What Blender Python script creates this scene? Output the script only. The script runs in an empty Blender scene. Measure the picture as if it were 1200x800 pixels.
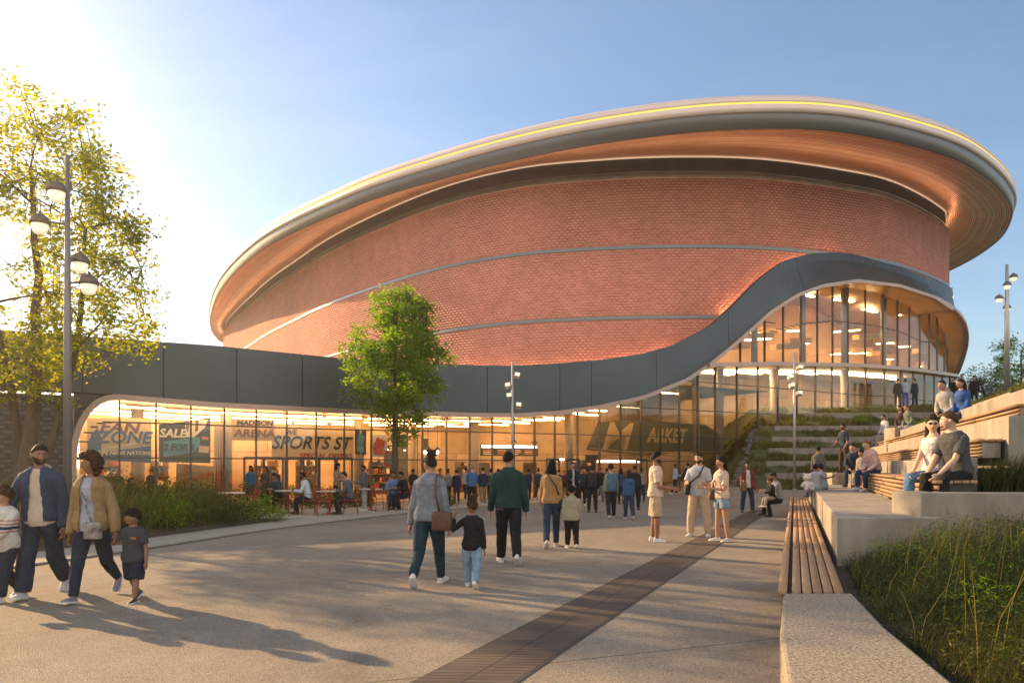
import bpy, math, random
import numpy as np
from mathutils import Vector, Matrix, noise as mnoise
random.seed(7); RNG = np.random.default_rng(11)
D = bpy.data; SC = bpy.context.scene; COL = SC.collection
F = 850.0; EYE = 1.55; HY = 545.0
def R(a): return math.radians(a)
def lerp(a, b, t): return a + (b - a) * t
def sstep(a, b, x):
    t = min(1.0, max(0.0, (x - a) / (b - a))); return t * t * (3 - 2 * t)
def gp(px, py, z=0.0):                      # a pixel of the photo -> the point at height z
    Y = F * (z - EYE) / (HY - py); return Vector(((px - 600) / F * Y, Y, z))
def at(px, Y, z=0.0): return Vector(((px - 600) / F * Y, Y, z))
def zat(py, Y): return EYE + (HY - py) * Y / F
# ------------------------------------------------------------------ mesh builder
class MB:
    def __init__(s): s.v = []; s.f = []; s.m = []; s.uv = {}
    def add(s, verts, faces, mi=0):
        o = len(s.v); s.v.extend([tuple(p) for p in verts])
        for f in faces: s.f.append(tuple(i + o for i in f)); s.m.append(mi)
        return o
    def box(s, c, d, rz=0.0, mi=0, M=None):
        x, y, z = d[0] / 2, d[1] / 2, d[2] / 2
        vs = [Vector((i * x, j * y, k * z)) for i in (-1, 1) for j in (-1, 1) for k in (-1, 1)]
        m = M if M else Matrix.Rotation(rz, 3, 'Z')
        vs = [m @ p + Vector(c) for p in vs]
        s.add(vs, [(0, 1, 3, 2), (4, 6, 7, 5), (0, 4, 5, 1), (2, 3, 7, 6), (0, 2, 6, 4), (1, 5, 7, 3)], mi)
    def prism(s, poly, z0, z1, mi=0, bottom=True):
        n = len(poly); a = sum(poly[i][0] * poly[(i + 1) % n][1] - poly[(i + 1) % n][0] * poly[i][1] for i in range(n))
        if a < 0: poly = poly[::-1]
        z0f = z0 if callable(z0) else (lambda x, y: z0); z1f = z1 if callable(z1) else (lambda x, y: z1)
        vs = [(p[0], p[1], z0f(p[0], p[1])) for p in poly] + [(p[0], p[1], z1f(p[0], p[1])) for p in poly]
        fs = [tuple(range(n, 2 * n))] + ([tuple(range(n - 1, -1, -1))] if bottom else [])
        fs += [(i, (i + 1) % n, n + (i + 1) % n, n + i) for i in range(n)]
        s.add(vs, fs, mi)
    def tube(s, pts, rad, seg=8, mi=0, sx=1.0, cap=True, ref=None):
        pts = [Vector(p) for p in pts]; n = len(pts)
        if not hasattr(rad, '__len__'): rad = [rad] * n
        vs = []; prev = ref
        for i in range(n):
            d = (pts[min(i + 1, n - 1)] - pts[max(i - 1, 0)])
            if d.length < 1e-9: d = Vector((0, 0, 1))
            d.normalize()
            u = Vector(prev) if prev is not None else (Vector((1, 0, 0)) if abs(d.x) < .9 else Vector((0, 1, 0)))
            u = u - d * u.dot(d)
            if u.length < 1e-5: u = d.orthogonal()
            u.normalize(); w = d.cross(u); prev = u
            for k in range(seg):
                a = 2 * math.pi * k / seg
                vs.append(pts[i] + (u * math.cos(a) * sx + w * math.sin(a)) * rad[i])
        fs = [(i * seg + k, i * seg + (k + 1) % seg, (i + 1) * seg + (k + 1) % seg, (i + 1) * seg + k) for i in range(n - 1) for k in range(seg)]
        if cap: fs += [tuple(range(seg - 1, -1, -1)), tuple((n - 1) * seg + k for k in range(seg))]
        s.add(vs, fs, mi)
    def loft(s, rings, mi=0, cap=True, closed=True):
        n = len(rings); k = len(rings[0]); vs = [p for r in rings for p in r]
        kk = k if closed else k - 1
        fs = [(i * k + j, i * k + (j + 1) % k, (i + 1) * k + (j + 1) % k, (i + 1) * k + j) for i in range(n - 1) for j in range(kk)]
        if cap and closed: fs += [tuple(range(k - 1, -1, -1)), tuple((n - 1) * k + j for j in range(k))]
        s.add(vs, fs, mi)
    def ball(s, c, r, seg=12, rings=8, mi=0):
        if not hasattr(r, '__len__'): r = (r, r, r)
        vs = [(c[0], c[1], c[2] - r[2])]
        for i in range(1, rings):
            t = -math.pi / 2 + math.pi * i / rings
            for k in range(seg):
                a = 2 * math.pi * k / seg
                vs.append((c[0] + r[0] * math.cos(t) * math.cos(a), c[1] + r[1] * math.cos(t) * math.sin(a), c[2] + r[2] * math.sin(t)))
        vs.append((c[0], c[1], c[2] + r[2])); N = len(vs) - 1
        fs = [(0, 1 + (k + 1) % seg, 1 + k) for k in range(seg)]
        for i in range(rings - 2):
            for k in range(seg):
                a = 1 + i * seg; fs.append((a + k, a + (k + 1) % seg, a + seg + (k + 1) % seg, a + seg + k))
        a = 1 + (rings - 2) * seg
        fs += [(a + k, a + (k + 1) % seg, N) for k in range(seg)]
        s.add(vs, fs, mi)
    def lathe(s, c, prof, seg=16, mi=0):
        rings = [[(c[0] + r * math.cos(2 * math.pi * k / seg), c[1] + r * math.sin(2 * math.pi * k / seg), c[2] + z) for k in range(seg)] for r, z in prof]
        s.loft(rings, mi)
    def build(s, name, mats, parent=None, smooth=False, loc=None):
        me = D.meshes.new(name)
        V = s.v
        if loc is not None: V = [(p[0] - loc[0], p[1] - loc[1], p[2] - loc[2]) for p in V]
        me.from_pydata(V, [], s.f)
        if not isinstance(mats, (list, tuple)): mats = [mats]
        for m in mats: me.materials.append(m)
        if len(mats) > 1: me.polygons.foreach_set('material_index', s.m)
        if smooth: me.polygons.foreach_set('use_smooth', [True] * len(s.f))
        me.update()
        return link(name, me, parent, loc)
def link(name, me, parent=None, loc=None):
    o = D.objects.new(name, me); COL.objects.link(o)
    if parent is not None: o.parent = parent
    if loc is not None: o.location = loc
    return o
def npmesh(name, V, Fq, mats, parent=None, smooth=False, mi=None, attr=None, loc=None):   # numpy quads / tris
    me = D.meshes.new(name); V = np.asarray(V, np.float32); Fq = np.asarray(Fq, np.int32)
    k = Fq.shape[1]
    me.vertices.add(len(V)); me.vertices.foreach_set('co', V.ravel())
    me.loops.add(Fq.size); me.loops.foreach_set('vertex_index', Fq.ravel())
    me.polygons.add(len(Fq)); me.polygons.foreach_set('loop_start', np.arange(0, Fq.size, k, dtype=np.int32))
    if not isinstance(mats, (list, tuple)): mats = [mats]
    for m in mats: me.materials.append(m)
    if mi is not None: me.polygons.foreach_set('material_index', np.asarray(mi, np.int32))
    me.update(calc_edges=True)
    if smooth: me.polygons.foreach_set('use_smooth', np.ones(len(Fq), bool))
    if attr is not None:
        a = me.attributes.new('vary', 'FLOAT', 'POINT'); a.data.foreach_set('value', np.asarray(attr, np.float32))
    return link(name, me, parent, loc)
def empty(name, loc=(0, 0, 0), rz=0.0):
    o = D.objects.new(name, None); COL.objects.link(o); o.location = loc; o.rotation_euler = (0, 0, rz); o.empty_display_size = .3; return o
def tag(o, label=None, cat=None, group=None, kind=None):
    if label: o['label'] = label
    if cat: o['category'] = cat
    if group: o['group'] = group
    if kind: o['kind'] = kind
    return o
def copy_tree(o, parent=None):
    c = o.copy(); COL.objects.link(c)
    if parent is not None: c.parent = parent
    for ch in list(o.children): copy_tree(ch, c)
    return c
def text_mesh(name, body, size, m, parent, M, shear=0.0, bold=0.0, align='CENTER', sx=1.0, depth=.01):
    cu = D.curves.new(name, 'FONT'); cu.body = body; cu.size = size; cu.shear = shear; cu.offset = bold
    cu.align_x = align; cu.align_y = 'CENTER'; cu.extrude = depth; cu.resolution_u = 3
    t = D.objects.new(name, cu); COL.objects.link(t)
    dg = bpy.context.evaluated_depsgraph_get(); me = D.meshes.new_from_object(t.evaluated_get(dg))
    D.objects.remove(t); D.curves.remove(cu); me.materials.clear(); me.materials.append(m)
    me.transform(Matrix.Diagonal((sx, 1, 1, 1))); me.transform(M)
    return link(name, me, parent)
# ------------------------------------------------------------------ materials
def lin(c):                                  # sRGB 0..255 -> linear
    return tuple((x / 255 / 12.92) if x / 255 <= .04045 else ((x / 255 + .055) / 1.055) ** 2.4 for x in c)
class NT:
    def __init__(s, m): s.m = m; s.t = m.node_tree; s.n = s.t.nodes; s.l = s.t.links
    def new(s, t, **k):
        n = s.n.new(t)
        for a, b in k.items():
            if a.startswith('_'): setattr(n, a[1:], b)
            else:
                i = n.inputs[a.replace('__', ' ')] if not a[0].isdigit() else n.inputs[int(a)]
                if hasattr(b, 'is_linked') or isinstance(b, bpy.types.NodeSocket): s.l.new(b, i)
                else: i.default_value = b
        return n
    def con(s, a, b): s.l.new(a, b)
def c4(c): return tuple(c) + (1.0,) if len(c) == 3 else tuple(c)
MATS = {}
def mat(name, col, rough=.7, metal=0.0, var=.12, scale=6.0, bump=0.0, bscale=40.0, col2=None, stretch=(1, 1, 1), spec=.5, coords='Object', sheen=0.0, detail=4.0, fold=0.0):
    if name in MATS: return MATS[name]
    m = D.materials.new(name); m.use_nodes = True; t = NT(m); b = t.n['Principled BSDF']
    b.inputs['Roughness'].default_value = rough; b.inputs['Metallic'].default_value = metal
    b.inputs['Specular IOR Level'].default_value = spec
    if sheen: b.inputs['Sheen Weight'].default_value = sheen
    tc = t.new('ShaderNodeTexCoord'); mp = t.new('ShaderNodeMapping', Vector=tc.outputs[coords], Scale=stretch)
    c2 = col2 if col2 else tuple(x * (1 - var) for x in col); c1 = col if col2 else tuple(min(1, x * (1 + var)) for x in col)
    nz = t.new('ShaderNodeTexNoise', Vector=mp.outputs[0], Scale=scale, Detail=detail, Roughness=.6)
    rp = t.new('ShaderNodeMapRange', Value=nz.outputs[0], **{'From__Min': .3, 'From__Max': .7})
    mx = t.new('ShaderNodeMix', _data_type='RGBA'); t.con(rp.outputs[0], mx.inputs[0]); mx.inputs[6].default_value = c4(c1); mx.inputs[7].default_value = c4(c2)
    t.con(mx.outputs[2], b.inputs['Base Color'])
    if fold:
        nf = t.new('ShaderNodeTexNoise', Vector=mp.outputs[0], Scale=11.0, Detail=2.0, Distortion=1.6)
        bf = t.new('ShaderNodeBump', Strength=fold, Distance=.05, Height=nf.outputs[0]); t.con(bf.outputs[0], b.inputs['Normal'])
    if bump:
        n2 = t.new('ShaderNodeTexNoise', Vector=mp.outputs[0], Scale=bscale, Detail=3.0)
        bp = t.new('ShaderNodeBump', Strength=bump, Distance=.02, Height=n2.outputs[0]); t.con(bp.outputs[0], b.inputs['Normal'])
        if fold: t.con(bf.outputs[0], bp.inputs['Normal'])
    MATS[name] = m; return m
def emat(name, col, strength):
    m = D.materials.new(name); m.use_nodes = True; t = NT(m); b = t.n['Principled BSDF']
    b.inputs['Base Color'].default_value = c4(tuple(x * .6 for x in col)); b.inputs['Emission Color'].default_value = c4(col); b.inputs['Emission Strength'].default_value = strength
    MATS[name] = m; return m
def glass(name, tint=(.93, .9, .84), base=.06, rough=.015, refl=(1, 1, 1)):
    m = D.materials.new(name); m.use_nodes = True; t = NT(m); t.n.remove(t.n['Principled BSDF']); out = t.n['Material Output']
    tr = t.new('ShaderNodeBsdfTransparent', Color=c4(tint)); gl = t.new('ShaderNodeBsdfGlossy', Color=c4(refl), Roughness=rough)
    fr = t.new('ShaderNodeFresnel', IOR=1.5); ad = t.new('ShaderNodeMath', _operation='ADD', _use_clamp=True); t.con(fr.outputs[0], ad.inputs[0]); ad.inputs[1].default_value = base
    mx = t.new('ShaderNodeMixShader'); t.con(ad.outputs[0], mx.inputs[0]); t.con(tr.outputs[0], mx.inputs[1]); t.con(gl.outputs[0], mx.inputs[2]); t.con(mx.outputs[0], out.inputs[0])
    MATS[name] = m; return m
def leafmat(name, ca, cb, cc, trans=.45, tcol=None, rough=.5):
    m = D.materials.new(name); m.use_nodes = True; t = NT(m); t.n.remove(t.n['Principled BSDF']); out = t.n['Material Output']
    at_ = t.new('ShaderNodeAttribute', _attribute_name='vary'); rp = t.new('ShaderNodeValToRGB', Fac=at_.outputs['Fac'])
    e = rp.color_ramp.elements; e[0].color = c4(ca); e[0].position = 0; e[1].color = c4(cc); e[1].position = 1; k = e.new(.5); k.color = c4(cb)
    df = t.new('ShaderNodeBsdfPrincipled', Roughness=rough); t.con(rp.outputs[0], df.inputs['Base Color']); df.inputs['Specular IOR Level'].default_value = .25
    tl = t.new('ShaderNodeBsdfTranslucent'); mu = t.new('ShaderNodeMix', _data_type='RGBA', _blend_type='MULTIPLY'); mu.inputs[0].default_value = 1.0
    t.con(rp.outputs[0], mu.inputs[6]); mu.inputs[7].default_value = c4(tcol or (2.2, 1.9, .6)); t.con(mu.outputs[2], tl.inputs[0])
    mx = t.new('ShaderNodeMixShader', Fac=trans); t.con(df.outputs[0], mx.inputs[1]); t.con(tl.outputs[0], mx.inputs[2]); t.con(mx.outputs[0], out.inputs[0])
    MATS[name] = m; return m
# ------------------------------------------------------------------ camera, sky, sun
SUN_AZ, SUN_EL = 55.0, 20.0                 # degrees to the left of the view axis, degrees up
cam = D.cameras.new('camera'); co = D.objects.new('camera', cam); COL.objects.link(co); SC.camera = co
co.location = (0, 0, EYE); co.rotation_euler = (R(90), 0, 0)
cam.lens = 36 * F / 1200; cam.sensor_width = 36; cam.shift_y = 145 / 1200; cam.clip_end = 5000; cam.clip_start = .05
w = D.worlds.new('World'); SC.world = w; w.use_nodes = True; wt = w.node_tree; bg = wt.nodes['Background']
sky = wt.nodes.new('ShaderNodeTexSky'); sky.sky_type = 'NISHITA'; sky.sun_disc = False
sky.sun_elevation = R(SUN_EL); sky.sun_rotation = R(-SUN_AZ)
sky.air_density = 1.0; sky.dust_density = .6; sky.ozone_density = 1.6; sky.altitude = 100
hs = wt.nodes.new("ShaderNodeHueSaturation"); hs.inputs["Saturation"].default_value = 1.0; wt.links.new(sky.outputs[0], hs.inputs["Color"])
class WN:
    node_tree = wt
wn = NT(WN)                                  # soft cirrus ahead, plus an unseen bright cloud bank added behind the camera as front fill
tcw = wn.new('ShaderNodeTexCoord'); sx_ = wn.new('ShaderNodeSeparateXYZ', Vector=tcw.outputs['Generated'])
dv = wn.new('ShaderNodeMath', _operation='MAXIMUM'); wn.con(sx_.outputs[2], dv.inputs[0]); dv.inputs[1].default_value = .04
ux = wn.new('ShaderNodeMath', _operation='DIVIDE'); wn.con(sx_.outputs[0], ux.inputs[0]); wn.con(dv.outputs[0], ux.inputs[1])
uy = wn.new('ShaderNodeMath', _operation='DIVIDE'); wn.con(sx_.outputs[1], uy.inputs[0]); wn.con(dv.outputs[0], uy.inputs[1])
pl = wn.new('ShaderNodeCombineXYZ', X=ux.outputs[0], Y=uy.outputs[0])
mpw = wn.new('ShaderNodeMapping', Vector=pl.outputs[0], Scale=(.55, 1.5, 1), Rotation=(0, 0, R(24)))
ci = wn.new('ShaderNodeTexNoise', Vector=mpw.outputs[0], Scale=1.1, Detail=8.0, Roughness=.62, Distortion=.5)
cm = wn.new('ShaderNodeMapRange', Value=ci.outputs[0], **{'From__Min': .44, 'From__Max': .78, 'To__Min': 0.0, 'To__Max': .22})
wl = wn.new('ShaderNodeMapRange', Value=sx_.outputs[0], **{'From__Min': -.85, 'From__Max': .1, 'To__Min': 1.0, 'To__Max': .25}); cmm = wn.new('ShaderNodeMath', _operation='MULTIPLY'); wn.con(cm.outputs[0], cmm.inputs[0]); wn.con(wl.outputs[0], cmm.inputs[1])
m1 = wn.new('ShaderNodeMix', _data_type='RGBA'); wn.con(cmm.outputs[0], m1.inputs[0]); wn.con(hs.outputs[0], m1.inputs[6]); m1.inputs[7].default_value = (6.4, 6.0, 5.8, 1)
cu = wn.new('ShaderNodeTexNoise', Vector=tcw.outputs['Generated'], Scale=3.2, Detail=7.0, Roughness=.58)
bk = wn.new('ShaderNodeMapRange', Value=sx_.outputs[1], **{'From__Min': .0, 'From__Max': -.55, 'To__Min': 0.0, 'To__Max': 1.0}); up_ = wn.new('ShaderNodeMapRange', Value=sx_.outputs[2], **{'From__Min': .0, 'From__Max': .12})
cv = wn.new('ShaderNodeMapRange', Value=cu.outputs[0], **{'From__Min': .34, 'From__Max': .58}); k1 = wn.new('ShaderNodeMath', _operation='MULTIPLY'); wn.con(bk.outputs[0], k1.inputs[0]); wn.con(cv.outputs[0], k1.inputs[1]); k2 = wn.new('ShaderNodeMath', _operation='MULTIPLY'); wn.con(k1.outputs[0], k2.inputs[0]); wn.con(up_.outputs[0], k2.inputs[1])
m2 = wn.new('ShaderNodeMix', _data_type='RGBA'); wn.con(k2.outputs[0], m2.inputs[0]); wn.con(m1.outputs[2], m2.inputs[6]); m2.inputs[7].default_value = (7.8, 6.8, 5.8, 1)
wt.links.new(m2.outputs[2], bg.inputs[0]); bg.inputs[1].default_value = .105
sd = Vector((-math.sin(R(SUN_AZ)) * math.cos(R(SUN_EL)), math.cos(R(SUN_AZ)) * math.cos(R(SUN_EL)), math.sin(R(SUN_EL))))
sl = D.lights.new('sun', 'SUN'); sl.energy = 5.0; sl.angle = R(.6); sl.color = (1, .63, .30)
so = D.objects.new('sun', sl); COL.objects.link(so); so.rotation_euler = sd.to_track_quat('Z', 'Y').to_euler(); so.location = (-40, 30, 30)
SC.view_settings.view_transform = 'Standard'; SC.view_settings.look = 'None'; SC.view_settings.exposure = 1.05; SC.view_settings.gamma = 1
SC.cycles.use_denoising = True; SC.cycles.max_bounces = 8; SC.cycles.transparent_max_bounces = 16; SC.cycles.glossy_bounces = 3; SC.cycles.diffuse_bounces = 3
SC.cycles.sample_clamp_indirect = 6; SC.cycles.caustics_reflective = False; SC.cycles.caustics_refractive = False

def haze():
    mb = MB(); mb.box((0, 145, 13.2), (560, 430, 28.6)); m = D.materials.new('haze_air'); m.use_nodes = True; t = NT(m); t.n.remove(t.n['Principled BSDF'])
    v = t.new('ShaderNodeVolumePrincipled', Color=(1, .93, .82, 1), Density=.0011, Anisotropy=.8); t.con(v.outputs[0], t.n['Material Output'].inputs['Volume']); tag(mb.build('haze', m), 'thin warm evening haze in the air', kind='stuff')
HAZE = True
if HAZE: haze()
# ================================================================== ARENA
def spline(pts, step=.5, closed=False):
    P = [Vector((p[0], p[1], 0)) for p in pts]; n = len(P); out = []
    for i in range(n if closed else n - 1):
        if closed: a, b, c, d = P[(i - 1) % n], P[i], P[(i + 1) % n], P[(i + 2) % n]
        else: a, b, c, d = P[max(i - 1, 0)], P[i], P[i + 1], P[min(i + 2, n - 1)]
        k = max(2, int((c - b).length / step * 2))
        for j in range(k):
            t = j / k; t2 = t * t; t3 = t2 * t
            out.append(.5 * ((2 * b) + (c - a) * t + (2 * a - 5 * b + 4 * c - d) * t2 + (3 * b - a - 3 * c + d) * t3))
    out.append(P[0].copy() if closed else P[-1].copy())
    A = np.array([(p.x, p.y) for p in out]); L = np.r_[0, np.cumsum(np.hypot(*np.diff(A, axis=0).T))]
    m = int(L[-1] / step) + 1; s = np.linspace(0, L[-1], m)
    B = np.c_[np.interp(s, L, A[:, 0]), np.interp(s, L, A[:, 1])]
    T = np.gradient(B, axis=0)
    if closed: T[0] = T[-1] = B[1] - B[-2]
    T /= np.hypot(T[:, 0], T[:, 1])[:, None]
    return B, np.c_[T[:, 1], -T[:, 0]], s          # outward normal (right of travel: curves run left -> right seen from the plaza)
DRUM = [(-40.8, 102.6), (-28.6, 80.9), (-20.6, 68.9), (-14.2, 60.3), (-6.1, 51.8), (0, 47.75), (5.45, 46.3), (10.8, 45.8), (16.3, 46.2), (22.5, 48.05), (26.6, 50.0), (31.9, 54.2), (34.5, 57.4), (37.0, 65), (36.6, 78), (31, 94), (16, 110), (-8, 120), (-28, 120), (-40, 113)]
ROOF = [(-42.3, 102.5), (-32.9, 80.6), (-22.3, 63.5), (-12.5, 53.1), (-5.4, 47.6), (2.0, 43.2), (8.6, 40.75), (14.1, 40.0), (19.1, 40.6), (25.5, 43.2), (30.2, 46.4), (35.0, 51.0), (38.0, 55.2), (40.6, 61.0), (41.9, 69), (41.5, 82), (35.5, 98), (20, 115), (-8, 126), (-31, 126), (-43, 116)]
dB, dN, dS = spline(DRUM, .5, True); rB, rN, rS = spline(ROOF, .5, True)
CEN = np.array((-1.0, 82.0))
def by_angle(B, n=480, off=0.0, N=None):
    Q = B + (N * off if N is not None else 0)
    a = np.unwrap(np.arctan2(Q[:, 1] - CEN[1], Q[:, 0] - CEN[0])); o = np.argsort(a); a = a[o]; Q = Q[o]
    t = np.linspace(-math.pi, math.pi, n, endpoint=False) + .001
    return np.c_[np.interp(t, a, Q[:, 0], period=2 * math.pi), np.interp(t, a, Q[:, 1], period=2 * math.pi)]
arena = empty('arena', (8, 46, 0))
tag(arena, 'round brick arena with wide copper soffit roof and curved glass front behind the plaza', 'arena')
IM = Matrix.Translation((-8, -46, 0))
def part(mb_or_obj, name=None, mats=None, parent=None, smooth=False):
    o = mb_or_obj.build(name, mats, None, smooth) if isinstance(mb_or_obj, MB) else mb_or_obj
    o.parent = parent or arena
    if parent is None or parent is arena: o.location = (-8, -46, 0)
    return o
M_band = mat('slate_metal_panel', (.085, .105, .115), .42, .35, .12, .35, bump=.35, bscale=.8)
M_frame = mat('rose_bronze_trim', (.46, .33, .27), .38, .55, .06, 2)
M_mull = mat('dark_bronze_mullion', (.10, .085, .07), .4, .5, .05, 3)
M_copper = mat('brushed_copper_soffit', (.92, .50, .27), .32, .7, .18, .5, col2=(.78, .38, .19), stretch=(1, 1, 4))
M_copper2 = mat('brushed_copper_light', (.96, .62, .38), .30, .7, .15, .5, stretch=(1, 1, 4))
M_groove = mat('soffit_groove', (.10, .05, .03), .6)
M_fasc_d = mat('dark_fascia_metal', (.19, .18, .18), .36, .4, .06, .5)
M_fasc_l = mat('pale_fascia_panel', (.90, .72, .64), .42, .15, .05, .4)
M_recess = mat('recess_dark_metal', (.07, .075, .075), .5, .3, .2, .8)
M_strip = mat('grey_channel', (.22, .24, .25), .4, .4, .05, 2)
M_gold = mat('gold_canopy_soffit', (.62, .46, .27), .4, .5, .10, .6)
M_glass = glass('facade_glass', (.95, .89, .80), .02)
M_glass_up = glass('upper_facade_glass', (.94, .90, .82), .0)
def brickmat():
    m = D.materials.new('red_brick'); m.use_nodes = True; t = NT(m); b = t.n['Principled BSDF']; b.inputs['Roughness'].default_value = .8
    uv = t.new('ShaderNodeUVMap'); bt = t.new('ShaderNodeTexBrick', Vector=uv.outputs[0], Color1=c4((.72, .272, .195)), Color2=c4((.54, .165, .118)), Mortar=c4((.46, .26, .205)), Scale=1.0)
    bt.inputs['Mortar Size'].default_value = .008; bt.inputs['Brick Width'].default_value = .336; bt.inputs['Row Height'].default_value = .0875; bt.inputs['Bias'].default_value = .0
    nz = t.new('ShaderNodeTexNoise', Vector=uv.outputs[0], Scale=.12, Detail=5.0)
    mr = t.new('ShaderNodeMapRange', Value=nz.outputs[0], **{'From__Min': .3, 'From__Max': .7, 'To__Min': .74, 'To__Max': 1.2})
    mx = t.new('ShaderNodeMix', _data_type='RGBA', _blend_type='MULTIPLY'); mx.inputs[0].default_value = 1; t.con(bt.outputs[0], mx.inputs[6]); t.con(mr.outputs[0], mx.inputs[7])
    t.con(mx.outputs[2], b.inputs['Base Color']); bp = t.new('ShaderNodeBump', Strength=.5, Distance=.02, Height=bt.outputs['Fac'], _invert=True); t.con(bp.outputs[0], b.inputs['Normal'])
    return m
M_brick = brickmat()
M_header = mat('pale_header_brick', (.82, .43, .33), .75, 0, .22, .8)
# ---- facade curve (glass front of the podium, running into the drum on the right)
FAC = [(-26, 18.6), (-20, 22.2), (-15, 25.2), (-8, 29.4), (0, 34.2), (6, 37.8), (12, 41.4), (18.6, 45.3)] + [(22.58, 47.84), (26.72, 49.84), (32.03, 54.08), (34.64, 57.34), (37.12, 65), (36.75, 77)]
fB, fN, fS = spline(FAC, .25)
fI = 600 + F * fB[:, 0] / fB[:, 1]
fX = np.maximum.accumulate(fI); ismax = int(np.argmax(fI))
fX[ismax:] = fI[ismax] + (fS[ismax:] - fS[ismax]) * .5
def s_at(x): return float(np.interp(x, fX, fS))
TOPT = [(95, 394), (250, 405), (400, 420), (550, 428), (600, 428.5), (650, 426), (700, 422), (750, 415), (790, 404), (830, 384), (860, 357), (890, 326), (920, 305), (950, 297), (980, 296), (1000, 298), (1050, 312), (1100, 331), (1112, 337)]
BOTT = [(95, 463), (140, 466), (250, 475), (400, 482), (550, 486.5), (600, 487), (650, 484), (700, 477), (750, 466), (800, 446), (826, 429), (850, 410), (880, 384), (900, 366), (930, 347), (960, 336), (1000, 330), (1050, 336), (1090, 349), (1115, 366)]
MIDT = [(826, 429), (840, 428), (900, 427), (1000, 428.5), (1060, 433), (1112, 440)]
def outf(x):
    return float(np.interp(x, [840, 880, 920, 960, 1000, 1050, 1090, 1112], [0, .15, .5, .9, 1.2, 1.5, 1.8, 1.9]))
def fpt(s, off=0.0):
    return np.array((np.interp(s, fS, fB[:, 0]) + off * np.interp(s, fS, fN[:, 0]), np.interp(s, fS, fB[:, 1]) + off * np.interp(s, fS, fN[:, 1])))
S_END = float(fS[-1]); S_SIL = float(fS[ismax])
def tabz(T, off=None):                          # heights along the facade from the photo's curves
    zz = []
    for i, s in enumerate(fS):
        x = fI[i] if i < ismax else fI[ismax]
        x = min(max(x, T[0][0]), T[-1][0])
        o = off(x) if off else 0.0
        p = fpt(s, o)
        xi = 600 + F * p[0] / p[1] if i < ismax else T[-1][0]
        xi = min(max(xi, T[0][0]), T[-1][0]); y = np.interp(xi, [a for a, b in T], [b for a, b in T])
        if fI[i] < T[0][0] and T[0][0] < 200: yy = fpt(s_at(T[0][0]))[1]
        elif i >= ismax: yy = fpt(fS[ismax], o)[1]
        else: yy = p[1]
        zz.append(zat(y, yy))
    return np.array(zz)
zT, zB, zM = tabz(TOPT), tabz(BOTT, outf), tabz(MIDT)
def ZT(s): return float(np.interp(s, fS, zT))
def ZB(s): return float(np.interp(s, fS, zB))
def ZM(s): return float(np.interp(s, fS, zM))
def OUT(s): return outf(float(np.interp(s, fS, fX)))
sL = s_at(86); sJ = s_at(828)
# rounded left end of the glass: corner curve in (s, z)
zc = ZB(s_at(140)); 
def ztop_glass(s):
    if s < sL: return 0
    w = s_at(140) - sL; u = (s - sL) / w
    if u < 1:
        h = zc - 1.7; return 1.7 + h * math.sqrt(max(0, 1 - (1 - u) ** 2.4))
    return ZB(s) if s < sJ else min(ZB(s), ZM(s))
def srange(a, b, step):
    n = max(1, int(round((b - a) / step))); return [a + (b - a) * i / n for i in range(n + 1)]
def P3(s, off, z): p = fpt(s, off); return (p[0], p[1], z)
# ---- slate panels of the wave band
seams = [fS[0], s_at(-60), s_at(30), s_at(97), s_at(191), s_at(277), s_at(354), s_at(425), s_at(490), s_at(570), s_at(655), s_at(692), s_at(768), s_at(852), s_at(932), s_at(995), s_at(1043), s_at(1080), s_at(1103), S_SIL + 2.5, S_SIL + 6, S_SIL + 10, S_END - .05]
S_C0, S_C1 = s_at(1082), S_SIL + 3.0
TIP = [(1082, 345.5), (1096, 351), (1110, 359), (1120, 368), (1127, 379), (1130, 392), (1129, 405), (1125, 420), (1120, 434), (1115, 444)]
def edge(s):                                    # (out, z) of the canopy edge; past S_C0 it curls down to the floor trim
    if s <= S_C0: return OUT(s), ZB(s)
    if s > S_C1:
        o, z = edge(S_C1); return o, z
    t = (s - S_C0) / (S_C1 - S_C0) * (len(TIP) - 1); i = min(int(t), len(TIP) - 2); t -= i
    x = lerp(TIP[i][0], TIP[i + 1][0], t); y = lerp(TIP[i][1], TIP[i + 1][1], t); k = (x - 600) / F
    p = fpt(s); n = fpt(s, 1) - p; o = (k * p[1] - p[0]) / (n[0] - k * n[1])
    return o, zat(y, p[1] + o * n[1])
def zb_edge(s): return edge(s)[1]
def out_edge(s): return edge(s)[0]
for a, b in zip(seams[:-1], seams[1:]):
    g = .016; rows = []
    for s in srange(a + g, b - g, .6):
        col = []
        for k in range(5):
            t = k / 4; o = out_edge(s) * (1 - t) ** 1.6 + .08
            col.append(P3(s, o, lerp(zb_edge(s) + .1, ZT(s), t)))
        col += [P3(s, -.25, ZT(s)), P3(s, -.25, ZT(s) - .3)]
        rows.append(col)
    mb = MB(); mb.loft(rows, cap=False, closed=False)
    e0 = [r for r in rows[0][:5]]; e1 = rows[-1][:5]
    for e, ss in ((e0, a + g), (e1, b - g)):
        inn = [P3(ss, 0.0, p[2]) for p in e]; mb.loft([e, inn], cap=False, closed=False)
    part(mb, 'cladding_panel', M_band, smooth=False)
mb = MB(); rows = [[P3(s, .02, zb_edge(s) + .05), P3(s, .02, ZT(s) - .05)] for s in srange(fS[0], S_SIL + 3, .8)]
mb.loft(rows, cap=False, closed=False); part(mb, 'panel_backing', mat('backing_black', (.02, .02, .022), .8))
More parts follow.
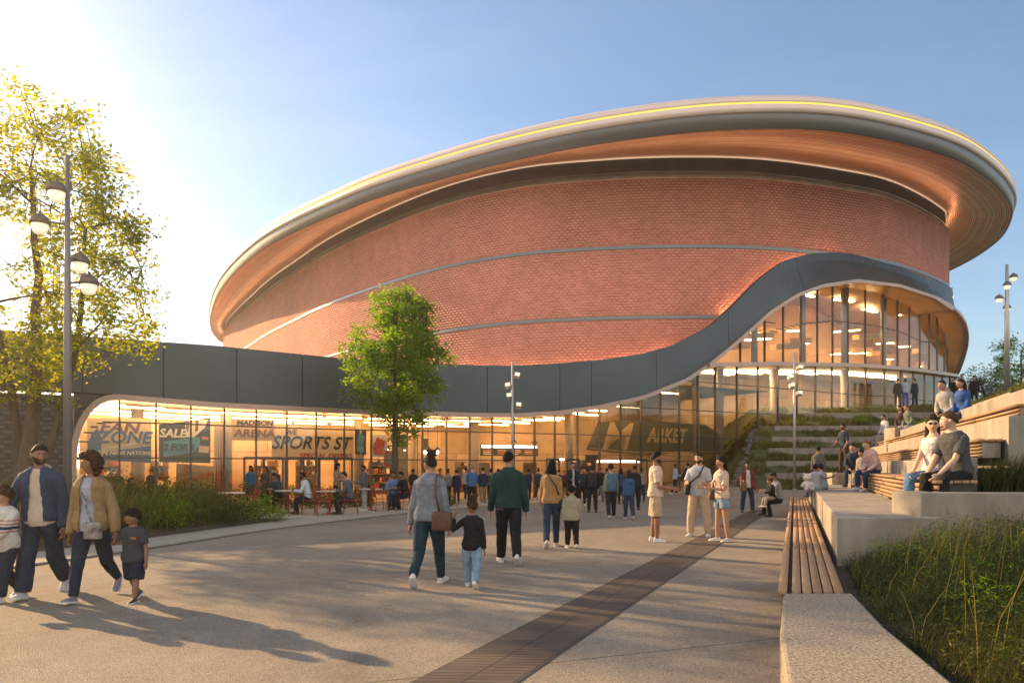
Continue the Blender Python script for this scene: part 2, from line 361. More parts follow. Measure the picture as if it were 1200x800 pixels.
# ---- trim along the lower edge of the band: from the ground at the left, round the corner, up the wave to the canopy tip
path = [P3(sL, .14, 0.0), P3(sL, .14, .9)] + [P3(sL + (s_at(140) - sL) * u, .14, ztop_glass(sL + (s_at(140) - sL) * u + 1e-4)) for u in (0, .02, .06, .12, .2, .3, .42, .56, .72, .88)]
path += [P3(s, out_edge(s) + .14, zb_edge(s)) for s in srange(s_at(140), S_C1, .4)]
def ribbon(path, h, d, side=None):              # rectangular section swept along a path that lies on the facade
    P = [Vector(p) for p in path]; rings = []
    for i, p in enumerate(P):
        t = (P[min(i + 1, len(P) - 1)] - P[max(i - 1, 0)]).normalized()
        hz = Vector((t.x, t.y, 0))
        if hz.length < .05: hz = Vector((.857, .514, 0))
        hz.normalize(); n = Vector((hz.y, -hz.x, 0)); 
        if n.y > 0 and i < len(P) * .8: n = -n
        u = n.cross(t).normalized()
        if u.z < 0 and abs(u.z) > .3: u = -u
        rings.append([p + n * (d / 2) - u * (h / 2), p + n * (d / 2) + u * (h / 2), p - n * (d / 2) + u * (h / 2), p - n * (d / 2) - u * (h / 2)])
    mb = MB(); mb.loft(rings); return mb
part(ribbon(path, .2, .36), 'wave_trim', M_frame)
path = [P3(s, .22, ZM(s)) for s in srange(sJ - .2, S_SIL + 9, .5)]
part(ribbon(path, .22, .5), 'floor_trim', M_frame)
# ---- gold soffit of the canopy
rows = [[P3(s, out_edge(s) - .03, zb_edge(s) - .02), P3(s, out_edge(s) * .5, lerp(zb_edge(s), zb_edge(s) + .05, .5)), P3(s, -.3, max(zb_edge(s), ZM(s)) + .06)] for s in srange(s_at(846), S_C1, .4)]
mb = MB(); mb.loft(rows, cap=False, closed=False); part(mb, 'canopy_soffit', M_gold, smooth=True)
# ---- windows of the lower glass
def window(a, b, z0f, z1f, off, trans, gm, n=2, parent=arena, mull=.055):
    mb = MB(); ss = srange(a, b, (b - a) / n)
    pa = fpt(a, off); na = fpt(a, off + 1) - pa; ang = math.atan2(na[1], na[0])
    za, ze = z0f(a), z1f(a + 1e-3)
    if ze - za > .05: mb.box((pa[0], pa[1], (za + ze) / 2), (.13, mull, ze - za), ang)
    for zt in trans:
        seg = [s for s in ss]
        pts = [P3(s, off, zt(s)) for s in seg if z0f(s) < zt(s) < z1f(s) - .05]
        if len(pts) >= 2:
            for p, q in zip(pts[:-1], pts[1:]):
                d = Vector(q) - Vector(p); mid = (Vector(p) + Vector(q)) / 2; mb.box(mid, (d.length, .07, .05), math.atan2(d.y, d.x))
    if not mb.v: mb.box((pa[0], pa[1], za), (.1, mull, .05), ang)
    wobj = part(mb, 'window', M_mull, parent)
    pm = MB(); rows = []
    k = 6 if n > 2 else n
    for s in srange(a + .02, b - .02, (b - a) / k): rows.append([P3(s, off, max(z0f(s) + .01, z1f(s))), P3(s, off, z0f(s))])
    pm.loft(rows, cap=False, closed=False); po = pm.build('pane', gm, wobj)
    return wobj
T1 = lambda s: float(np.interp(s, [s_at(88), s_at(600), s_at(1112)], [1.82, 1.78, 1.78])); T2 = lambda s: min(3.08, ztop_glass(s) - .75) if s < s_at(700) else 3.08
T3 = lambda s: 4.6; T4 = lambda s: 6.2
bays = [sL + .02] + srange(s_at(140), s_at(650), 1.16) + srange(s_at(650), s_at(838), 1.36)[1:] + srange(s_at(838), S_SIL + 2.4, 1.75)[1:]
for a, b in zip(bays[:-1], bays[1:]):
    n = 8 if a < s_at(130) else 2
    window(a, b, lambda s: 0.02, lambda s: ztop_glass(s) - .03, 0.0, (T1, T2, T3, T4), M_glass, n)
ub = srange(sJ + .9, s_at(900), 1.9) + srange(s_at(900), S_SIL + 3.4, 1.62)[1:]
TU = lambda s: lerp(ZM(s), float(np.interp(s, fS, zB)), .56) if s > s_at(905) else ZM(s) + 3.2
for a, b in zip(ub[:-1], ub[1:]):
    window(a, b, lambda s: ZM(s) + .1, lambda s: max(ZM(s) + .12, zb_edge(s) + .05), -.25, (TU,), M_glass_up, 3)
# ---- doors
for x in (286, 309, 334, 352, 374, 392, 640, 664, 745):
    s0 = s_at(x); mb = MB(); wd = .72
    for ds, wz in ((0, .07), (wd, .07)): 
        p = P3(s0 + ds, .06, .93); q = fpt(s0, 1) - fpt(s0, 0); mb.box(p, (.06, wz, 1.86), math.atan2(q[1], q[0]))
    for zz in (.05, 1.84):
        p = P3(s0 + wd / 2, .06, zz); mb.box(p, (.06, wd, .09), math.atan2(q[1], q[0]))
    dr = part(mb, 'door', M_mull)
    hb = MB(); hb.tube([P3(s0 + wd - .1, .13, .75), P3(s0 + wd - .1, .13, 1.25)], .018, 6); hb.build('handle', M_frame, dr)
# ---- dark textured brick at the left of the glass
zk = ZB(s_at(97))
mb = MB(); rows = [[P3(s, .02, 0), P3(s, .02, zk - .02)] for s in srange(fS[0], sL, 1.0)]; mb.loft(rows, cap=False, closed=False)
rows = [[P3(s, .02, ztop_glass(s)), P3(s, .02, ZB(s) + .05)] for s in srange(sL + .001, s_at(141), .12)]; mb.loft(rows, cap=False, closed=False)
part(mb, 'dark_brick_wall', mat('charcoal_brick', (.085, .08, .08), .8, 0, .2, 3))
mb = MB(); M_hd2 = mat('charcoal_header', (.15, .14, .14), .7, 0, .2, 3)
for j in range(int(zk / .16)):
    s = fS[0] + .2 + (j % 2) * .22
    while s < sL - .3:
        q = fpt(s, 1) - fpt(s, 0); p = P3(s, .045, .1 + j * .16); mb.box(p, (.05, .24, .07), math.atan2(q[1], q[0])); s += .44
part(mb, 'dark_brick_headers', M_hd2)
# ---- podium roof and left return wall
rows = [[P3(s, -.2, min(ZT(s) - .3, 6.0)), P3(s, -16, min(ZT(s) - .3, 6.0))] for s in srange(fS[0], s_at(905), 1.0)]
mb = MB(); mb.loft(rows, cap=False, closed=False); part(mb, 'podium_roof', mat('roof_membrane', (.3, .3, .29), .8))
mb = MB(); q0, q1 = P3(fS[0], .12, 0), P3(fS[0], -30, 0); z1 = ZT(fS[0]); mb.add([q0, q1, q1[:2] + (z1,), q0[:2] + (z1,)], [(0, 1, 2, 3)]); part(mb, 'return_wall', M_band)
# ---- drum: brick wall with protruding header bricks and metal channels
dI = 600 + F * dB[:, 0] / dB[:, 1]; facing = (dN * -dB).sum(1) > -6
vis = facing & (dB[:, 1] < 103.5)
ZTOPB = 19.65
def brick_low(i):
    x = min(max(dI[i], 95), 1112); y = np.interp(x, [a for a, b in TOPT], [b for a, b in TOPT])
    if not vis[i]: return 6.0
    return max(3, min(zat(y + 14, dB[i, 1]), ZTOPB - 1))
dlow = np.array([brick_low(i) for i in range(len(dB))]); 
k0 = int(np.argmax(np.where(vis, dI, -1e9))); 
for i in range(k0, min(k0 + 60, len(dB))): dlow[i] = max(6.0, dlow[k0] - .25 * (i - k0) * .5)
me_v, me_f, uvs = [], [], []
for i in range(len(dB)): me_v += [(dB[i, 0], dB[i, 1], dlow[i]), (dB[i, 0], dB[i, 1], ZTOPB)]
for i in range(len(dB) - 1): me_f.append((2 * i, 2 * i + 2, 2 * i + 3, 2 * i + 1))
me = D.meshes.new('brick_wall'); me.from_pydata(me_v, [], me_f); uvl = me.uv_layers.new(name='UVMap')
sv = np.repeat(dS, 2); zv = np.array([v[2] for v in me_v])
for lp in me.loops: uvl.data[lp.index].uv = (sv[lp.vertex_index], zv[lp.vertex_index])
me.polygons.foreach_set('use_smooth', [True] * len(me.polygons)); me.materials.append(M_brick)
part(link('brick_wall', me))
STR = [(9.35 + EYE, .1), (13.8 + EYE, .1)]
V, Q = [], []; nb = 0
vs0, vs1 = dS[vis].min(), dS[vis].max()
c_off = np.array([(0, -1, -1), (0, 1, -1), (0, 1, 1), (0, -1, 1), (1, -1, -1), (1, 1, -1), (1, 1, 1), (1, -1, 1)], float)
qf = np.array([(4, 5, 6, 7), (0, 4, 7, 3), (5, 1, 2, 6), (3, 7, 6, 2), (0, 1, 5, 4)])
for j in range(200):
    z = 5.0 + j * .175
    if z > ZTOPB - .08: break
    if any(abs(z - a) < .2 for a, b in STR): continue
    s = np.arange(vs0 + (j % 2) * .168, vs1, .336)
    lo = np.interp(s, dS, dlow); s = s[z > lo + .05]
    if not len(s): continue
    p = np.c_[np.interp(s, dS, dB[:, 0]), np.interp(s, dS, dB[:, 1])]; n = np.c_[np.interp(s, dS, dN[:, 0]), np.interp(s, dS, dN[:, 1])]
    t = np.c_[-n[:, 1], n[:, 0]]
    for c in c_off:
        V.append(np.c_[p + n * (.05 * c[0] - .01) + t * (.105 * c[1]), np.full(len(s), z) + .024 * c[2]])
    base = nb; m = len(s)
    idx = np.arange(m)
    Q.append((base + qf[None, :, :] * m + idx[:, None, None]).reshape(-1, 4)); nb += 8 * m
o = npmesh('header_bricks', np.concatenate(V), np.concatenate(Q), M_header); part(o)
def ring(B, N, prof, name, m, smooth=True, sel=None, cap=False):
    rows = []
    idx = range(len(B)) if sel is None else sel
    for i in idx: rows.append([(B[i, 0] + N[i, 0] * o_, B[i, 1] + N[i, 1] * o_, z) for o_, z in prof])
    mb = MB(); mb.loft(rows, cap=False, closed=False); return part(mb, name, m, smooth=smooth)
for zc_, h in STR:
    sel = [i for i in range(len(dB)) if zc_ - h > dlow[i]]
    runs = []; 
    for i in sel:
        if runs and i == runs[-1][-1] + 1: runs[-1].append(i)
        else: runs.append([i])
    for r_ in runs:
        if len(r_) > 3: ring(dB, dN, [(.0, zc_ - h), (.06, zc_ - h), (.06, zc_ + h), (0, zc_ + h)], 'metal_channel', M_strip, False, r_); 
M_led = emat('led_strip_warm', (1.0, .55, .25), 12.0)
M_ledy = emat('led_strip_yellow', (1.0, .66, .10), .55)
sel = [i for i in range(len(dB)) if vis[i] and 470 < dI[i] < 1118]
rows = []
mb = MB(); rows = [[(dB[i, 0] + dN[i, 0] * o_, dB[i, 1] + dN[i, 1] * o_, dlow[i] + .12 + zz) for o_, zz in ((.18, 0), (.18, .06), (.3, .06), (.3, 0))] for i in sel]
mb.loft(rows, cap=True, closed=True); LEDB = part(mb, 'uplight_strip', M_led)
ring(dB, dN, [(-.02, ZTOPB), (.05, ZTOPB), (.05, ZTOPB + .06), (-.35, ZTOPB + .07)], 'brick_coping', M_header, False)
ring(dB, dN, [(-.12, ZTOPB + .075), (-.12, ZTOPB + .11), (-.18, ZTOPB + .11), (-.18, ZTOPB + .075)], 'added_soffit_uplight', emat('added_uplight_glow', (1, .64, .36), 7.0), False)  # hidden glowing strip added on the coping to brighten the soffit above
ring(dB, dN, [(-.3, ZTOPB + .05), (-.3, ZTOPB + .55), (-.22, ZTOPB + .56), (-.22, ZTOPB + 1.62)], 'recessed_band', M_recess, False)
# ---- roof
n_ = 480; A0 = by_angle(dB, n_, -.25, dN); A1 = by_angle(rB, n_, -.12, rN)
def roofring(prof, name, m, smooth=True):       # prof: (t from drum to roof edge or >1 outward in metres, z)
    mb = MB(); rows = []
    for i in list(range(n_)) + [0]:
        d = A1[i] - A0[i]; d = d / np.hypot(*d); row = []
        for t, z in prof:
            p = A0[i] + (A1[i] - A0[i]) * t if t <= 1 else A1[i] + d * (t - 1); row.append((p[0], p[1], z))
        rows.append(row)
    mb.loft(rows, cap=False, closed=False); return part(mb, name, m, smooth=smooth)
zin, zo = 21.15, 20.15
prof = []; NSTR = 30
for k in range(NSTR):
    t0, t1 = k / NSTR, (k + 1) / NSTR - .2 / NSTR; sag = lambda t: lerp(zin, zo, t) - .08 * math.sin(math.pi * t)
    pr = [(t0, sag(t0) + .1), (t0 + .0005, sag(t0)), (t1, sag(t1)), (t1 + .0005, sag(t1) + .1), ((k + 1) / NSTR - .0005, sag((k + 1) / NSTR) + .1)]
    prof += pr
sf = roofring(prof, 'soffit', M_copper, False); sf.data.materials.append(M_groove); sf.data.materials.append(M_copper2)
nseg = len(prof) - 1; rt = [random.random() for _ in range(NSTR)]
sf.data.polygons.foreach_set('material_index', [(0 if rt[(i % nseg) // 5] < .6 else 2) if (i % nseg) % 5 == 1 else 1 for i in range(len(sf.data.polygons))])
roofring([(.010, zin + .02), (.010, zin - .10), (.020, zin - .10), (.020, zin - .02)], 'soffit_light', emat('led_strip_soffit', (1, .72, .48), .28), False)
roofring([(1.0, zo + .02), (1.0, zo - .04), (1.12, zo - .02), (1.2, 20.9), (1.2, 20.95)], 'fascia_lower', M_fasc_d)
roofring([(1.18, 20.95), (1.34, 20.97), (1.36, 21.36), (1.30, 21.40)], 'fascia_middle', M_fasc_l)
roofring([(1.30, 21.40), (1.31, 21.50)], 'fascia_light', M_ledy, False)
roofring([(1.31, 21.50), (1.34, 21.52), (1.28, 21.75), (1.12, 21.95), (.93, 22.03), (.6, 22.06), (0, 22.4)], 'fascia_upper', M_fasc_l)
c0 = [tuple(p) + (22.4,) for p in A0]; mb = MB(); mb.v = c0 + [(CEN[0], CEN[1], 24.5)]; mb.f = [(i, (i + 1) % n_, n_) for i in range(n_)]; mb.m = [0] * n_; part(mb, 'roof', mat('roof_membrane', (.3, .3, .29), .8), smooth=True)
# ---- interior: floor plates, ceilings, back walls, columns, lights
def panelmat(name, c1, c2, w_, h_):
    m = D.materials.new(name); m.use_nodes = True; t = NT(m); b_ = t.n['Principled BSDF']; b_.inputs['Roughness'].default_value = .6
    tc = t.new('ShaderNodeTexCoord'); sp = t.new('ShaderNodeSeparateXYZ', Vector=tc.outputs['Object']); cb = t.new('ShaderNodeCombineXYZ', X=sp.outputs[0], Y=sp.outputs[2])
    bt = t.new('ShaderNodeTexBrick', Vector=cb.outputs[0], Color1=c4(c1), Color2=c4(c2), Mortar=(.12, .08, .05, 1), Scale=1.0, _offset=.37); bt.inputs['Brick Width'].default_value = w_; bt.inputs['Row Height'].default_value = h_; bt.inputs['Mortar Size'].default_value = .012
    nz = t.new('ShaderNodeTexNoise', Vector=tc.outputs['Object'], Scale=.45, Detail=4.0); mr = t.new('ShaderNodeMapRange', Value=nz.outputs[0], **{'From__Min': .3, 'From__Max': .7, 'To__Min': .6, 'To__Max': 1.15}); mx = t.new('ShaderNodeMix', _data_type='RGBA', _blend_type='MULTIPLY'); mx.inputs[0].default_value = 1; t.con(bt.outputs[0], mx.inputs[6]); t.con(mr.outputs[0], mx.inputs[7]); t.con(mx.outputs[2], b_.inputs['Base Color']); MATS[name] = m; return m
M_int = panelmat('warm_interior_wall', (.66, .50, .32), (.46, .34, .21), 1.3, 2.2)
M_ceil = mat('peach_ceiling', (.78, .58, .46), .6, 0, .05, 1)
M_col = mat('concrete_column', (.42, .36, .28), .7, 0, .08, 2)
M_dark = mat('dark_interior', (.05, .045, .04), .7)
M_lite = emat('ceiling_lamp_warm', (1.0, .62, .28), 12.0)
M_lite2 = emat('upper_lamp_warm', (1, .70, .36), 17.0)
M_floor = mat('interior_floor', (.45, .36, .26), .35, 0, .1, 1)
def ctop(s): return (ZB(s) if s < sJ else ZM(s)) - .1
SI0, SI1 = sL + .2, S_SIL + 3
DEP = lambda s: float(np.interp(s, [sL, s_at(600), s_at(950), S_SIL], [6.0, 7.0, 7.5, 6.0]))
mb = MB(); mb.loft([[P3(s, -.1, ctop(s)), P3(s, -DEP(s), ctop(s))] for s in srange(s_at(141), SI1, 1.0)], cap=False, closed=False); part(mb, 'ceiling', M_ceil)
mb = MB(); mb.loft([[P3(s, -DEP(s), 0), P3(s, -DEP(s), ctop(s))] for s in srange(SI0, SI1, 1.0)], cap=False, closed=False); part(mb, 'back_wall', M_int)
mb = MB(); mb.loft([[P3(s, -.05, .02), P3(s, -DEP(s), .02)] for s in srange(SI0, SI1, 1.0)], cap=False, closed=False); part(mb, 'interior_floor', M_floor)
mb = MB(); mb.add([P3(sL + .1, -.1, 0), P3(sL + .1, -6, 0), P3(sL + .1, -6, 4), P3(sL + .1, -.1, 4)], [(0, 1, 2, 3)]); part(mb, 'side_wall', M_int)
for x, off in [(165, -1.7), (270, -.9), (430, -1.0), (520, -3.5), (575, -1.6), (680, -1.0), (832, -1.1), (862, -1.2), (930, -1.5), (1010, -1.4), (1075, -1.2)]:
    s = s_at(x); p = fpt(s, off); mb = MB(); zt = ctop(s); r = .22
    mb.tube([(p[0], p[1], 0), (p[0], p[1], zt)], r, 14); part(mb, 'column', M_col, smooth=True)
for i, x in enumerate(range(120, 840, 48)):     # rows of linear lamps under the ceiling
    s = s_at(x); L = 1.5
    for off, wd in ((-.5, .07), (-3.4, .24), (-5.6, .24)):
        z = min(ctop(s - L / 2), ctop(s + L / 2)) - .12; p = fpt(s, off); q = fpt(s, off + 1) - p
        mb = MB(); mb.box((p[0], p[1], z), (wd, L, .05), math.atan2(q[1], q[0])); part(mb, 'ceiling_light', M_lite)
for x in (870, 905, 940, 975, 1010, 1045, 1080):
    s = s_at(x); p = fpt(s, -2.2); q = fpt(s, -1.2) - p; mb = MB(); mb.box((p[0], p[1], ctop(s) - .12), (.5, 3.0, .06), math.atan2(q[1], q[0])); part(mb, 'ceiling_light', M_lite2)
for s_, zz0, zz1 in ((S_SIL + 2.6, 0, 0), (S_SIL + 2.6, 1, 1)):
    z0_, z1_ = (0, ctop(s_)) if zz0 == 0 else (ZM(s_), zb_edge(s_) + 1.5)
    mb = MB(); mb.add([P3(s_, -.12, z0_), P3(s_, -7.5, z0_), P3(s_, -7.5, z1_), P3(s_, -.12, z1_)], [(0, 1, 2, 3)]); part(mb, 'end_wall', M_int)
# dark openings and shelves on the back wall (things seen deep inside)
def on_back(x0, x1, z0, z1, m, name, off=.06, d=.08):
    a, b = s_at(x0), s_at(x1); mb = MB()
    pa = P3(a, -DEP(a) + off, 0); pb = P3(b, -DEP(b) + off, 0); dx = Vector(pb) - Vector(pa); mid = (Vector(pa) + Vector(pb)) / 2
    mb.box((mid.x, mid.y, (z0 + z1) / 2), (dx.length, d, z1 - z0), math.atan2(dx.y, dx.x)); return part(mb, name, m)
M_slate = mat('charcoal_portal', (.06, .07, .06), .6)
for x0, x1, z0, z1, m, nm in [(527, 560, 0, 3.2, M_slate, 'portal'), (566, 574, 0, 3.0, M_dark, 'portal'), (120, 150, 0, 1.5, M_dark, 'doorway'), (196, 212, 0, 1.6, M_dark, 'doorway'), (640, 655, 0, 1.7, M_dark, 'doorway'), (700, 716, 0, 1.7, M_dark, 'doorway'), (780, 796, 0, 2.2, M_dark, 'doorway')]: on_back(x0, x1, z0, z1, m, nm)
# ---- upper floor
SU0, SU1 = sJ + 1, S_SIL + 3
DU = lambda s: 7.0 if s < s_at(1000) else 6.0
mb = MB(); mb.loft([[P3(s, -.3, zb_edge(s) + .12), P3(s, -DU(s), zb_edge(s) + .12)] for s in srange(SU0, SU1, 1.0)], cap=False, closed=False); part(mb, 'upper_ceiling', mat('upper_ceiling', (.45, .33, .22), .7))
mb = MB(); mb.loft([[P3(s, -DU(s), ZM(s)), P3(s, -DU(s), zb_edge(s) + .12)] for s in srange(SU0, SU1, 1.0)], cap=False, closed=False); part(mb, 'upper_back_wall', mat('golden_back_wall', (.74, .47, .20), .7, 0, .15, .5))
mb = MB(); mb.loft([[P3(s, -.05, ZM(s) + .08), P3(s, -DU(s), ZM(s) + .08)] for s in srange(SU0, SU1, 1.0)], cap=False, closed=False); part(mb, 'upper_floor', M_floor)
M_timb = mat('gold_timber', (.80, .50, .18), .5, 0, .2, 2, stretch=(1, 1, 8))
rr = random.Random(3)
for i in range(26):                             # stepped timber baffles hung at a slant behind the upper glass
    s = lerp(s_at(862), S_SIL, (i % 13) / 12.0); k = i // 13; off = -1.6 - 2.3 * k - rr.random() * .8
    zlo, zhi = ZM(s) + .9, zb_edge(s) - .6
    if zhi - zlo < .4: continue
    z = lerp(zlo, zhi, .15 + .5 * rr.random()); p = fpt(s, off); q = fpt(s, off + 1) - p
    M = Matrix.Rotation(math.atan2(q[1], q[0]) + math.pi / 2, 3, 'Z') @ Matrix.Rotation(R(-7), 3, 'Y')
    mb = MB(); mb.box((p[0], p[1], z), (2.4, .5, .34), M=M); bf = part(mb, 'timber_baffle', M_timb)
    if i % 2 == 0:
        mb = MB(); mb.box((p[0], p[1], z - .22), (2.3, .12, .05), M=M); mb.build('lamp_strip', M_lite2, bf)
for x in (905, 945, 985, 1025, 1062, 1095):
    s = s_at(x); p = fpt(s, -2.6); q = fpt(s, -1.6) - p; mb = MB(); mb.box((p[0], p[1], zb_edge(s) - .1), (.25, 1.8, .06), math.atan2(q[1], q[0])); part(mb, 'ceiling_light', M_lite2)
for x in (898, 955, 1003, 1050):
    s = s_at(x); p = fpt(s, -.9); mb = MB(); mb.tube([(p[0], p[1], ZM(s)), (p[0], p[1], zb_edge(s) + .1)], .2, 12); part(mb, 'column', mat('steel_column', (.35, .36, .35), .5, .3), smooth=True)
# ================================================================== GROUND, TERRACES, PLANTING
def PH(x, y): return .5 * sstep(26, 36, y) * sstep(8, 11, x)
def plazamat():
    m = D.materials.new('exposed_aggregate'); m.use_nodes = True; t = NT(m); b = t.n['Principled BSDF']; b.inputs['Roughness'].default_value = .82; b.inputs['Specular IOR Level'].default_value = .35
    tc = t.new('ShaderNodeTexCoord'); P = tc.outputs['Object']
    n1 = t.new('ShaderNodeTexNoise', Vector=P, Scale=.22, Detail=5.0, Roughness=.6); n2 = t.new('ShaderNodeTexNoise', Vector=P, Scale=2.2, Detail=4.0); v = t.new('ShaderNodeTexVoronoi', Vector=P, Scale=95.0); n3 = t.new('ShaderNodeTexNoise', Vector=P, Scale=140.0, Detail=2.0)
    r1 = t.new('ShaderNodeMapRange', Value=n1.outputs[0], **{'From__Min': .3, 'From__Max': .7, 'To__Min': .72, 'To__Max': 1.14}); r2 = t.new('ShaderNodeMapRange', Value=n2.outputs[0], **{'From__Min': .3, 'From__Max': .7, 'To__Min': .92, 'To__Max': 1.08})
    sep = t.new('ShaderNodeSeparateColor', Color=v.outputs['Color'])
    rp = t.new('ShaderNodeValToRGB', Fac=sep.outputs[0]); e = rp.color_ramp.elements; e[0].color = (.175, .155, .125, 1); e[0].position = .02; e[1].color = (.43, .375, .30, 1); e[1].position = 1; k = e.new(.3); k.color = (.30, .26, .205, 1); k = e.new(.75); k.color = (.33, .285, .225, 1)
    a = t.new('ShaderNodeMix', _data_type='RGBA', _blend_type='MULTIPLY'); a.inputs[0].default_value = 1; t.con(rp.outputs[0], a.inputs[6]); t.con(r1.outputs[0], a.inputs[7])
    c = t.new('ShaderNodeMix', _data_type='RGBA', _blend_type='MULTIPLY'); c.inputs[0].default_value = 1; t.con(a.outputs[2], c.inputs[6]); t.con(r2.outputs[0], c.inputs[7])
    mp = t.new('ShaderNodeMapping', Vector=P, Rotation=(0, 0, R(-21.3)), Location=(450, 0, 0)); bt = t.new('ShaderNodeTexBrick', Vector=mp.outputs[0], Color1=(1, 1, 1, 1), Color2=(.965, .965, .965, 1), Mortar=(.38, .36, .34, 1), Scale=1.0, _offset=0.0); bt.inputs['Brick Width'].default_value = 900.0; bt.inputs['Row Height'].default_value = 5.2; bt.inputs['Mortar Size'].default_value = .010
    d = t.new('ShaderNodeMix', _data_type='RGBA', _blend_type='MULTIPLY'); d.inputs[0].default_value = 1; t.con(c.outputs[2], d.inputs[6]); t.con(bt.outputs[0], d.inputs[7]); sp = t.new('ShaderNodeTexVoronoi', Vector=P, Scale=1.15); sr = t.new('ShaderNodeMapRange', Value=sp.outputs['Distance'], **{'From__Min': .025, 'From__Max': .045, 'To__Min': .62, 'To__Max': 1.0}); st = t.new('ShaderNodeTexNoise', Vector=P, Scale=.55, Detail=7.0, Roughness=.7, Distortion=1.2); s2 = t.new('ShaderNodeMapRange', Value=st.outputs[0], **{'From__Min': .56, 'From__Max': .70, 'To__Min': 1.0, 'To__Max': .74})
    q1 = t.new('ShaderNodeMath', _operation='MULTIPLY'); t.con(sr.outputs[0], q1.inputs[0]); t.con(s2.outputs[0], q1.inputs[1]); q2 = t.new('ShaderNodeMix', _data_type='RGBA', _blend_type='MULTIPLY'); q2.inputs[0].default_value = 1; t.con(d.outputs[2], q2.inputs[6]); t.con(q1.outputs[0], q2.inputs[7]); t.con(q2.outputs[2], b.inputs['Base Color'])
    ad = t.new('ShaderNodeMath', _operation='ADD'); t.con(v.outputs['Distance'], ad.inputs[0]); t.con(n3.outputs[0], ad.inputs[1])
    bp = t.new('ShaderNodeBump', Strength=.75, Distance=.012, Height=ad.outputs[0]); t.con(bp.outputs[0], b.inputs['Normal']); return m
M_plaza = plazamat()
M_conc = mat('cast_concrete', (.375, .335, .28), .85, 0, .0, 2.6, col2=(.205, .182, .152), bump=.3, bscale=45, stretch=(1, 1, .32), detail=8)
M_conc2 = mat('speckled_concrete', (.42, .365, .285), .85, 0, .0, 48, col2=(.12, .105, .085), bump=.4, bscale=90, detail=2)
M_path = mat('path_paving', (.36, .32, .26), .85, 0, .14, 3, bump=.2, bscale=60)
M_soil = mat('planting_soil', (.07, .055, .035), .95, 0, .3, 5, bump=.6, bscale=20)
M_turf = mat('hill_turf', (.075, .085, .028), .95, 0, .35, 2.5, bump=.8, bscale=14)
M_drain = mat('drain_slot', (.05, .042, .035), .7)
def wood(name, ca, cb):
    m = D.materials.new(name); m.use_nodes = True; t = NT(m); b = t.n['Principled BSDF']; b.inputs['Roughness'].default_value = .62
    tc = t.new('ShaderNodeTexCoord'); mp = t.new('ShaderNodeMapping', Vector=tc.outputs['UV'], Scale=(1.2, 16, 1)); nz = t.new('ShaderNodeTexNoise', Vector=mp.outputs[0], Scale=3.0, Detail=6.0, Roughness=.65)
    at_ = t.new('ShaderNodeAttribute', _attribute_name='vary'); rp = t.new('ShaderNodeMapRange', Value=nz.outputs[0], **{'From__Min': .3, 'From__Max': .7}); ad = t.new('ShaderNodeMath', _operation='MULTIPLY_ADD'); t.con(rp.outputs[0], ad.inputs[0]); ad.inputs[1].default_value = .6; t.con(at_.outputs['Fac'], ad.inputs[2])
    mx = t.new('ShaderNodeMix', _data_type='RGBA'); t.con(ad.outputs[0], mx.inputs[0]); mx.inputs[6].default_value = c4(ca); mx.inputs[7].default_value = c4(cb); t.con(mx.outputs[2], b.inputs['Base Color'])
    bp = t.new('ShaderNodeBump', Strength=.25, Distance=.006, Height=nz.outputs[0]); t.con(bp.outputs[0], b.inputs['Normal']); MATS[name] = m; return m
M_wood = wood('weathered_timber', (.44, .27, .14), (.25, .15, .085))
def boards(name, lst, parent, m=None):          # lst of (p0, p1, side vector, up vector): boards with UV along the grain and a tone each
    V, Fq, UV, A = [], [], [], []
    for p0, p1, sv, uv_ in lst:
        p0, p1, sv, uv_ = map(Vector, (p0, p1, sv, uv_)); L = (p1 - p0).length; o = len(V); tone = random.uniform(-.15, .45)
        # long boards are butt-jointed lengths
        V += [p0, p0 + sv, p0 + sv + uv_, p0 + uv_, p1, p1 + sv, p1 + sv + uv_, p1 + uv_]
        for f in ((0, 1, 2, 3), (7, 6, 5, 4), (0, 4, 5, 1), (1, 5, 6, 2), (2, 6, 7, 3), (3, 7, 4, 0)):
            Fq.append([o + i for i in f]); r_ = random.random() * 0
            for i in f: UV.append(((L if i > 3 else 0) + tone * 37, (i % 4 in (1, 2)) * .1 + tone * 11 + (i % 4 > 1) * .05))
        A += [tone] * 8
    ob = npmesh(name, [tuple(v) for v in V], Fq, m or M_wood, parent, attr=A); l = ob.data.uv_layers.new(name='UVMap'); l.data.foreach_set('uv', np.array(UV, np.float32).ravel()); return ob
def lengths(z0, z1, step):
    out = [z0]; 
    while out[-1] + step * 1.3 < z1: out.append(out[-1] + step * random.uniform(.8, 1.15))
    return list(zip(out, out[1:] + [z1]))
# ground sheets
mb = MB(); mb.add([(-270, -60, -.03), (270, -60, -.03), (270, 350, -.03), (-270, 350, -.03)], [(0, 1, 2, 3)]); tag(mb.build('ground', M_turf), kind='structure')
V, Q = [], []; xs = np.linspace(-34, 17, 52); ys = np.linspace(-8, 52, 61)
for y in ys:
    for x in xs: V.append((x, y, PH(x, y)))
n = len(xs)
for j in range(len(ys) - 1):
    for i in range(n - 1): Q.append((j * n + i, j * n + i + 1, (j + 1) * n + i + 1, (j + 1) * n + i))
tag(npmesh('plaza', V, Q, M_plaza, smooth=True), kind='structure')
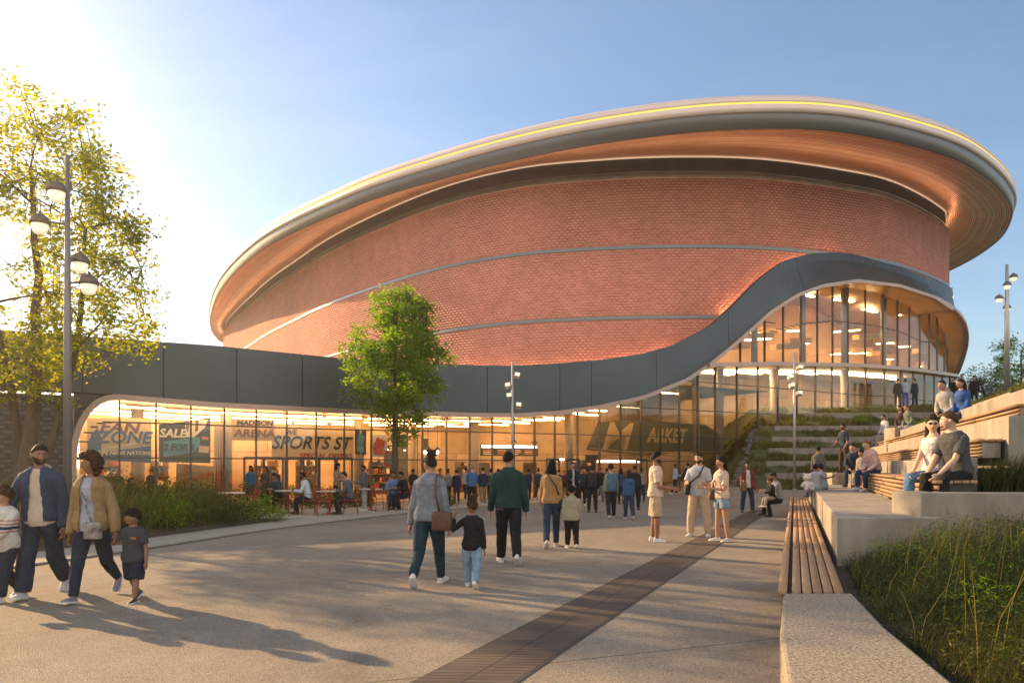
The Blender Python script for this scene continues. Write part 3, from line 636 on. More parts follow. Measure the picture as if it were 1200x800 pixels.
# dark paver strip running across the plaza
def pavermat():
    m = D.materials.new('dark_pavers'); m.use_nodes = True; t = NT(m); b = t.n['Principled BSDF']; b.inputs['Roughness'].default_value = .75
    uv = t.new('ShaderNodeUVMap'); bt = t.new('ShaderNodeTexBrick', Vector=uv.outputs[0], Color1=(.115, .085, .06, 1), Color2=(.085, .063, .046, 1), Mortar=(.02, .017, .014, 1), Scale=1.0, _offset=0.0)
    bt.inputs['Brick Width'].default_value = .37; bt.inputs['Row Height'].default_value = .085; bt.inputs['Mortar Size'].default_value = .008
    nz = t.new('ShaderNodeTexNoise', Vector=uv.outputs[0], Scale=1.5, Detail=5.0); mr = t.new('ShaderNodeMapRange', Value=nz.outputs[0], **{'From__Min': .3, 'From__Max': .7, 'To__Min': .7, 'To__Max': 1.3}); mx = t.new('ShaderNodeMix', _data_type='RGBA', _blend_type='MULTIPLY'); mx.inputs[0].default_value = 1; t.con(bt.outputs[0], mx.inputs[6]); t.con(mr.outputs[0], mx.inputs[7]); t.con(mx.outputs[2], b.inputs['Base Color'])
    bp = t.new('ShaderNodeBump', Strength=.8, Distance=.01, Height=bt.outputs['Fac'], _invert=True); t.con(bp.outputs[0], b.inputs['Normal']); return m
def striplr(y): xl = -.73 + (y - 5.17) * (7.75 + .73) / (24 - 5.17); return xl, xl + lerp(.74, .70, (y - 5.17) / 19)
me = D.meshes.new('paver_strip'); ys = np.linspace(.5, 25.5, 26); vs, fs, uvd = [], [], []
for y in ys:
    a, b = striplr(y); vs += [(a, y, .004), (b, y, .004)]; uvd += [(0, y * 1.095), (.74, y * 1.095 + .05)]
fs = [(2 * i, 2 * i + 1, 2 * i + 3, 2 * i + 2) for i in range(len(ys) - 1)]; me.from_pydata(vs, [], fs); l = me.uv_layers.new(name='UVMap')
for lp in me.loops: l.data[lp.index].uv = uvd[lp.vertex_index]
me.materials.append(pavermat()); tag(link('paver_strip', me), kind='structure')
mb = MB(); vs = []
for y in ys: b = striplr(y)[1]; vs.append([(b, y, .006), (b + .035, y, .006)])
mb.loft([[r[0], r[1]] for r in vs], cap=False, closed=False); tag(mb.build('drain_line', M_drain), kind='structure')
# left kerb: drain slot and path band
KL = [(-13.5, 1), (-10.4, 4.5), (-8.6, 8.0), (-7.47, 10.8), (-6.67, 13.6), (-5.6, 17.8), (-3.75, 22.3), (-1.6, 26.3), (1.6, 30), (6, 33.8)]
GL = [(-15.2, 1), (-12.0, 4.8), (-10.1, 8.6), (-8.75, 11.6), (-7.75, 14.6), (-6.75, 18.8), (-5.6, 22.2)]
kB, kN, kS = spline(KL, .5)
mb = MB(); mb.loft([[(p[0] - n_[0] * .0, p[1] - n_[1] * .0, .008), (p[0] - n_[0] * .07, p[1] - n_[1] * .07, .008)] for p, n_ in zip(kB, kN)], cap=False, closed=False); tag(mb.build('drain_slot', M_drain), kind='structure')
mb = MB(); rows = []
for p, n_ in zip(kB, kN): rows.append([(p[0] - n_[0] * .07, p[1] - n_[1] * .07, .0), (p[0] - n_[0] * .07, p[1] - n_[1] * .07, .035), (p[0] - n_[0] * 1.45, p[1] - n_[1] * 1.45, .035), (p[0] - n_[0] * 1.45, p[1] - n_[1] * 1.45, .0)])
mb.loft(rows, cap=False, closed=False); tag(mb.build('path', M_path), kind='structure')
# cafe terrace floor
poly = [(-5.2, 21.6), (-3.4, 25), (-1.9, 27.2), (-3.4, 28.6), (-8, 26.2), (-16, 22.6), (-16, 20.6), (-8.5, 20.8), (-6.6, 21.0)]
mb = MB(); mb.prism([(x - .2, y) for x, y in poly], 0, .012); tag(mb.build('terrace_floor', mat('terrace_paving', (.42, .36, .27), .85, 0, .12, 2, bump=.2)), kind='structure')
# left planting bed mound
def bedz(x, y):
    d = min(1, max(0, (-(x) - (np.interp(y, [8, 11.6, 14.6, 18.8, 22], [10.0, 8.75, 7.75, 6.75, 5.9]))) / 2.2)); e = min(1, max(0, (20.6 - y) / 1.2))
    return .05 + .42 * d * e
V, Q = [], []; ys = np.linspace(4, 20.6, 30); us = np.linspace(0, 1, 24)
for y in ys:
    x1 = -np.interp(y, [4, 8, 11.6, 14.6, 18.8, 22], [12.4, 10.3, 8.75, 7.75, 6.75, 5.9]); x0 = -30
    for u in us: x = lerp(x1, x0, u ** 1.6); V.append((x, y, bedz(x, y)))
n = len(us)
for j in range(len(ys) - 1):
    for i in range(n - 1): Q.append((j * n + i, (j + 1) * n + i, (j + 1) * n + i + 1, j * n + i + 1))
tag(npmesh('planting_bed', V, Q, M_soil, smooth=True), kind='structure')
# ---- right side: frame along the bench, X = x0 + K*Z
K = .39
def T(x0, Z, z): return (x0 + K * Z, Z, z)
def slab(a0, a1, Z0, Z1, z0, z1, mb, near=None):
    mb.prism([T(a0, Z0, 0)[:2], T(a1, Z0, 0)[:2], T(a1, Z1, 0)[:2], T(a0, Z1, 0)[:2]], z0, z1)
def bevel(o, w=.02):
    md = o.modifiers.new('bevel', 'BEVEL'); md.width = w; md.segments = 2; md.limit_method = 'ANGLE'; return o
mb = MB(); mb.prism([T(-.10, 6.32, 0)[:2], T(.50, 6.32, 0)[:2], T(.62, 5, 0)[:2], T(.82, 3.67, 0)[:2], T(1.2, 1.8, 0)[:2], T(.1, 1.8, 0)[:2], T(-.02, 3.4, 0)[:2], T(-.10, 4.8, 0)[:2]], -.02, .44)
tag(bevel(mb.build('seat_wall', M_conc2), .025), 'speckled concrete seat wall continuing from the near end of the long timber bench', 'concrete wall')
def timber_bench(label, x0, x1, Z0, Z1, z0, z1, nb, nf, gap=.014):
    e = empty('timber_bench', T(x0, Z0, z0)); inv = Matrix.Translation(-Vector(e.location)); th = .045
    lst = []; w_ = (x1 - x0 - .03) / nb
    for k in range(nb):
        a = x0 + .0 + k * w_ + (.03 if k else 0)
        for za, ze in lengths(Z0, Z1, 4.2): lst.append((T(a, za + .003, z1 - th), T(a, ze - .003, z1 - th), (w_ - gap, 0, 0), (0, 0, th)))
    s = boards('seat', lst, e); lst = []; hh = (z1 - th - z0 - .02) / nf
    for k in range(nf):
        for za, ze in lengths(Z0 + .01, Z1 - .01, 3.2): lst.append((T(x0 + .03, za + .003, z0 + .015 + k * hh), T(x0 + .03, ze - .003, z0 + .015 + k * hh), (.03, 0, 0), (0, 0, hh - .022)))
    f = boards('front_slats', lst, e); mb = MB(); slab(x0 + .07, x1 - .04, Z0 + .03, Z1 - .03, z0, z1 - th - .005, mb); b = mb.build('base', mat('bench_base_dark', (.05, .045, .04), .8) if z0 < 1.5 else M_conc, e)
    for o in (s, f, b): o.data.transform(inv)
    return tag(e, label, 'bench')
timber_bench('long low timber slat bench along the right edge of the plaza', -.15, .44, 6.36, 25.5, 0, .45, 6, 5)
timber_bench('slatted timber bench behind the concrete block where the couple in sunglasses sits', 1.86, 2.44, 9.62, 22.2, .9, 1.35, 5, 5)
timber_bench('upper slatted timber bench step above the couple, between two concrete walls', 2.62, 3.0, 10.4, 30, 1.66, 1.93, 3, 4)
timber_bench('topmost narrow timber step against the hill behind the seated couple', 3.42, 3.86, 11.2, 31, 2.25, 2.5, 3, 3)
def conc(label, a0, a1, Z0, Z1, z0, z1, joints=3.0, name='concrete_wall', cat='concrete wall', grp=None):
    e = MB(); 
    for za, ze in lengths(Z0, Z1, joints): slab(a0, a1, za + .004, ze - .004, z0, z1, e)
    if ze - Z0 > .5: slab(a0 + .02, a1 - .02, Z0 + .01, Z1 - .01, z0, z1 - .015, e)
    return tag(bevel(e.build(name, M_conc), .015), label, cat, grp)
conc('wide concrete block with feet of the sitting couple on its top, beside the timber bench', .52, 1.85, 9.0, 20.4, -.02, .9, 2.6, 'concrete_block', 'concrete block')
conc('small concrete block at the far end of the wide block', .45, 1.5, 20.6, 23.6, -.02, .92, 3, 'concrete_block', 'concrete block')
conc('concrete step block behind the boys sitting at the far end of the terrace', 1.72, 2.3, 22.4, 24.0, .0, 1.3, 3, 'concrete_block', 'concrete block')
conc('taller stepped concrete block at the foot of the grass terraces', 2.0, 2.9, 24.2, 26.0, .0, 1.62, 3, 'concrete_block', 'concrete block')
conc('lower concrete retaining wall directly behind the slatted bench of the couple', 2.45, 2.60, 10.3, 31, .5, 1.66, 2.4)
conc('concrete retaining wall above the upper timber bench step', 3.02, 3.4, 10.25, 33, .5, 2.25, 3.4)
conc('top concrete retaining wall holding the grassy hill', 3.88, 4.25, 10.6, 34, .5, 2.85, 3.6)
mb = MB(); mb.prism([(5.22, 9.25), (10.5, 9.25), (10.5, 9.6), (5.55, 9.6), (5.55, 9.98), (5.22, 9.98)], -.02, 1.2); tag(bevel(mb.build('planter_wall', M_conc), .015), 'concrete planter wall in front of the seated couple with grass growing behind it', 'planter wall')
for lab, a0, a1, z0, Z0, Z1, z1 in [('pale concrete seat block under the man in a white shirt on the hill', 3.5, 4.4, 2.2, 31.0, 33.2, 2.86), ('bright pale concrete block beside the pair sitting on the grass hill', 4.75, 5.7, 2.4, 26.6, 27.6, 3.12), ('concrete seat ledge of the couple in grey and blue', 3.9, 4.6, 2.2, 16.5, 19.6, 2.72), ('low concrete kerb in the grass below the right lamp post', 6.6, 7.0, 3.0, 22, 31, 3.8)]:
    conc(lab, a0, a1, Z0, Z1, z0, z1, 3, 'concrete_block', 'concrete block')
mb = MB(); mb.prism([T(3.88, 10.3, 0)[:2], (T(3.88, 10.3, 0)[0] + 14, 10.3), (T(3.88, 10.3, 0)[0] + 14, 10.58), T(3.88, 10.58, 0)[:2]], -.02, 2.95); tag(bevel(mb.build('concrete_wall', M_conc), .015), 'concrete end wall of the hill facing the near planter', 'concrete wall')
# near planter soil
V, Q = [], []; Zs = np.linspace(1.5, 9.24, 20); us = np.linspace(0, 1, 16)
for Z in Zs:
    a0 = np.interp(Z, [1.8, 3.67, 5, 6.3, 9.3], [1.15, .8, .6, .48, .47]) if Z < 9.0 else .5
    for u in us: a = lerp(a0, 7.5, u); V.append((a + K * Z, Z, .30 + .05 * (a - a0)))
n = len(us)
for j in range(len(Zs) - 1):
    for i in range(n - 1): Q.append((j * n + i, j * n + i + 1, (j + 1) * n + i + 1, (j + 1) * n + i))
tag(npmesh('soil', V, Q, M_soil, smooth=True), kind='structure')
mb = MB(); mb.prism([(5.6, 9.62), (10.5, 9.62), (10.5, 10.2), T(2.62, 10.2, 0)[:2], (6.5, 9.98), (5.6, 9.98)], .5, 1.12); tag(mb.build('soil', M_soil), kind='structure')
# hill
ROWZ = [(36, 554), (37.8, 540), (39.6, 525), (41.2, 512), (42.8, 499), (45.2, 484)]
rowz = [zat(y, Z) for Z, y in ROWZ]
def h_side(a): return float(np.interp(a, [3.9, 4.3, 5.6, 7, 9, 12, 40], [2.5, 2.62, 2.95, 3.7, 4.6, 5.3, 5.6]))
def h_back(X, Z):
    h = float(np.interp(Z, [33.2, 35.8] + [r[0] for r in ROWZ[1:]] + [47, 60], [.3, rowz[0] - .3] + [z - .2 for z in rowz[1:]] + [5.35, 5.6]))
    return min(h, .95 * (X - 10.5) - .2)
def hill(X, Z):
    a = X - K * Z; s = h_side(a) if a > 3.88 else -.4; b = h_back(X, Z) if Z > 33.2 else -.4
    if Z < 10.75: return -.4
    return max(s, b)
AX = np.r_[np.linspace(-8, 3.87, 30), np.linspace(3.89, 14, 30), np.linspace(15, 70, 14)]; ZZ = np.r_[np.linspace(10.5, 10.74, 2), np.linspace(10.78, 33.1, 38), np.linspace(33.3, 48, 40), np.linspace(50, 110, 14)]
V, Q = [], []
for Z in ZZ:
    for a in AX:
        X = a + K * Z; h = hill(X, Z)
        V.append((X, Z, h + .06 * mnoise.noise(Vector((X * .7, Z * .7, 0))) if h > 0 else -.4))
n = len(AX)
for j in range(len(ZZ) - 1):
    for i in range(n - 1): Q.append((j * n + i, j * n + i + 1, (j + 1) * n + i + 1, (j + 1) * n + i))
tag(npmesh('hill', V, Q, M_turf, smooth=True), kind='structure')
rn = ['lowest', 'second', 'third', 'fourth', 'fifth', 'topmost']
for (Z, y), z, nm in zip(ROWZ, rowz, rn):
    x0 = 11.1 + (z + .25) / .95; x1 = x0
    while x1 < 30 and not (x1 - K * Z > 3.0 and h_side(x1 - K * Z) > z - .05): x1 += .25
    pts = [(x0 + (x1 - x0) * u, Z - .9 * u ** 2) for u in np.linspace(0, 1, 14)]
    mb = MB(); mb.loft([[(x, yy - .17, z - .9), (x, yy - .17, z), (x, yy + .17, z), (x, yy + .17, z - .9)] for x, yy in pts])
    tag(bevel(mb.build('terrace_kerb', M_conc), .02), nm + ' long concrete kerb of the grass terraces below the glass front', 'kerb', 'concrete kerbs of the grass terraces')
# dark rubble edging on the slope beside the glass
mbs = []
for i in range(46):
    t = i / 45; Z = 36 + t * 8.5; z = lerp(.45, 4.4, t); X = 10.6 + (z + .2) / .95 - .15 + random.uniform(-.25, .25); r = random.uniform(.14, .26)
    mb = MB(); mb.ball((0, 0, 0), (r, r * .9, r * .7), 7, 5); mb.v = [tuple(Vector(p) * (1 + .35 * mnoise.noise(Vector(p) * 6 + Vector((i, 0, 0))))) for p in mb.v]
    o = mb.build('edging_rock', mat('dark_rock', (.12, .11, .09), .9, 0, .3, 4), loc=None); o.location = (X, Z, z); o.rotation_euler = (0, 0, i)
    tag(o, 'dark rough rock in the edging that climbs beside the glass front', 'rock', 'dark edging rocks')
# ================================================================== PLANTS
M_grass = leafmat('grass_blades', (.05, .07, .014), (.13, .135, .03), (.30, .24, .08), .4, (1.6, 1.5, .6), .55)
M_grassd = leafmat('dark_grass_blades', (.026, .038, .012), (.065, .07, .022), (.20, .165, .06), .35, (1.6, 1.5, .6), .55)
M_leaf = leafmat('tree_leaves', (.11, .15, .014), (.185, .22, .02), (.31, .30, .035), .66, (2.5, 2.3, .42))
M_leaf2 = leafmat('green_tree_leaves', (.07, .135, .016), (.125, .20, .024), (.21, .25, .035), .58, (2.1, 2.3, .45))
M_leafd = leafmat('shrub_leaves', (.03, .055, .014), (.055, .08, .02), (.11, .12, .035), .35)
M_bark = mat('tree_bark', (.10, .075, .05), .9, 0, .35, 7, bump=.8, bscale=26, stretch=(1, 1, .25))
def blades(name, P, H, W, m, bend=.45, seed=1, wind=(.15, -.05), plume=0.0, hue=None):
    r = np.random.default_rng(seed); n = len(P); P = np.asarray(P, float); H = np.asarray(H)[:, None]; a = r.uniform(0, 2 * math.pi, n)
    d = np.c_[np.cos(a), np.sin(a)]; b = (r.uniform(.1, 1, n) * bend)[:, None]; sd = np.c_[-d[:, 1], d[:, 0]]; W = np.asarray(W)[:, None]
    V = []; lv = [0, .4, .75, 1.0]; wv = [.8, 1.0, .7, .08]
    for t, w_ in zip(lv, wv):
        off = (d * b + np.array(wind)) * H * t ** 1.8; z = H * (t - .35 * b * t ** 2)
        c = np.c_[P[:, :2] + off, P[:, 2:3] + z]; s3 = np.c_[sd * W * w_, np.zeros(n)]
        V += [c - s3, c + s3]
    V = np.stack(V, 1).reshape(-1, 3); base = np.arange(n)[:, None] * 8
    Q = np.concatenate([base + np.array([[2 * i, 2 * i + 1, 2 * i + 3, 2 * i + 2]]) for i in range(3)], 0)
    hv = np.clip(r.normal(.42, .22, n), 0, 1) if hue is None else hue
    o = npmesh(name, V, Q, m, attr=np.repeat(hv, 8)); return o
def nz2(X, Y, s, seed=0): return np.array([mnoise.noise(Vector((x * s, y * s, seed))) for x, y in zip(X, Y)])
def tufts(n, poly, per, spread, seed):           # clumped points inside a polygon
    r = np.random.default_rng(seed); poly = np.array(poly); lo, hi = poly.min(0), poly.max(0); out = []
    def inside(p):
        x, y = p[:, 0], p[:, 1]; c = np.zeros(len(p), bool); j = len(poly) - 1
        for i in range(len(poly)):
            xi, yi = poly[i]; xj, yj = poly[j]
            c ^= ((yi > y) != (yj > y)) & (x < (xj - xi) * (y - yi) / (yj - yi + 1e-12) + xi); j = i
        return c
    k = n // per; c = r.uniform(lo, hi, (k * 4, 2)); c = c[inside(c)]
    while len(c) < k: d = r.uniform(lo, hi, (k * 4, 2)); c = np.r_[c, d[inside(d)]]
    c = c[:k]; p = np.repeat(c, per, 0) + r.normal(0, spread, (k * per, 2)); ok = inside(p); return p[ok], np.repeat(np.arange(k), per)[ok]
# ---- leaves
def leaf_cloud(C, per, rad, size, seed, flat=.75, aspect=.5):
    r = np.random.default_rng(seed); C = np.asarray(C); rad = np.broadcast_to(np.asarray(rad, float), (len(C),))
    n = len(C) * per; g = r.normal(0, .5, (n, 3)) * np.array([1, 1, flat]); g /= np.maximum(1, np.linalg.norm(g, axis=1) / 1.25)[:, None]
    p = np.repeat(C, per, 0) + g * np.repeat(rad, per)[:, None]
    d = r.normal(0, 1, (n, 3)); d[:, 2] *= .6; d /= np.linalg.norm(d, axis=1)[:, None]; e = np.cross(d, r.normal(0, 1, (n, 3))); e /= np.linalg.norm(e, axis=1)[:, None]
    s = size * r.uniform(.6, 1.2, n)[:, None]; f = np.cross(d, e) * s * .12
    V = np.stack([p - d * s * .5, p + e * s * aspect * .5 + f, p + d * s * .5, p - e * s * aspect * .5 + f], 1).reshape(-1, 3)
    Q = np.arange(n * 4).reshape(-1, 4); hv = np.clip(np.repeat(r.normal(.45, .2, len(C)), per) + r.normal(0, .16, n), 0, 1); return V, Q, np.repeat(hv, 4)
# near planter on the right
poly = [T(.62, 5.6, 0)[:2], T(.9, 3.9, 0)[:2], T(1.3, 2.4, 0)[:2], (5.5, 2.4), (8.5, 5), (9, 9.1), (4.3, 8.9), T(.6, 8.8, 0)[:2], T(.6, 6.4, 0)[:2]]
p, cid = tufts(64000, poly, 40, .13, 5); a = p[:, 0] - K * p[:, 1]
r = np.random.default_rng(3); ch = r.uniform(.45, 1.0, cid.max() + 1); edge_ = np.clip((a - .3) / 1.2, .5, 1) * (1 + .25 * nz2(p[:, 0], p[:, 1], 1.1, 4))
H = .70 * ch[cid] * r.uniform(.45, 1.15, len(p)) * edge_; hue = np.clip(.38 + .35 * nz2(p[:, 0], p[:, 1], .9) + r.normal(0, .2, len(p)), 0, 1)
tag(blades('grass', np.c_[p, .29 + .05 * (a - .5)], H, r.uniform(.0013, .0030, len(p)), M_grassd, 1.1, 6, hue=hue), 'wispy ornamental grass filling the near planter', kind='stuff')
p, cid = tufts(2600, poly, 3, .16, 25); a = p[:, 0] - K * p[:, 1]; r = np.random.default_rng(4); edge_ = np.clip((a - .45) / 1.3, .25, 1)
C = np.c_[p, .30 + .05 * (a - .5) + r.uniform(.05, .52, len(p)) * edge_]
V, Q, A = leaf_cloud(C, 26, r.uniform(.09, .2, len(p)), .045, 26, .8, .22); tag(npmesh('ground_cover', V, Q, M_leafd, attr=A), 'low bushy olive foliage between the grasses of the near planter', kind='stuff')
p, cid = tufts(420, poly, 3, .18, 27); a = p[:, 0] - K * p[:, 1]; ok = a > .95; p, a = p[ok], a[ok]; r = np.random.default_rng(6)
V, Q, A = leaf_cloud(np.c_[p, .5 + .05 * a + r.uniform(0, .26, len(p))], 30, r.uniform(.08, .18, len(p)), .05, 28, .9, .16); tag(npmesh('ground_cover', V, Q, M_leaf2, attr=A), 'feathery yellow-green plant tips rising from the near planter', kind='stuff')
p, cid = tufts(900, poly, 6, .2, 15); a = p[:, 0] - K * p[:, 1]
tag(blades('grass', np.c_[p, .3 + .05 * (a - .5)], np.random.default_rng(1).uniform(.75, 1.05, len(p)) * np.clip((a - .3) / .8, .4, 1), np.full(len(p), .0022), M_grass, .5, 16, hue=np.full(len(p), .95)), 'thin straw coloured seed stalks above the near planter', kind='stuff')
# grass behind the planter wall beside the couple
p, cid = tufts(5200, [T(2.52, 9.66, 0)[:2], (10.4, 9.66), (10.4, 10.15), T(2.55, 10.15, 0)[:2]], 20, .08, 8); r = np.random.default_rng(8)
tag(blades('grass', np.c_[p, np.full(len(p), 1.1)], r.uniform(.3, .72, len(p)), r.uniform(.003, .006, len(p)), M_grassd, .6, 9), 'tall dark grass behind the concrete planter wall', kind='stuff')
# left bed
poly = [(-8.95, 11.7), (-7.95, 14.6), (-6.95, 18.6), (-6.7, 20.3), (-9, 20.4), (-26, 20.3), (-24, 13), (-14, 5), (-10.2, 9)]
p, cid = tufts(52000, poly, 34, .17, 21); r = np.random.default_rng(22); bz = np.array([bedz(x, y) for x, y in p]); big = nz2(p[:, 0], p[:, 1], .35, 3)
ch = r.uniform(.6, 1.1, cid.max() + 1); H = (.80 + .32 * big) * ch[cid] * r.uniform(.6, 1.15, len(p)); hue = np.clip(.40 + .5 * nz2(p[:, 0], p[:, 1], .5, 7) + r.normal(0, .15, len(p)), 0, 1)
tag(blades('grass', np.c_[p, bz - .02], H, r.uniform(.005, .011, len(p)), M_grass, .6, 23, hue=hue), 'long wild grass in the bed at the left of the plaza', kind='stuff')
# hill grass
xs, ys = [], []; r = np.random.default_rng(31); P = []
a = r.uniform(4.3, 16, 60000); Z = r.uniform(10.5, 48, 60000); P.append(np.c_[a + K * Z, Z])
Z = r.uniform(33.4, 46.5, 60000); X = r.uniform(10.8, 27, 60000); P.append(np.c_[X, Z]); P = np.concatenate(P)
nn = nz2(P[:, 0], P[:, 1], .8, 2); P = P[nn > -.12]; nn = nn[nn > -.12]
hz = np.array([hill(x, z) for x, z in P]); ok = hz > .25; near = np.array([min(abs(z - (R_[0] - .9 * 0)) for R_ in ROWZ) for z in P[:, 1]]); ok &= (near > .3) | ((P[:, 0] - K * P[:, 1]) > 4.3)
P, hz, nn = P[ok], hz[ok], nn[ok]; sel = r.permutation(len(P))[:64000]; P, hz, nn = P[sel], hz[sel], nn[sel]
hue = np.clip(.45 + .45 * nz2(P[:, 0], P[:, 1], .3, 9) + r.normal(0, .15, len(P)), 0, 1)
tag(blades('grass', np.c_[P, hz - .03], np.clip(.24 + .34 * nn, .1, .6) * r.uniform(.6, 1.2, len(P)), r.uniform(.010, .022, len(P)), M_grass, .6, 33, hue=hue), 'rough grass growing on the terraced hill', kind='stuff')
def curve_pts(a, b, n, sag, rr):
    a, b = Vector(a), Vector(b); m = (a + b) / 2 + Vector((rr.uniform(-1, 1), rr.uniform(-1, 1), 0)) * (b - a).length * .10 + Vector((0, 0, sag * (b - a).length))
    return [(1 - t) ** 2 * a + 2 * t * (1 - t) * m + t * t * b for t in [i / n for i in range(n + 1)]]
def tree(label, base, cen, rad, stems, ncl, per, crad, lsize, tr, leafm, seed, cat='tree', name='tree', limbs=9, keep=None, shell=.55):
    rr = random.Random(seed); e = empty(name, base); B = Vector(base); wood_ = MB(); nodes = []
    for (top, r0, r1, lean) in stems:
        pts = curve_pts(B, Vector(top), 10, 0, rr); pts = [p + Vector((mnoise.noise(p * .8) * .16, mnoise.noise(p * .8 + Vector((9, 0, 0))) * .16, 0)) * (i / 10) for i, p in enumerate(pts)]
        rs = [lerp(r0, r1, (i / 10) ** .7) for i in range(11)]; rs[0] *= 1.35; rs[1] *= 1.05
        wood_.tube(pts, rs, 10); nodes += [(p, r_) for p, r_ in zip(pts[4:], rs[4:])]
    C = []
    k = 0
    while len(C) < ncl and k < 60000:
        k += 1; v = Vector((rr.gauss(0, 1), rr.gauss(0, 1), rr.gauss(0, 1))).normalized() * (shell + (1 - shell) * rr.random() ** .6)
        v *= 1 + .42 * mnoise.noise(v * 2.1 + Vector((seed, 0, 0)))
        p = Vector(cen) + Vector((v.x * rad[0], v.y * rad[1], v.z * rad[2]))
        if mnoise.noise(p * (1.1 / max(.6, crad)) * .55 + Vector((0, seed, 0))) < -.12: continue
        if keep and not keep(p): continue
        C.append(p)
    tips = []
    far = sorted(C, key=lambda p: rr.random())[:limbs * 3]
    for i, c in enumerate(far):
        cand = [(p, r_) for p, r_ in nodes if p.z < c.z - .1] or nodes
        p0, r0 = min(cand, key=lambda q: (q[0] - c).length + (0.6 * abs(q[0].z - (c.z - .5 * (c - q[0]).length)))); pts = curve_pts(p0, c, 7, .10, rr)
        r0 = min(r0 * .62, tr * (.75 if i < limbs else .45)); rs = [lerp(r0, .012, (j / 7) ** .8) for j in range(8)]; wood_.tube(pts, rs, 6)
        nodes += [(p, r_) for p, r_ in list(zip(pts, rs))[2:]]
    for c in C:
        p0, r0 = min(nodes, key=lambda q: (q[0] - c).length_squared); 
        if (c - p0).length > .15: wood_.tube(curve_pts(p0, c, 3, .06, rr), [min(.022, r0 * .6 + .006), .014, .010, .006], 4)
    V, Q, A = leaf_cloud([tuple(c) for c in C], per, [crad * rr.uniform(.7, 1.25) for _ in C], lsize, seed)
    t_ = wood_.build('trunk', M_bark, e, smooth=True); t_.data.transform(Matrix.Translation(-B)); c_ = npmesh('crown', V - np.array(B), Q, leafm, e, attr=A)
    return tag(e, label, cat)
bx = at(24, 19.0)
tree('tall many-branched tree with sunlit yellow-green leaves at the left edge', (bx.x, 19, .1), (bx.x - .2, 19, 7.0), (3.7, 3.0, 4.1), [((bx.x + .3, 19, 9.3), .27, .05, 0), ((bx.x + 1.9, 18.6, 7.6), .17, .04, 0), ((bx.x - 1.9, 19.4, 8.4), .17, .04, 0)], 400, 58, .46, .15, .09, M_leaf, 5, limbs=12, keep=lambda p: p.z > 3.2 and p.z < 11.3 and 600 + F * p.x / p.y < 176 - .16 * max(0, 210 - (HY - (p.z - EYE) * F / p.y)) * 6 + 0)
bx = at(461, 27.0)
tree('single green tree with a full rounded crown growing in front of the glass facade', (bx.x, 27, 0), (bx.x + .05, 27, 5.45), (1.8, 1.8, 2.75), [((bx.x + .1, 27, 7.2), .15, .04, 0)], 360, 60, .34, .14, .06, M_leaf2, 12, limbs=12, shell=.35)
bx = at(1150, 62)
tree('dark bushy tree standing beyond the top of the hill', (bx.x, 62, 4.6), (bx.x, 62, 7.9), (2.7, 2.3, 2.0), [((bx.x, 62, 8.6), .2, .06, 0)], 130, 40, .55, .2, .08, M_leafd, 15, limbs=6, shell=.3)
bx = at(1196, 36)
tree('small airy tree cut by the right edge of the picture on the hill', (bx.x, 36, 4.6), (bx.x, 36, 6.6), (1.35, 1.3, 1.5), [((bx.x, 36, 7.2), .08, .03, 0)], 90, 34, .34, .13, .04, M_leaf2, 19, limbs=5, shell=.3)
bx = at(1178, 60)
tree('slim young tree between the bushy tree and the right lamp post', (bx.x, 60, 4.8), (bx.x, 60, 7.0), (1.0, 1.0, 1.7), [((bx.x, 60, 8.0), .08, .03, 0)], 40, 34, .4, .18, .04, M_leaf2, 20, limbs=4, shell=.3)
def shrub(label, x, y, z, r, h, n, seed, m=None, name='shrub', grp=None):
    e = empty(name, (x, y, z)); rr = random.Random(seed); C = []
    for _ in range(n):
        a = rr.uniform(0, 6.28); q = rr.random() ** .5; C.append((r * q * math.cos(a), r * q * math.sin(a), h * (.15 + .8 * rr.random() * math.sqrt(max(.05, 1 - q * q)))))
    V, Q, A = leaf_cloud(C, 26, r * .3, .085, seed); npmesh('foliage', V, Q, m or M_leafd, e, attr=A)
    st = MB()
    for c in C[:6]: st.tube([(0, 0, -.02), (c[0] * .5, c[1] * .5, c[2] * .55), c], [.014, .01, .005], 5)
    st.build('stem', M_bark, e); return tag(e, label, 'shrub', grp)
for i, (px, Y, r_, h, lab) in enumerate([(300, 25.6, 1.0, .95, 'bushy shrub in front of the doors at the left end of the cafe'), (345, 26.2, .8, .85, 'green shrub behind the man in the white shirt at the cafe'), (385, 26.6, .8, .75, 'low shrub behind the standing woman in tan at the cafe'), (418, 27.2, .6, .7, 'small shrub behind the standing man in light jeans'), (512, 26.9, .62, .85, 'rounded green shrub between the two groups in front of the doors'), (250, 24.4, 1.1, 1.1, 'wide dark shrub beside the empty red cafe chairs'), (205, 22.6, 1.2, 1.25, 'wide dark shrub below the banner with blue letters'), (150, 21.6, 1.2, 1.2, 'wide dark shrub near the rounded corner of the glass')]):
    p = at(px, Y); shrub(lab, p.x, Y, 0, r_, h, 60, 40 + i)
for i, (px, Y) in enumerate([(1086, 30), (1100, 27), (1048, 36), (1072, 38), (1130, 30), (1010, 44)]):
    p = at(px, Y); z = hill(p.x, Y); shrub('pale green grassy shrub %s' % ['above the bright concrete block', 'behind the couple in grey and blue', 'on the hill behind the man in a white shirt', 'on the hill below the group at the glass', 'left of the right lamp post', 'at the top kerb under the glass front'][i], p.x, Y, z, .55, .6, 40, 60 + i, M_leaf2)

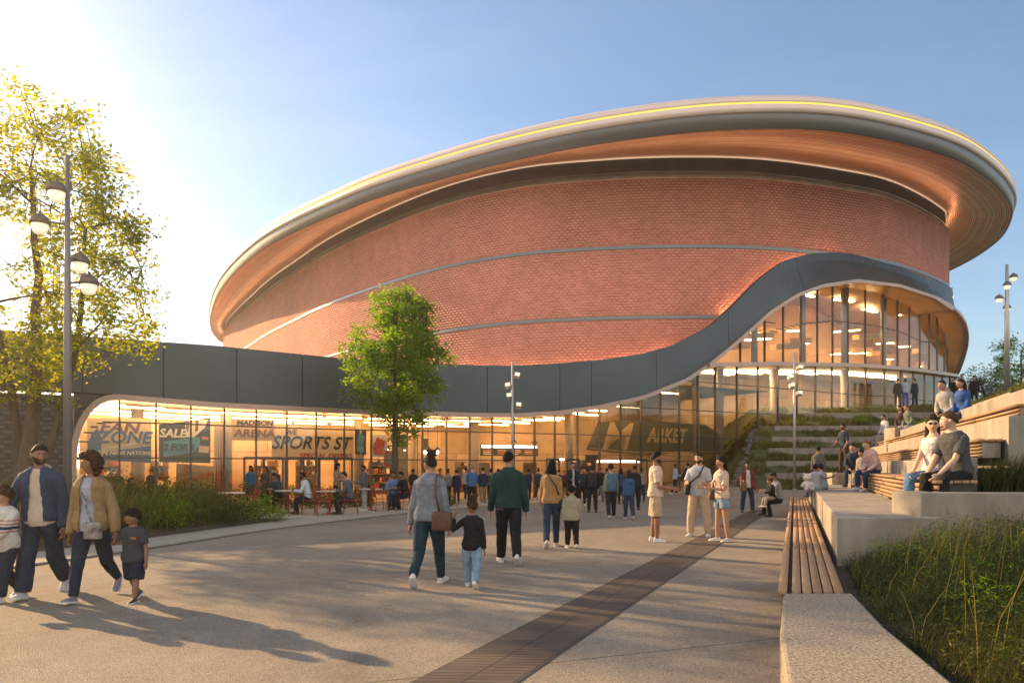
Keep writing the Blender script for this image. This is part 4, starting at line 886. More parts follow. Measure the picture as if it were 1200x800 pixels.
for i, (px, Y, r_, h, lab) in enumerate([(110, 15.2, .7, .75, 'small feathery shrub in the grass behind the woman in tan'), (185, 16.6, .8, .8, 'small feathery shrub in the grass behind the small boy'), (240, 18.2, .9, .75, 'rounded shrub at the middle of the grass bed'), (300, 19.5, .7, .7, 'last rounded shrub at the plaza end of the grass bed'), (130, 18.8, 1.1, 1.05, 'broad shrub deep in the bed below the rounded glass corner'), (215, 20.0, 1.1, .95, 'broad shrub deep in the bed below the SALE banner'), (20, 17.5, 1.1, 1.1, 'broad shrub at the foot of the tall tree at left')]):
    p = at(px, Y); shrub(lab, p.x, Y, bedz(p.x, Y) - .05, r_, h, 46, 90 + i, M_leaf2 if i % 2 == 1 else M_leafd)
# ================================================================== LAMPS, CAFE, BANNERS
M_pole = mat('grey_pole_paint', (.22, .22, .22), .45, .5, .06, 3); M_pole2 = mat('galvanised_pole', (.50, .48, .45), .4, .6, .08, 3)
M_cap = mat('brown_lamp_cap', (.16, .13, .11), .5, .4, .1, 4)
def frosted():
    m = D.materials.new('frosted_lamp_glass'); m.use_nodes = True; b = m.node_tree.nodes['Principled BSDF']; b.inputs['Base Color'].default_value = (.85, .80, .68, 1); b.inputs['Roughness'].default_value = .35
    b.inputs['Transmission Weight'].default_value = .35; b.inputs['Emission Color'].default_value = (1, .85, .6, 1); b.inputs['Emission Strength'].default_value = .35; return m
M_frost = frosted()
def lantern_post(label, x, y, z0, z1, heads, rp, hs, m):
    e = empty('street_lamp', (x, y, z0)); H = z1 - z0
    mb = MB(); mb.tube([(0, 0, -.05), (0, 0, H * .55), (0, 0, H)], [rp, rp * .85, rp * .5], 12); mb.lathe((0, 0, 0), [(rp * 2, 0), (rp * 2, .04), (rp * 1.3, .07), (rp * 1.05, .12)], 14); mb.build('pole', m, e, smooth=True)
    for (dx, dy, z) in heads:
        z -= z0; d = Vector((dx, dy, 0)); u = d.normalized()
        mb = MB(); mb.tube([u * rp * .5 + Vector((0, 0, z + .02)), u * (d.length * .5) + Vector((0, 0, z + .04)), d + Vector((0, 0, z + .06 * hs))], .022, 8); arm = mb.build('arm', m, e, smooth=True)
        mb = MB(); c = (dx, dy, z); s = hs
        mb.lathe(c, [(.02 * s, .34 * s), (.03 * s, .26 * s), (.10 * s, .245 * s), (.20 * s, .17 * s), (.245 * s, .06 * s), (.25 * s, -.01 * s), (.22 * s, -.02 * s)], 18); hd = mb.build('lamp_head', M_cap, arm, smooth=True)
        mb = MB(); mb.lathe(c, [(.205 * s, -.015 * s), (.20 * s, -.10 * s), (.16 * s, -.22 * s), (.115 * s, -.26 * s), (.02 * s, -.265 * s)], 16); mb.build('globe', M_frost, arm, smooth=True)
    return tag(e, label, 'lamp post')
Y = 14.3; Lx = at(79, Y).x
lantern_post('tall grey lamp post with four lanterns standing behind the family at left', Lx, Y, 0, 7.65, [(.0, -.34, zat(232, Y)), (-.48, -.1, zat(264, Y)), (.03, .36, zat(302, Y)), (.42, 0, zat(333, Y))], .078, .74, M_pole)
Y = 33.0; q = at(1180, Y)
lantern_post('grey lamp post with four round lanterns on top of the hill at right', q.x, Y, hill(q.x, Y), zat(310, Y), [(.30, 0, zat(325, Y)), (-.16, -.25, zat(336, Y)), (-.36, 0, zat(350, Y)), (.14, .2, zat(360, Y))], .12, .68, M_pole2)
def spot_post(label, x, y, z0, z1, heads, rp):
    e = empty('street_lamp', (x, y, z0)); H = z1 - z0; mb = MB(); mb.tube([(0, 0, -.05), (0, 0, H)], [rp, rp * .7], 12); mb.lathe((0, 0, 0), [(rp * 2, 0), (rp * 2, .03), (rp, .06)], 12); mb.build('pole', M_pole2, e, smooth=True)
    for dx, z in heads:
        z -= z0; sg = 1 if dx > 0 else -1; mb = MB(); mb.tube([(sg * rp * .5, 0, z + .14), (dx * .75, -.02, z + .16), (dx * .75, -.02, z + .05)], .018, 6); br = mb.build('bracket', M_pole, e)
        mb = MB(); M = Matrix.Rotation(sg * R(8), 3, 'Y') @ Matrix.Rotation(R(-18), 3, 'X'); mb.box((dx, -.05, z), (.22, .26, .17), M=M); hd = mb.build('spotlight', mat('pale_lamp_housing', (.75, .70, .60), .45, .1), br)
        mb = MB(); p = M @ Vector((0, -.134, 0)) + Vector((dx, -.05, z)); mb.box(p, (.18, .01, .13), M=M); mb.build('lens', M_frost, br)
    return tag(e, label, 'lamp post')
Y = 29.5; q = at(600.5, Y); spot_post('slim pole with four white spotlights in front of the central glass facade', q.x, Y, 0, zat(424, Y), [(.19, zat(440, Y)), (-.19, zat(452, Y)), (-.13, zat(464, Y)), (.25, zat(475, Y))], .06)
Y = 33.5; q = at(931, Y); spot_post('slim pole with four white spotlights rising in front of the grass terraces', q.x, Y, PH(q.x, Y), zat(413, Y), [(.23, zat(431, Y)), (-.2, zat(442, Y)), (-.14, zat(452, Y)), (.2, zat(461, Y))], .07)
# ---- cafe
M_red = mat('red_painted_metal', (.30, .045, .035), .45, .2, .1, 5); M_top = mat('pale_table_top', (.55, .52, .50), .4, .1, .05, 3)
def chair(label, x, y, rz):
    e = empty('cafe_chair', (x, y, .012), rz); mb = MB(); w = .21
    mb.prism([(-w, -.2), (w, -.2), (w * .92, .2), (-w * .92, .2)], .43, .448); mb.build('seat', M_red, e)
    mb = MB(); pts = [(-.2, .2, .45), (-.2, .245, .82), (.2, .245, .82), (.2, .2, .45)]; mb.tube(pts, .014, 6)
    for k in range(7): u = -.15 + k * .05; mb.tube([(u, .205, .50), (u, .243, .81)], .008, 5)
    mb.tube([(-.19, .21, .5), (.19, .21, .5)], .01, 5); mb.build('backrest', M_red, e)
    for sx in (-1, 1):
        for sy in (-1, 1): mb = MB(); mb.tube([(sx * .18, sy * .17, .43), (sx * .215, sy * .225, 0)], .013, 6); mb.build('leg', M_red, e)
        mb = MB(); mb.tube([(sx * .2, .2, .62), (sx * .225, -.02, .64), (sx * .22, -.17, .62), (sx * .19, -.18, .44)], .011, 6); mb.build('armrest', M_red, e)
    return tag(e, label, 'chair', 'red metal cafe chairs')
def table(label, x, y, r=.42):
    e = empty('cafe_table', (x, y, .012)); mb = MB(); mb.lathe((0, 0, 0), [(.01, .70), (r, .705), (r, .735), (.01, .736)], 24); mb.build('table_top', M_top, e)
    mb = MB(); mb.tube([(0, 0, .02), (0, 0, .71)], .03, 10); mb.build('pedestal', M_red, e); mb = MB(); mb.lathe((0, 0, 0), [(.24, 0), (.24, .015), (.05, .04)], 18); mb.build('base', M_red, e); return tag(e, label, 'table', 'round cafe tables')
CH = {}
for key, px, Y, rz, lab in [('c0', 249, 21.3, 90, 'empty red chair left of the table half hidden in the grass'), ('c1', 291, 21.5, -90, 'empty red chair right of the table half hidden in the grass'), ('man_white', 362, 22.9, -70, 'red chair under the man in the white shirt'), ('c3', 378, 22.2, -150, 'empty red chair between the man in white and the man in grey'), ('man_grey', 411, 22.8, -80, 'red chair under the man in the grey jacket'), ('c4', 445, 24.0, 120, 'empty red chair beside the man in the blue shirt'), ('man_blue', 461, 25.2, 20, 'red chair under the man in the blue shirt by the tree trunk'), ('hat', 326, 23.9, -10, 'red chair under the person in a dark hat'), ('dark', 476, 25.0, -60, 'red chair under the dark clothed person beside the tree')]:
    p = at(px, Y); CH[key] = (p.x, Y); chair(lab, p.x, Y, R(rz))
for px, Y, lab in [(270, 21.5, 'round cafe table in the long grass between two empty red chairs'), (386, 22.9, 'round cafe table between the man in white and the man in grey'), (338, 23.4, 'round cafe table in front of the person in a dark hat'), (434, 25.0, 'round cafe table behind the standing man in light jeans')]: p = at(px, Y); table(lab, p.x, Y)
# ---- banners and signs behind the glass
def face_M(s, off, z):                           # frame on the facade: x along it, y up, z outward
    p = fpt(s, off); q = fpt(s, off + 1) - p; n = Vector((q[0], q[1], 0)).normalized(); u = Vector((0, 0, 1)); x = u.cross(n)
    return Matrix(((x.x, u.x, n.x, p[0]), (x.y, u.y, n.y, p[1]), (x.z, u.z, n.z, z), (0, 0, 0, 1)))
C_ = {k: mat('print_' + k, v, .6, 0, .03, 2) for k, v in dict(white=(.80, .78, .72), cream=(.75, .62, .42), blue=(.03, .10, .36), navy=(.015, .03, .09), sky=(.07, .30, .50), black=(.02, .02, .025), red=(.50, .06, .03), orange=(.62, .20, .07), brown=(.17, .075, .035), green=(.20, .185, .105), tan=(.55, .38, .20), grey=(.16, .17, .19), pink=(.6, .35, .3)).items()}
def poly_on(name, pts, m, parent, M, z=0.0, d=.012):
    n = len(pts); a = sum(pts[i][0] * pts[(i + 1) % n][1] - pts[(i + 1) % n][0] * pts[i][1] for i in range(n)); pts = pts if a > 0 else pts[::-1]
    mb = MB(); mb.prism(pts, z, z + d); o = mb.build(name, m, parent); o.data.transform(M); return o
def span(x0, x1, off):                            # metres between two photo columns along the facade at this offset
    return s_at((x0 + x1) / 2), s_at(x1) - s_at(x0)
def TM(M, x, y, z): return M @ Matrix.Translation((x, y, z))
# 1: FAN ZONE
sc_, W = span(103, 181, 0); s0 = sc_; off = -1.0; M = face_M(s0, off, zat(517, fpt(s0)[1])); hw = W / 2
b = poly_on('banner', [(-hw, -.62), (hw, -.78), (hw, .92), (-hw, .86)], C_['cream'], None, M); tag(b, 'wide printed banner reading FAN ZONE in blue and brown behind the glass', 'banner')
poly_on('blue_stripe', [(-hw * .55, -.66), (hw * .98, -.76), (hw * .98, -.12), (hw * .8, -.14), (-hw * .5, -.38)], C_['blue'], b, M, .014)
poly_on('white_stripe', [(-hw * .5, -.30), (hw * .75, -.02), (hw * .75, .04), (-hw * .5, -.24)], C_['white'], b, M, .027)
poly_on('splash', [(-hw * .98, -.5), (-hw * .6, -.56), (-hw * .55, .1), (-hw * .68, .5), (-hw * .85, .3), (-hw * .97, -.1)], C_['blue'], b, M, .016); poly_on('splash', [(-hw * .98, -.56), (-hw * .5, -.6), (-hw * .62, -.3), (-hw * .8, -.42)], C_['white'], b, M, .03)
text_mesh('lettering', 'FAN', .56, C_['brown'], b, TM(M, -.02 * hw, .53, .02), .22, .016, sx=1.2); text_mesh('lettering', 'ZONE', .62, C_['blue'], b, TM(M, .12 * hw, .16, .03), .22, .014, sx=1.05); text_mesh('lettering', 'LIVE NEWS NATIONS', .19, C_['white'], b, TM(M, .14 * hw, -.40, .04), .2, .006, sx=.95)
# 2: SALE 2 FOR 1
sc_, W = span(190, 252, 0); M = face_M(sc_, off, zat(514, fpt(sc_)[1])); hw = W / 2
b = poly_on('banner', [(-hw, -.86), (hw, -.9), (hw, .85), (-hw, .55)], C_['black'], None, M); tag(b, 'black and blue printed banner reading SALE 2 FOR 1 behind the glass', 'banner')
poly_on('blue_swoosh', [(-hw * .85, -.66), (hw * .3, -.5), (hw * .6, -.2), (hw * .55, .12), (-hw * .82, -.08)], C_['sky'], b, M, .014); poly_on('white_flash', [(hw * .02, .1), (hw * .35, .1), (hw * .8, .5), (hw * .9, .8), (hw * .5, .74), (0, .62)], C_['white'], b, M, .014); poly_on('blue_corner', [(hw * .7, .3), (hw * .98, .4), (hw * .98, .82), (hw * .9, .8)], C_['blue'], b, M, .02); poly_on('yellow_oval', [(hw * .52, -.48), (hw * .92, -.5), (hw * .96, -.25), (hw * .55, -.22)], C_['cream'], b, M, .016); poly_on('red_label', [(hw * .66, .02), (hw * .92, .0), (hw * .92, .12), (hw * .66, .14)], C_['orange'], b, M, .016)
text_mesh('lettering', 'SALE', .44, C_['white'], b, TM(M, -.50 * hw, .22, .045), .2, .014, sx=.98); text_mesh('lettering', '2 FOR 1', .34, C_['navy'], b, TM(M, -.24 * hw, -.30, .045), .2, .012, sx=.92)
poly_on('figure', [(hw * .02, .34), (hw * .1, .3), (hw * .16, .7), (hw * .05, .74)], C_['brown'], b, M, .03); poly_on('figure', [(hw * .38, .3), (hw * .5, .36), (hw * .52, .78), (hw * .42, .72)], C_['brown'], b, M, .03)
# orange lower panel and flame panel
sc_, W = span(212, 262, 0); M = face_M(sc_, -1.4, 0); hw = W / 2; b = poly_on('display_panel', [(-hw, .05), (hw, .05), (hw, 1.5), (-hw, 1.62)], C_['tan'], None, M); tag(b, 'low display panel with orange streaks under the SALE banner', 'display')
for k in range(5): u = -hw + k * hw * .42; poly_on('streak', [(u, .7 + .1 * k), (u + hw * .4, .8 + .1 * k), (u + hw * .5, 1.05 + .08 * k), (u + .1, .95 + .08 * k)], C_['orange'], b, M, .015 + .003 * k)
sc_, W = span(255, 268, 0); M = face_M(sc_, -.8, 0); hw = W / 2; b = poly_on('banner', [(-hw, .05), (hw, .05), (hw, 3.2), (-hw, 3.2)], C_['cream'], None, M); tag(b, 'tall narrow banner with an orange flame pattern beside the SALE banner', 'banner')
for k in range(4): poly_on('flame', [(-hw * .9 + k * hw * .45, .1), (-hw * .5 + k * hw * .45, .1), (-hw * .45 + k * hw * .42, 1.2 + .5 * (k % 2)), (-hw * .7 + k * hw * .45, 1.9 + .6 * (k % 3))], C_['orange' if k % 2 else 'red'], b, M, .016 + .004 * k)
# ARENA sign
sc_, W = span(273, 328, 0); M = face_M(sc_, -.9, zat(505, fpt(sc_)[1])); hw = W / 2; b = poly_on('sign', [(-hw, -.34), (hw, -.34), (hw, .52), (-hw, .52)], C_['tan'], None, M); tag(b, 'tan sign reading ARENA above the left pair of doors', 'sign')
text_mesh('lettering', 'ARENA', .40, C_['brown'], b, TM(M, .12 * hw, -.06, .02), .1, .014, sx=1.2); text_mesh('lettering', 'MADISON', .27, C_['black'], b, TM(M, .14 * hw, .36, .02), .1, .012, sx=1.15)
# SPORTS STORE
sc_, W = span(326, 424, 0); M = face_M(sc_, -.9, zat(521, fpt(sc_)[1])); hw = W / 2; b = poly_on('sign', [(-hw, -.62), (hw, -.62), (hw, .62), (-hw, .75)], C_['cream'], None, M); tag(b, 'wide cream sign reading SPORTS STORE with red SPECIAL OFFERS below', 'sign')
text_mesh('lettering', 'SPORTS ST', .74, C_['navy'], b, TM(M, -.06 * hw, .08, .02), .3, .014, sx=.92); text_mesh('lettering', 'SPECIAL OFFERS', .28, C_['red'], b, TM(M, .30 * hw, -.44, .02), .1, .010, sx=1.1); text_mesh('lettering', 'WE', .30, C_['brown'], b, TM(M, -.55 * hw, .52, .02), .1, .008)
for px, w_, z0, z1, c1, c2, lab in [(430, .5, 2.0, 3.1, 'navy', 'sky', 'dark blue poster with a light blue picture beside the tree crown'), (452, .8, 1.9, 2.9, 'white', 'red', 'white illuminated poster with a red figure behind the tree trunk'), (465, .6, 1.5, 2.2, 'red', 'sky', 'small red and blue poster right of the tree trunk')]:
    M = face_M(s_at(px), -.8, 0); b = poly_on('poster', [(-w_ / 2, z0), (w_ / 2, z0), (w_ / 2, z1), (-w_ / 2, z1)], C_[c1], None, M); tag(b, lab, 'poster'); poly_on('picture', [(-w_ * .3, z0 + .15), (w_ * .2, z0 + .1), (w_ * .35, z1 - .3), (-w_ * .1, z1 - .12), (-w_ * .35, z1 - .5)], C_[c2], b, M, .015)
# serving counter with menu boards
def counter(label, x0, x1, off, h):
    s0, s1 = s_at(x0), s_at(x1); M = face_M((s0 + s1) / 2, off, 0); hw = (s1 - s0) / 2; e = poly_on('counter', [(-hw, 0), (hw, 0), (hw, h), (-hw, h)], C_['tan'], None, M, -.6, .6); poly_on('worktop', [(-hw - .05, h), (hw + .05, h), (hw + .05, h + .05), (-hw - .05, h + .05)], C_['grey'], e, M, -.65, .75); tag(e, label, 'counter')
counter('serving counter under the dark menu board seen through the glass', 612, 690, -5.0, 1.05); counter('wooden counter at the back of the market hall behind the glass', 772, 838, -5.2, 1.0); counter('low white reception counter at the back of the dark portal', 530, 560, -4.4, .95)
def board(label, x0, x1, off, z0, z1, c, rows=3, txt=None):
    s0, s1 = s_at(x0), s_at(x1); M = face_M((s0 + s1) / 2, off, 0); hw = (s1 - s0) / 2; e = poly_on('menu_board', [(-hw, z0), (hw, z0), (hw, z1), (-hw, z1)], C_[c], None, M); tag(e, label, 'menu board')
    poly_on('lit_strip', [(-hw * .95, z1 - .16), (hw * .95, z1 - .16), (hw * .95, z1 - .03), (-hw * .95, z1 - .03)], MATS['lamp_white'], e, M, .014)
    for k in range(rows):
        for j in range(4): u = -hw * .9 + j * hw * .47; zz = z0 + .08 + k * (z1 - z0 - .3) / rows; poly_on('price_line', [(u, zz), (u + hw * random.uniform(.2, .4), zz), (u + hw * .3, zz + .05), (u, zz + .05)], C_[random.choice(['white', 'cream', 'orange'])], e, M, .014)
emat('lamp_white', (1, .92, .8), 5.0)
board('long dark menu board with a lit top edge above the serving counter', 612, 684, -4.2, 2.05, 2.65, 'black'); board('lit white menu board above the counter at the end of the glass hall', 708, 738, -4.5, 1.75, 1.95, 'white', 1); board('pale lit panel hanging in the dark portal', 534, 556, -3.8, 1.85, 2.3, 'cream', 1); board('shelf board of small goods under the market sign', 778, 836, -6.0, 1.0, 1.9, 'tan', 3)
for i, (px, off) in enumerate([(630, -2.2), (655, -2.2), (505, -3), (530, -2.6), (548, -3.2), (488, -3.6), (478, -2.4), (586, -2.6)]):
    p = fpt(s_at(px), off); z = ctop(s_at(px)); zl = 2.75 if i < 2 else 2.35; e = empty('pendant_lamp', (p[0], p[1], z)); mb = MB(); mb.tube([(0, 0, 0), (0, 0, zl - z)], .012, 5); mb.build('cord', M_dark, e); mb = MB(); mb.lathe((0, 0, zl - z), [(.03, .12), (.07, .08), (.17, -.06), (.16, -.065)], 12); mb.build('shade', M_dark, e); mb = MB(); mb.ball((0, 0, zl - z - .04), .06, 8, 6); mb.build('bulb', M_lite, e)
    tag(e, 'small dark pendant lamp hanging inside the lobby, %s' % ['left of the pair over the menu board', 'right of the pair over the menu board', 'left of the dark portal', 'over the left edge of the dark portal', 'over the right edge of the dark portal', 'second from the tree trunk', 'nearest to the tree trunk', 'just left of the central spotlight pole'][i], 'pendant lamp', 'pendant lamps in the lobby')
# MARKET sign, a big dark hanging board with tan letters
s0, s1 = s_at(702), s_at(866); M = face_M((s0 + s1) / 2, -1.1, 0); hw = (s1 - s0) / 2; zc_ = zat(512, fpt((s0 + s1) / 2)[1])
b = poly_on('sign', [(-hw, zc_ - .72), (-hw * .3, zc_ - .98), (hw * .3, zc_ - .80), (hw * .98, zc_ - .88), (hw, zc_ + .1), (hw * .7, zc_ + .82), (-hw * .2, zc_ + .95), (-hw * .85, zc_ + .75)], C_['green'], None, M); tag(b, 'huge dark green hanging sign with tan MARKET lettering behind the glass', 'sign')
mt = mat('print_gold', (.80, .55, .24), .5, 0, .05, 2)
text_mesh('lettering', 'M', 2.1, mt, b, TM(M, -.63 * hw, zc_ - .05, .02), .30, .012, sx=1.2); text_mesh('lettering', 'ARKET', 1.12, mt, b, TM(M, .10 * hw, zc_ + .10, .02), .25, .03, sx=.84)
poly_on('outline', [(-hw * .96, zc_ - .66), (-hw * .3, zc_ - .86), (hw * .9, zc_ - .74), (hw * .9, zc_ - .70), (-hw * .3, zc_ - .81), (-hw * .96, zc_ - .61)], mt, b, M, .02)

# shelves of goods and racks along the back of the halls
GOODS = [C_[k] for k in ('red', 'navy', 'white', 'orange', 'sky', 'brown', 'black', 'cream')]
rr = random.Random(9)
for i, (x0, x1, off, lab) in enumerate([(118, 150, -4.8, 'shop shelf at the left end of the hall under the FAN banner'), (190, 214, -4.6, 'shop shelf under the SALE banner'), (276, 300, -5.0, 'shop shelf behind the left pair of doors'), (330, 362, -5.0, 'shop shelf behind the middle pair of doors'), (384, 414, -4.8, 'shop shelf behind the standing man in light jeans'), (486, 516, -5.6, 'shop shelf left of the dark portal'), (596, 612, -5.4, 'shop shelf behind the central spotlight pole'), (742, 770, -5.6, 'shop shelf in the market hall behind the man in cream')]):
    s0, s1 = s_at(x0), s_at(x1); M = face_M((s0 + s1) / 2, off, 0); hw = (s1 - s0) / 2; e_ = poly_on('shop_shelf', [(-hw, .1), (hw, .1), (hw, 1.75), (-hw, 1.75)], mat('shelf_board', (.22, .15, .09), .6), None, M, -.3, .05); tag(e_, lab, 'shelf')
    for k in range(4): poly_on('shelf_board', [(-hw, .25 + k * .42), (hw, .25 + k * .42), (hw, .29 + k * .42), (-hw, .29 + k * .42)], MATS['shelf_board'], e_, M, -.25, .3)
    for m_ in GOODS:
        mb = MB()
        for k in range(4):
            u = -hw + .08
            while u < hw - .1:
                wd, hg = rr.uniform(.07, .2), rr.uniform(.12, .33)
                if rr.random() < .13: mb.box((u + wd / 2, .29 + k * .42 + hg / 2, -.1), (wd, hg, .18))
                u += wd + .02
        if mb.v: o = mb.build('goods', m_, e_); o.data.transform(M)
# ================================================================== PEOPLE
SK = {k: mat('skin_' + k, v, .5, 0, .06, 14, spec=.4) for k, v in dict(deep=(.16, .075, .045), brown=(.26, .13, .08), tan=(.42, .24, .155), fair=(.58, .37, .27)).items()}
HR = {k: mat('hair_' + k, v, .7, 0, .4, 60, bump=.6, bscale=120, stretch=(1, 1, .25), spec=.15) for k, v in dict(black=(.012, .010, .010), dark=(.028, .018, .013), brown=(.075, .042, .022), curly=(.05, .026, .015), grey=(.2, .19, .18), ginger=(.20, .10, .045)).items()}
CL = {}
def cloth(c, kind='weave'):
    key = (tuple(round(x, 3) for x in c), kind)
    if key not in CL:
        sc = dict(weave=(160, .25), denim=(240, .4), knit=(110, .5), leather=(70, .3))[kind]
        CL[key] = mat('%s_cloth_%d' % (kind, len(CL)), c, .85 if kind != 'leather' else .5, 0, .16 if kind != 'denim' else .25, 9, bump=sc[1], bscale=sc[0], sheen=0, spec=.25 if kind != 'leather' else .4, fold=.3 if kind != 'leather' else .2)
    return CL[key]
M_sole = mat('white_rubber_sole', (.72, .70, .66), .6, 0, .05, 10); M_eye = mat('eye_white', (.30, .27, .24), .4); M_iris = mat('eye_iris', (.02, .012, .008), .15); M_lip = mat('lips', (.30, .11, .085), .45); M_sung = mat('sunglass_lens', (.015, .012, .012), .1)
PENDING = []
def remesh_later(o, vox, it=3, post=None): 
    m = o.modifiers.new('remesh', 'REMESH'); m.mode = 'VOXEL'; m.voxel_size = vox; m.use_smooth_shade = True
    s = o.modifiers.new('smooth', 'SMOOTH'); s.factor = .5; s.iterations = it; PENDING.append((o, post))
def flush():
    bpy.context.view_layer.update(); dg = bpy.context.evaluated_depsgraph_get(); done = []
    for o, post in PENDING:
        me = D.meshes.new_from_object(o.evaluated_get(dg)); done.append((o, me, post))
    for o, me, post in done:
        old = o.data; mats = [m for m in old.materials]; nm = old.name; o.modifiers.clear(); o.data = me; me.materials.clear()
        for m in mats: me.materials.append(m)
        if len(mats) > 1 or True: me.polygons.foreach_set('material_index', np.zeros(len(me.polygons), np.int32))
        me.polygons.foreach_set('use_smooth', np.ones(len(me.polygons), bool)); D.meshes.remove(old); me.name = nm
        if post: post(o, me)
    PENDING.clear()
def vget(me): a = np.empty(len(me.vertices) * 3, np.float32); me.vertices.foreach_get('co', a); return a.reshape(-1, 3)
def folds(amp, f, seed, zsq=.55):
    def post(o, me):
        v = vget(me); n = np.empty(len(v) * 3, np.float32); me.vertices.foreach_get('normal', n); n = n.reshape(-1, 3); sd = Vector((seed * 3.1, seed * 1.7, 0))
        d = np.array([mnoise.noise(Vector((p[0] * f, p[1] * f, p[2] * f * zsq)) + sd) + .5 * (1 - abs(mnoise.noise(Vector(((p[0] + p[2] * .6) * f * 1.3, p[1] * f * 1.3, (p[2] - p[0] * .5) * f * 1.3)) + sd)) * 2) for p in v]) * amp
        d = np.maximum(d, -.35 * amp)
        me.vertices.foreach_set('co', (v + n * d[:, None]).astype(np.float32).ravel()); me.update()
    return post
def chain(*fs):
    def post(o, me):
        for f in fs:
            if f: f(o, me)
    return post
def recolor(fn, mats):                           # faces take another cloth where fn(centres) says so
    def post(o, me):
        for m in mats: me.materials.append(m)
        c = np.empty(len(me.polygons) * 3, np.float32); me.polygons.foreach_get('center', c); me.polygons.foreach_set('material_index', fn(c.reshape(-1, 3)).astype(np.int32)); me.update()
    return post
def cutaway(fn):
    import bmesh
    def post(o, me):
        bm = bmesh.new(); bm.from_mesh(me); dl = [f for f in bm.faces if fn(f.calc_center_median())]; bmesh.ops.delete(bm, geom=dl, context='FACES'); bm.to_mesh(me); bm.free()
        md = o.modifiers.new('thickness', 'SOLIDIFY'); md.thickness = .012; md.offset = 1
    return post
def headpos(d, hs, n=None):                      # point of the face for direction d = (x, forward, up)
    x, f, z = d
    wm = 1 - .26 * max(0, -z) ** 1.4; bm_ = 1 - (.30 * max(0, -z) ** 1.2 if f < 0 else .05 * max(0, -z))
    p = np.array((.077 * x * wm, .098 * f * bm_, .118 * z))
    if f > 0:
        X, Z = p[0], p[2]
        g = .021 * math.exp(-((X / .013) ** 2 + ((Z + .030) / .020) ** 2)) + .011 * math.exp(-((X / .010) ** 2 + ((Z + .008) / .030) ** 2)) + .009 * math.exp(-((X / .028) ** 2 + ((Z + .100) / .018) ** 2)) - .009 * math.exp(-(((abs(X) - .031) / .016) ** 2 + ((Z - .008) / .012) ** 2)) + .006 * math.exp(-((X / .022) ** 2 + ((Z + .066) / .010) ** 2)) + .005 * math.exp(-((X / .05) ** 2 + ((Z - .030) / .010) ** 2))
        p[1] += g
    return p * hs
def sphere_dirs(seg, rings):
    out = [(0, 0, -1)]
    for i in range(1, rings):
        t = -math.pi / 2 + math.pi * i / rings
        for k in range(seg): a = 2 * math.pi * k / seg; out.append((math.cos(t) * math.cos(a), math.cos(t) * math.sin(a), math.sin(t)))
    out.append((0, 0, 1)); N = len(out) - 1
    fs = [(0, 1 + (k + 1) % seg, 1 + k) for k in range(seg)]
    for i in range(rings - 2):
        a = 1 + i * seg; fs += [(a + k, a + (k + 1) % seg, a + seg + (k + 1) % seg, a + seg + k) for k in range(seg)]
    a = 1 + (rings - 2) * seg; fs += [(a + k, a + (k + 1) % seg, N) for k in range(seg)]
    return out, fs
def ang_dir(sx, a, o): a, o = R(a), R(o); return Vector((sx * math.sin(o), -math.sin(a) * math.cos(o), -math.cos(a) * math.cos(o)))
WALK = lambda s, k=1.0: dict(legs=[(20 * k * s, 6 if s > 0 else 30 * k, 1), (-20 * k * s, 30 * k if s > 0 else 6, 1)], arms=[(-14 * s * k, 8, 14, 4), (14 * s * k, 8, 14, 4)])
STAND = dict(legs=[(2, 3, 5), (-1, 3, 4)], arms=[(-3, 9, 12, 6), (2, 9, 12, 6)])
SIT = dict(sit=True, legs=[(82, 84, 7), (82, 84, 7)], arms=[(28, 10, 62, 22), (28, 10, 62, 22)], lean=8)
PEOPLE = {}
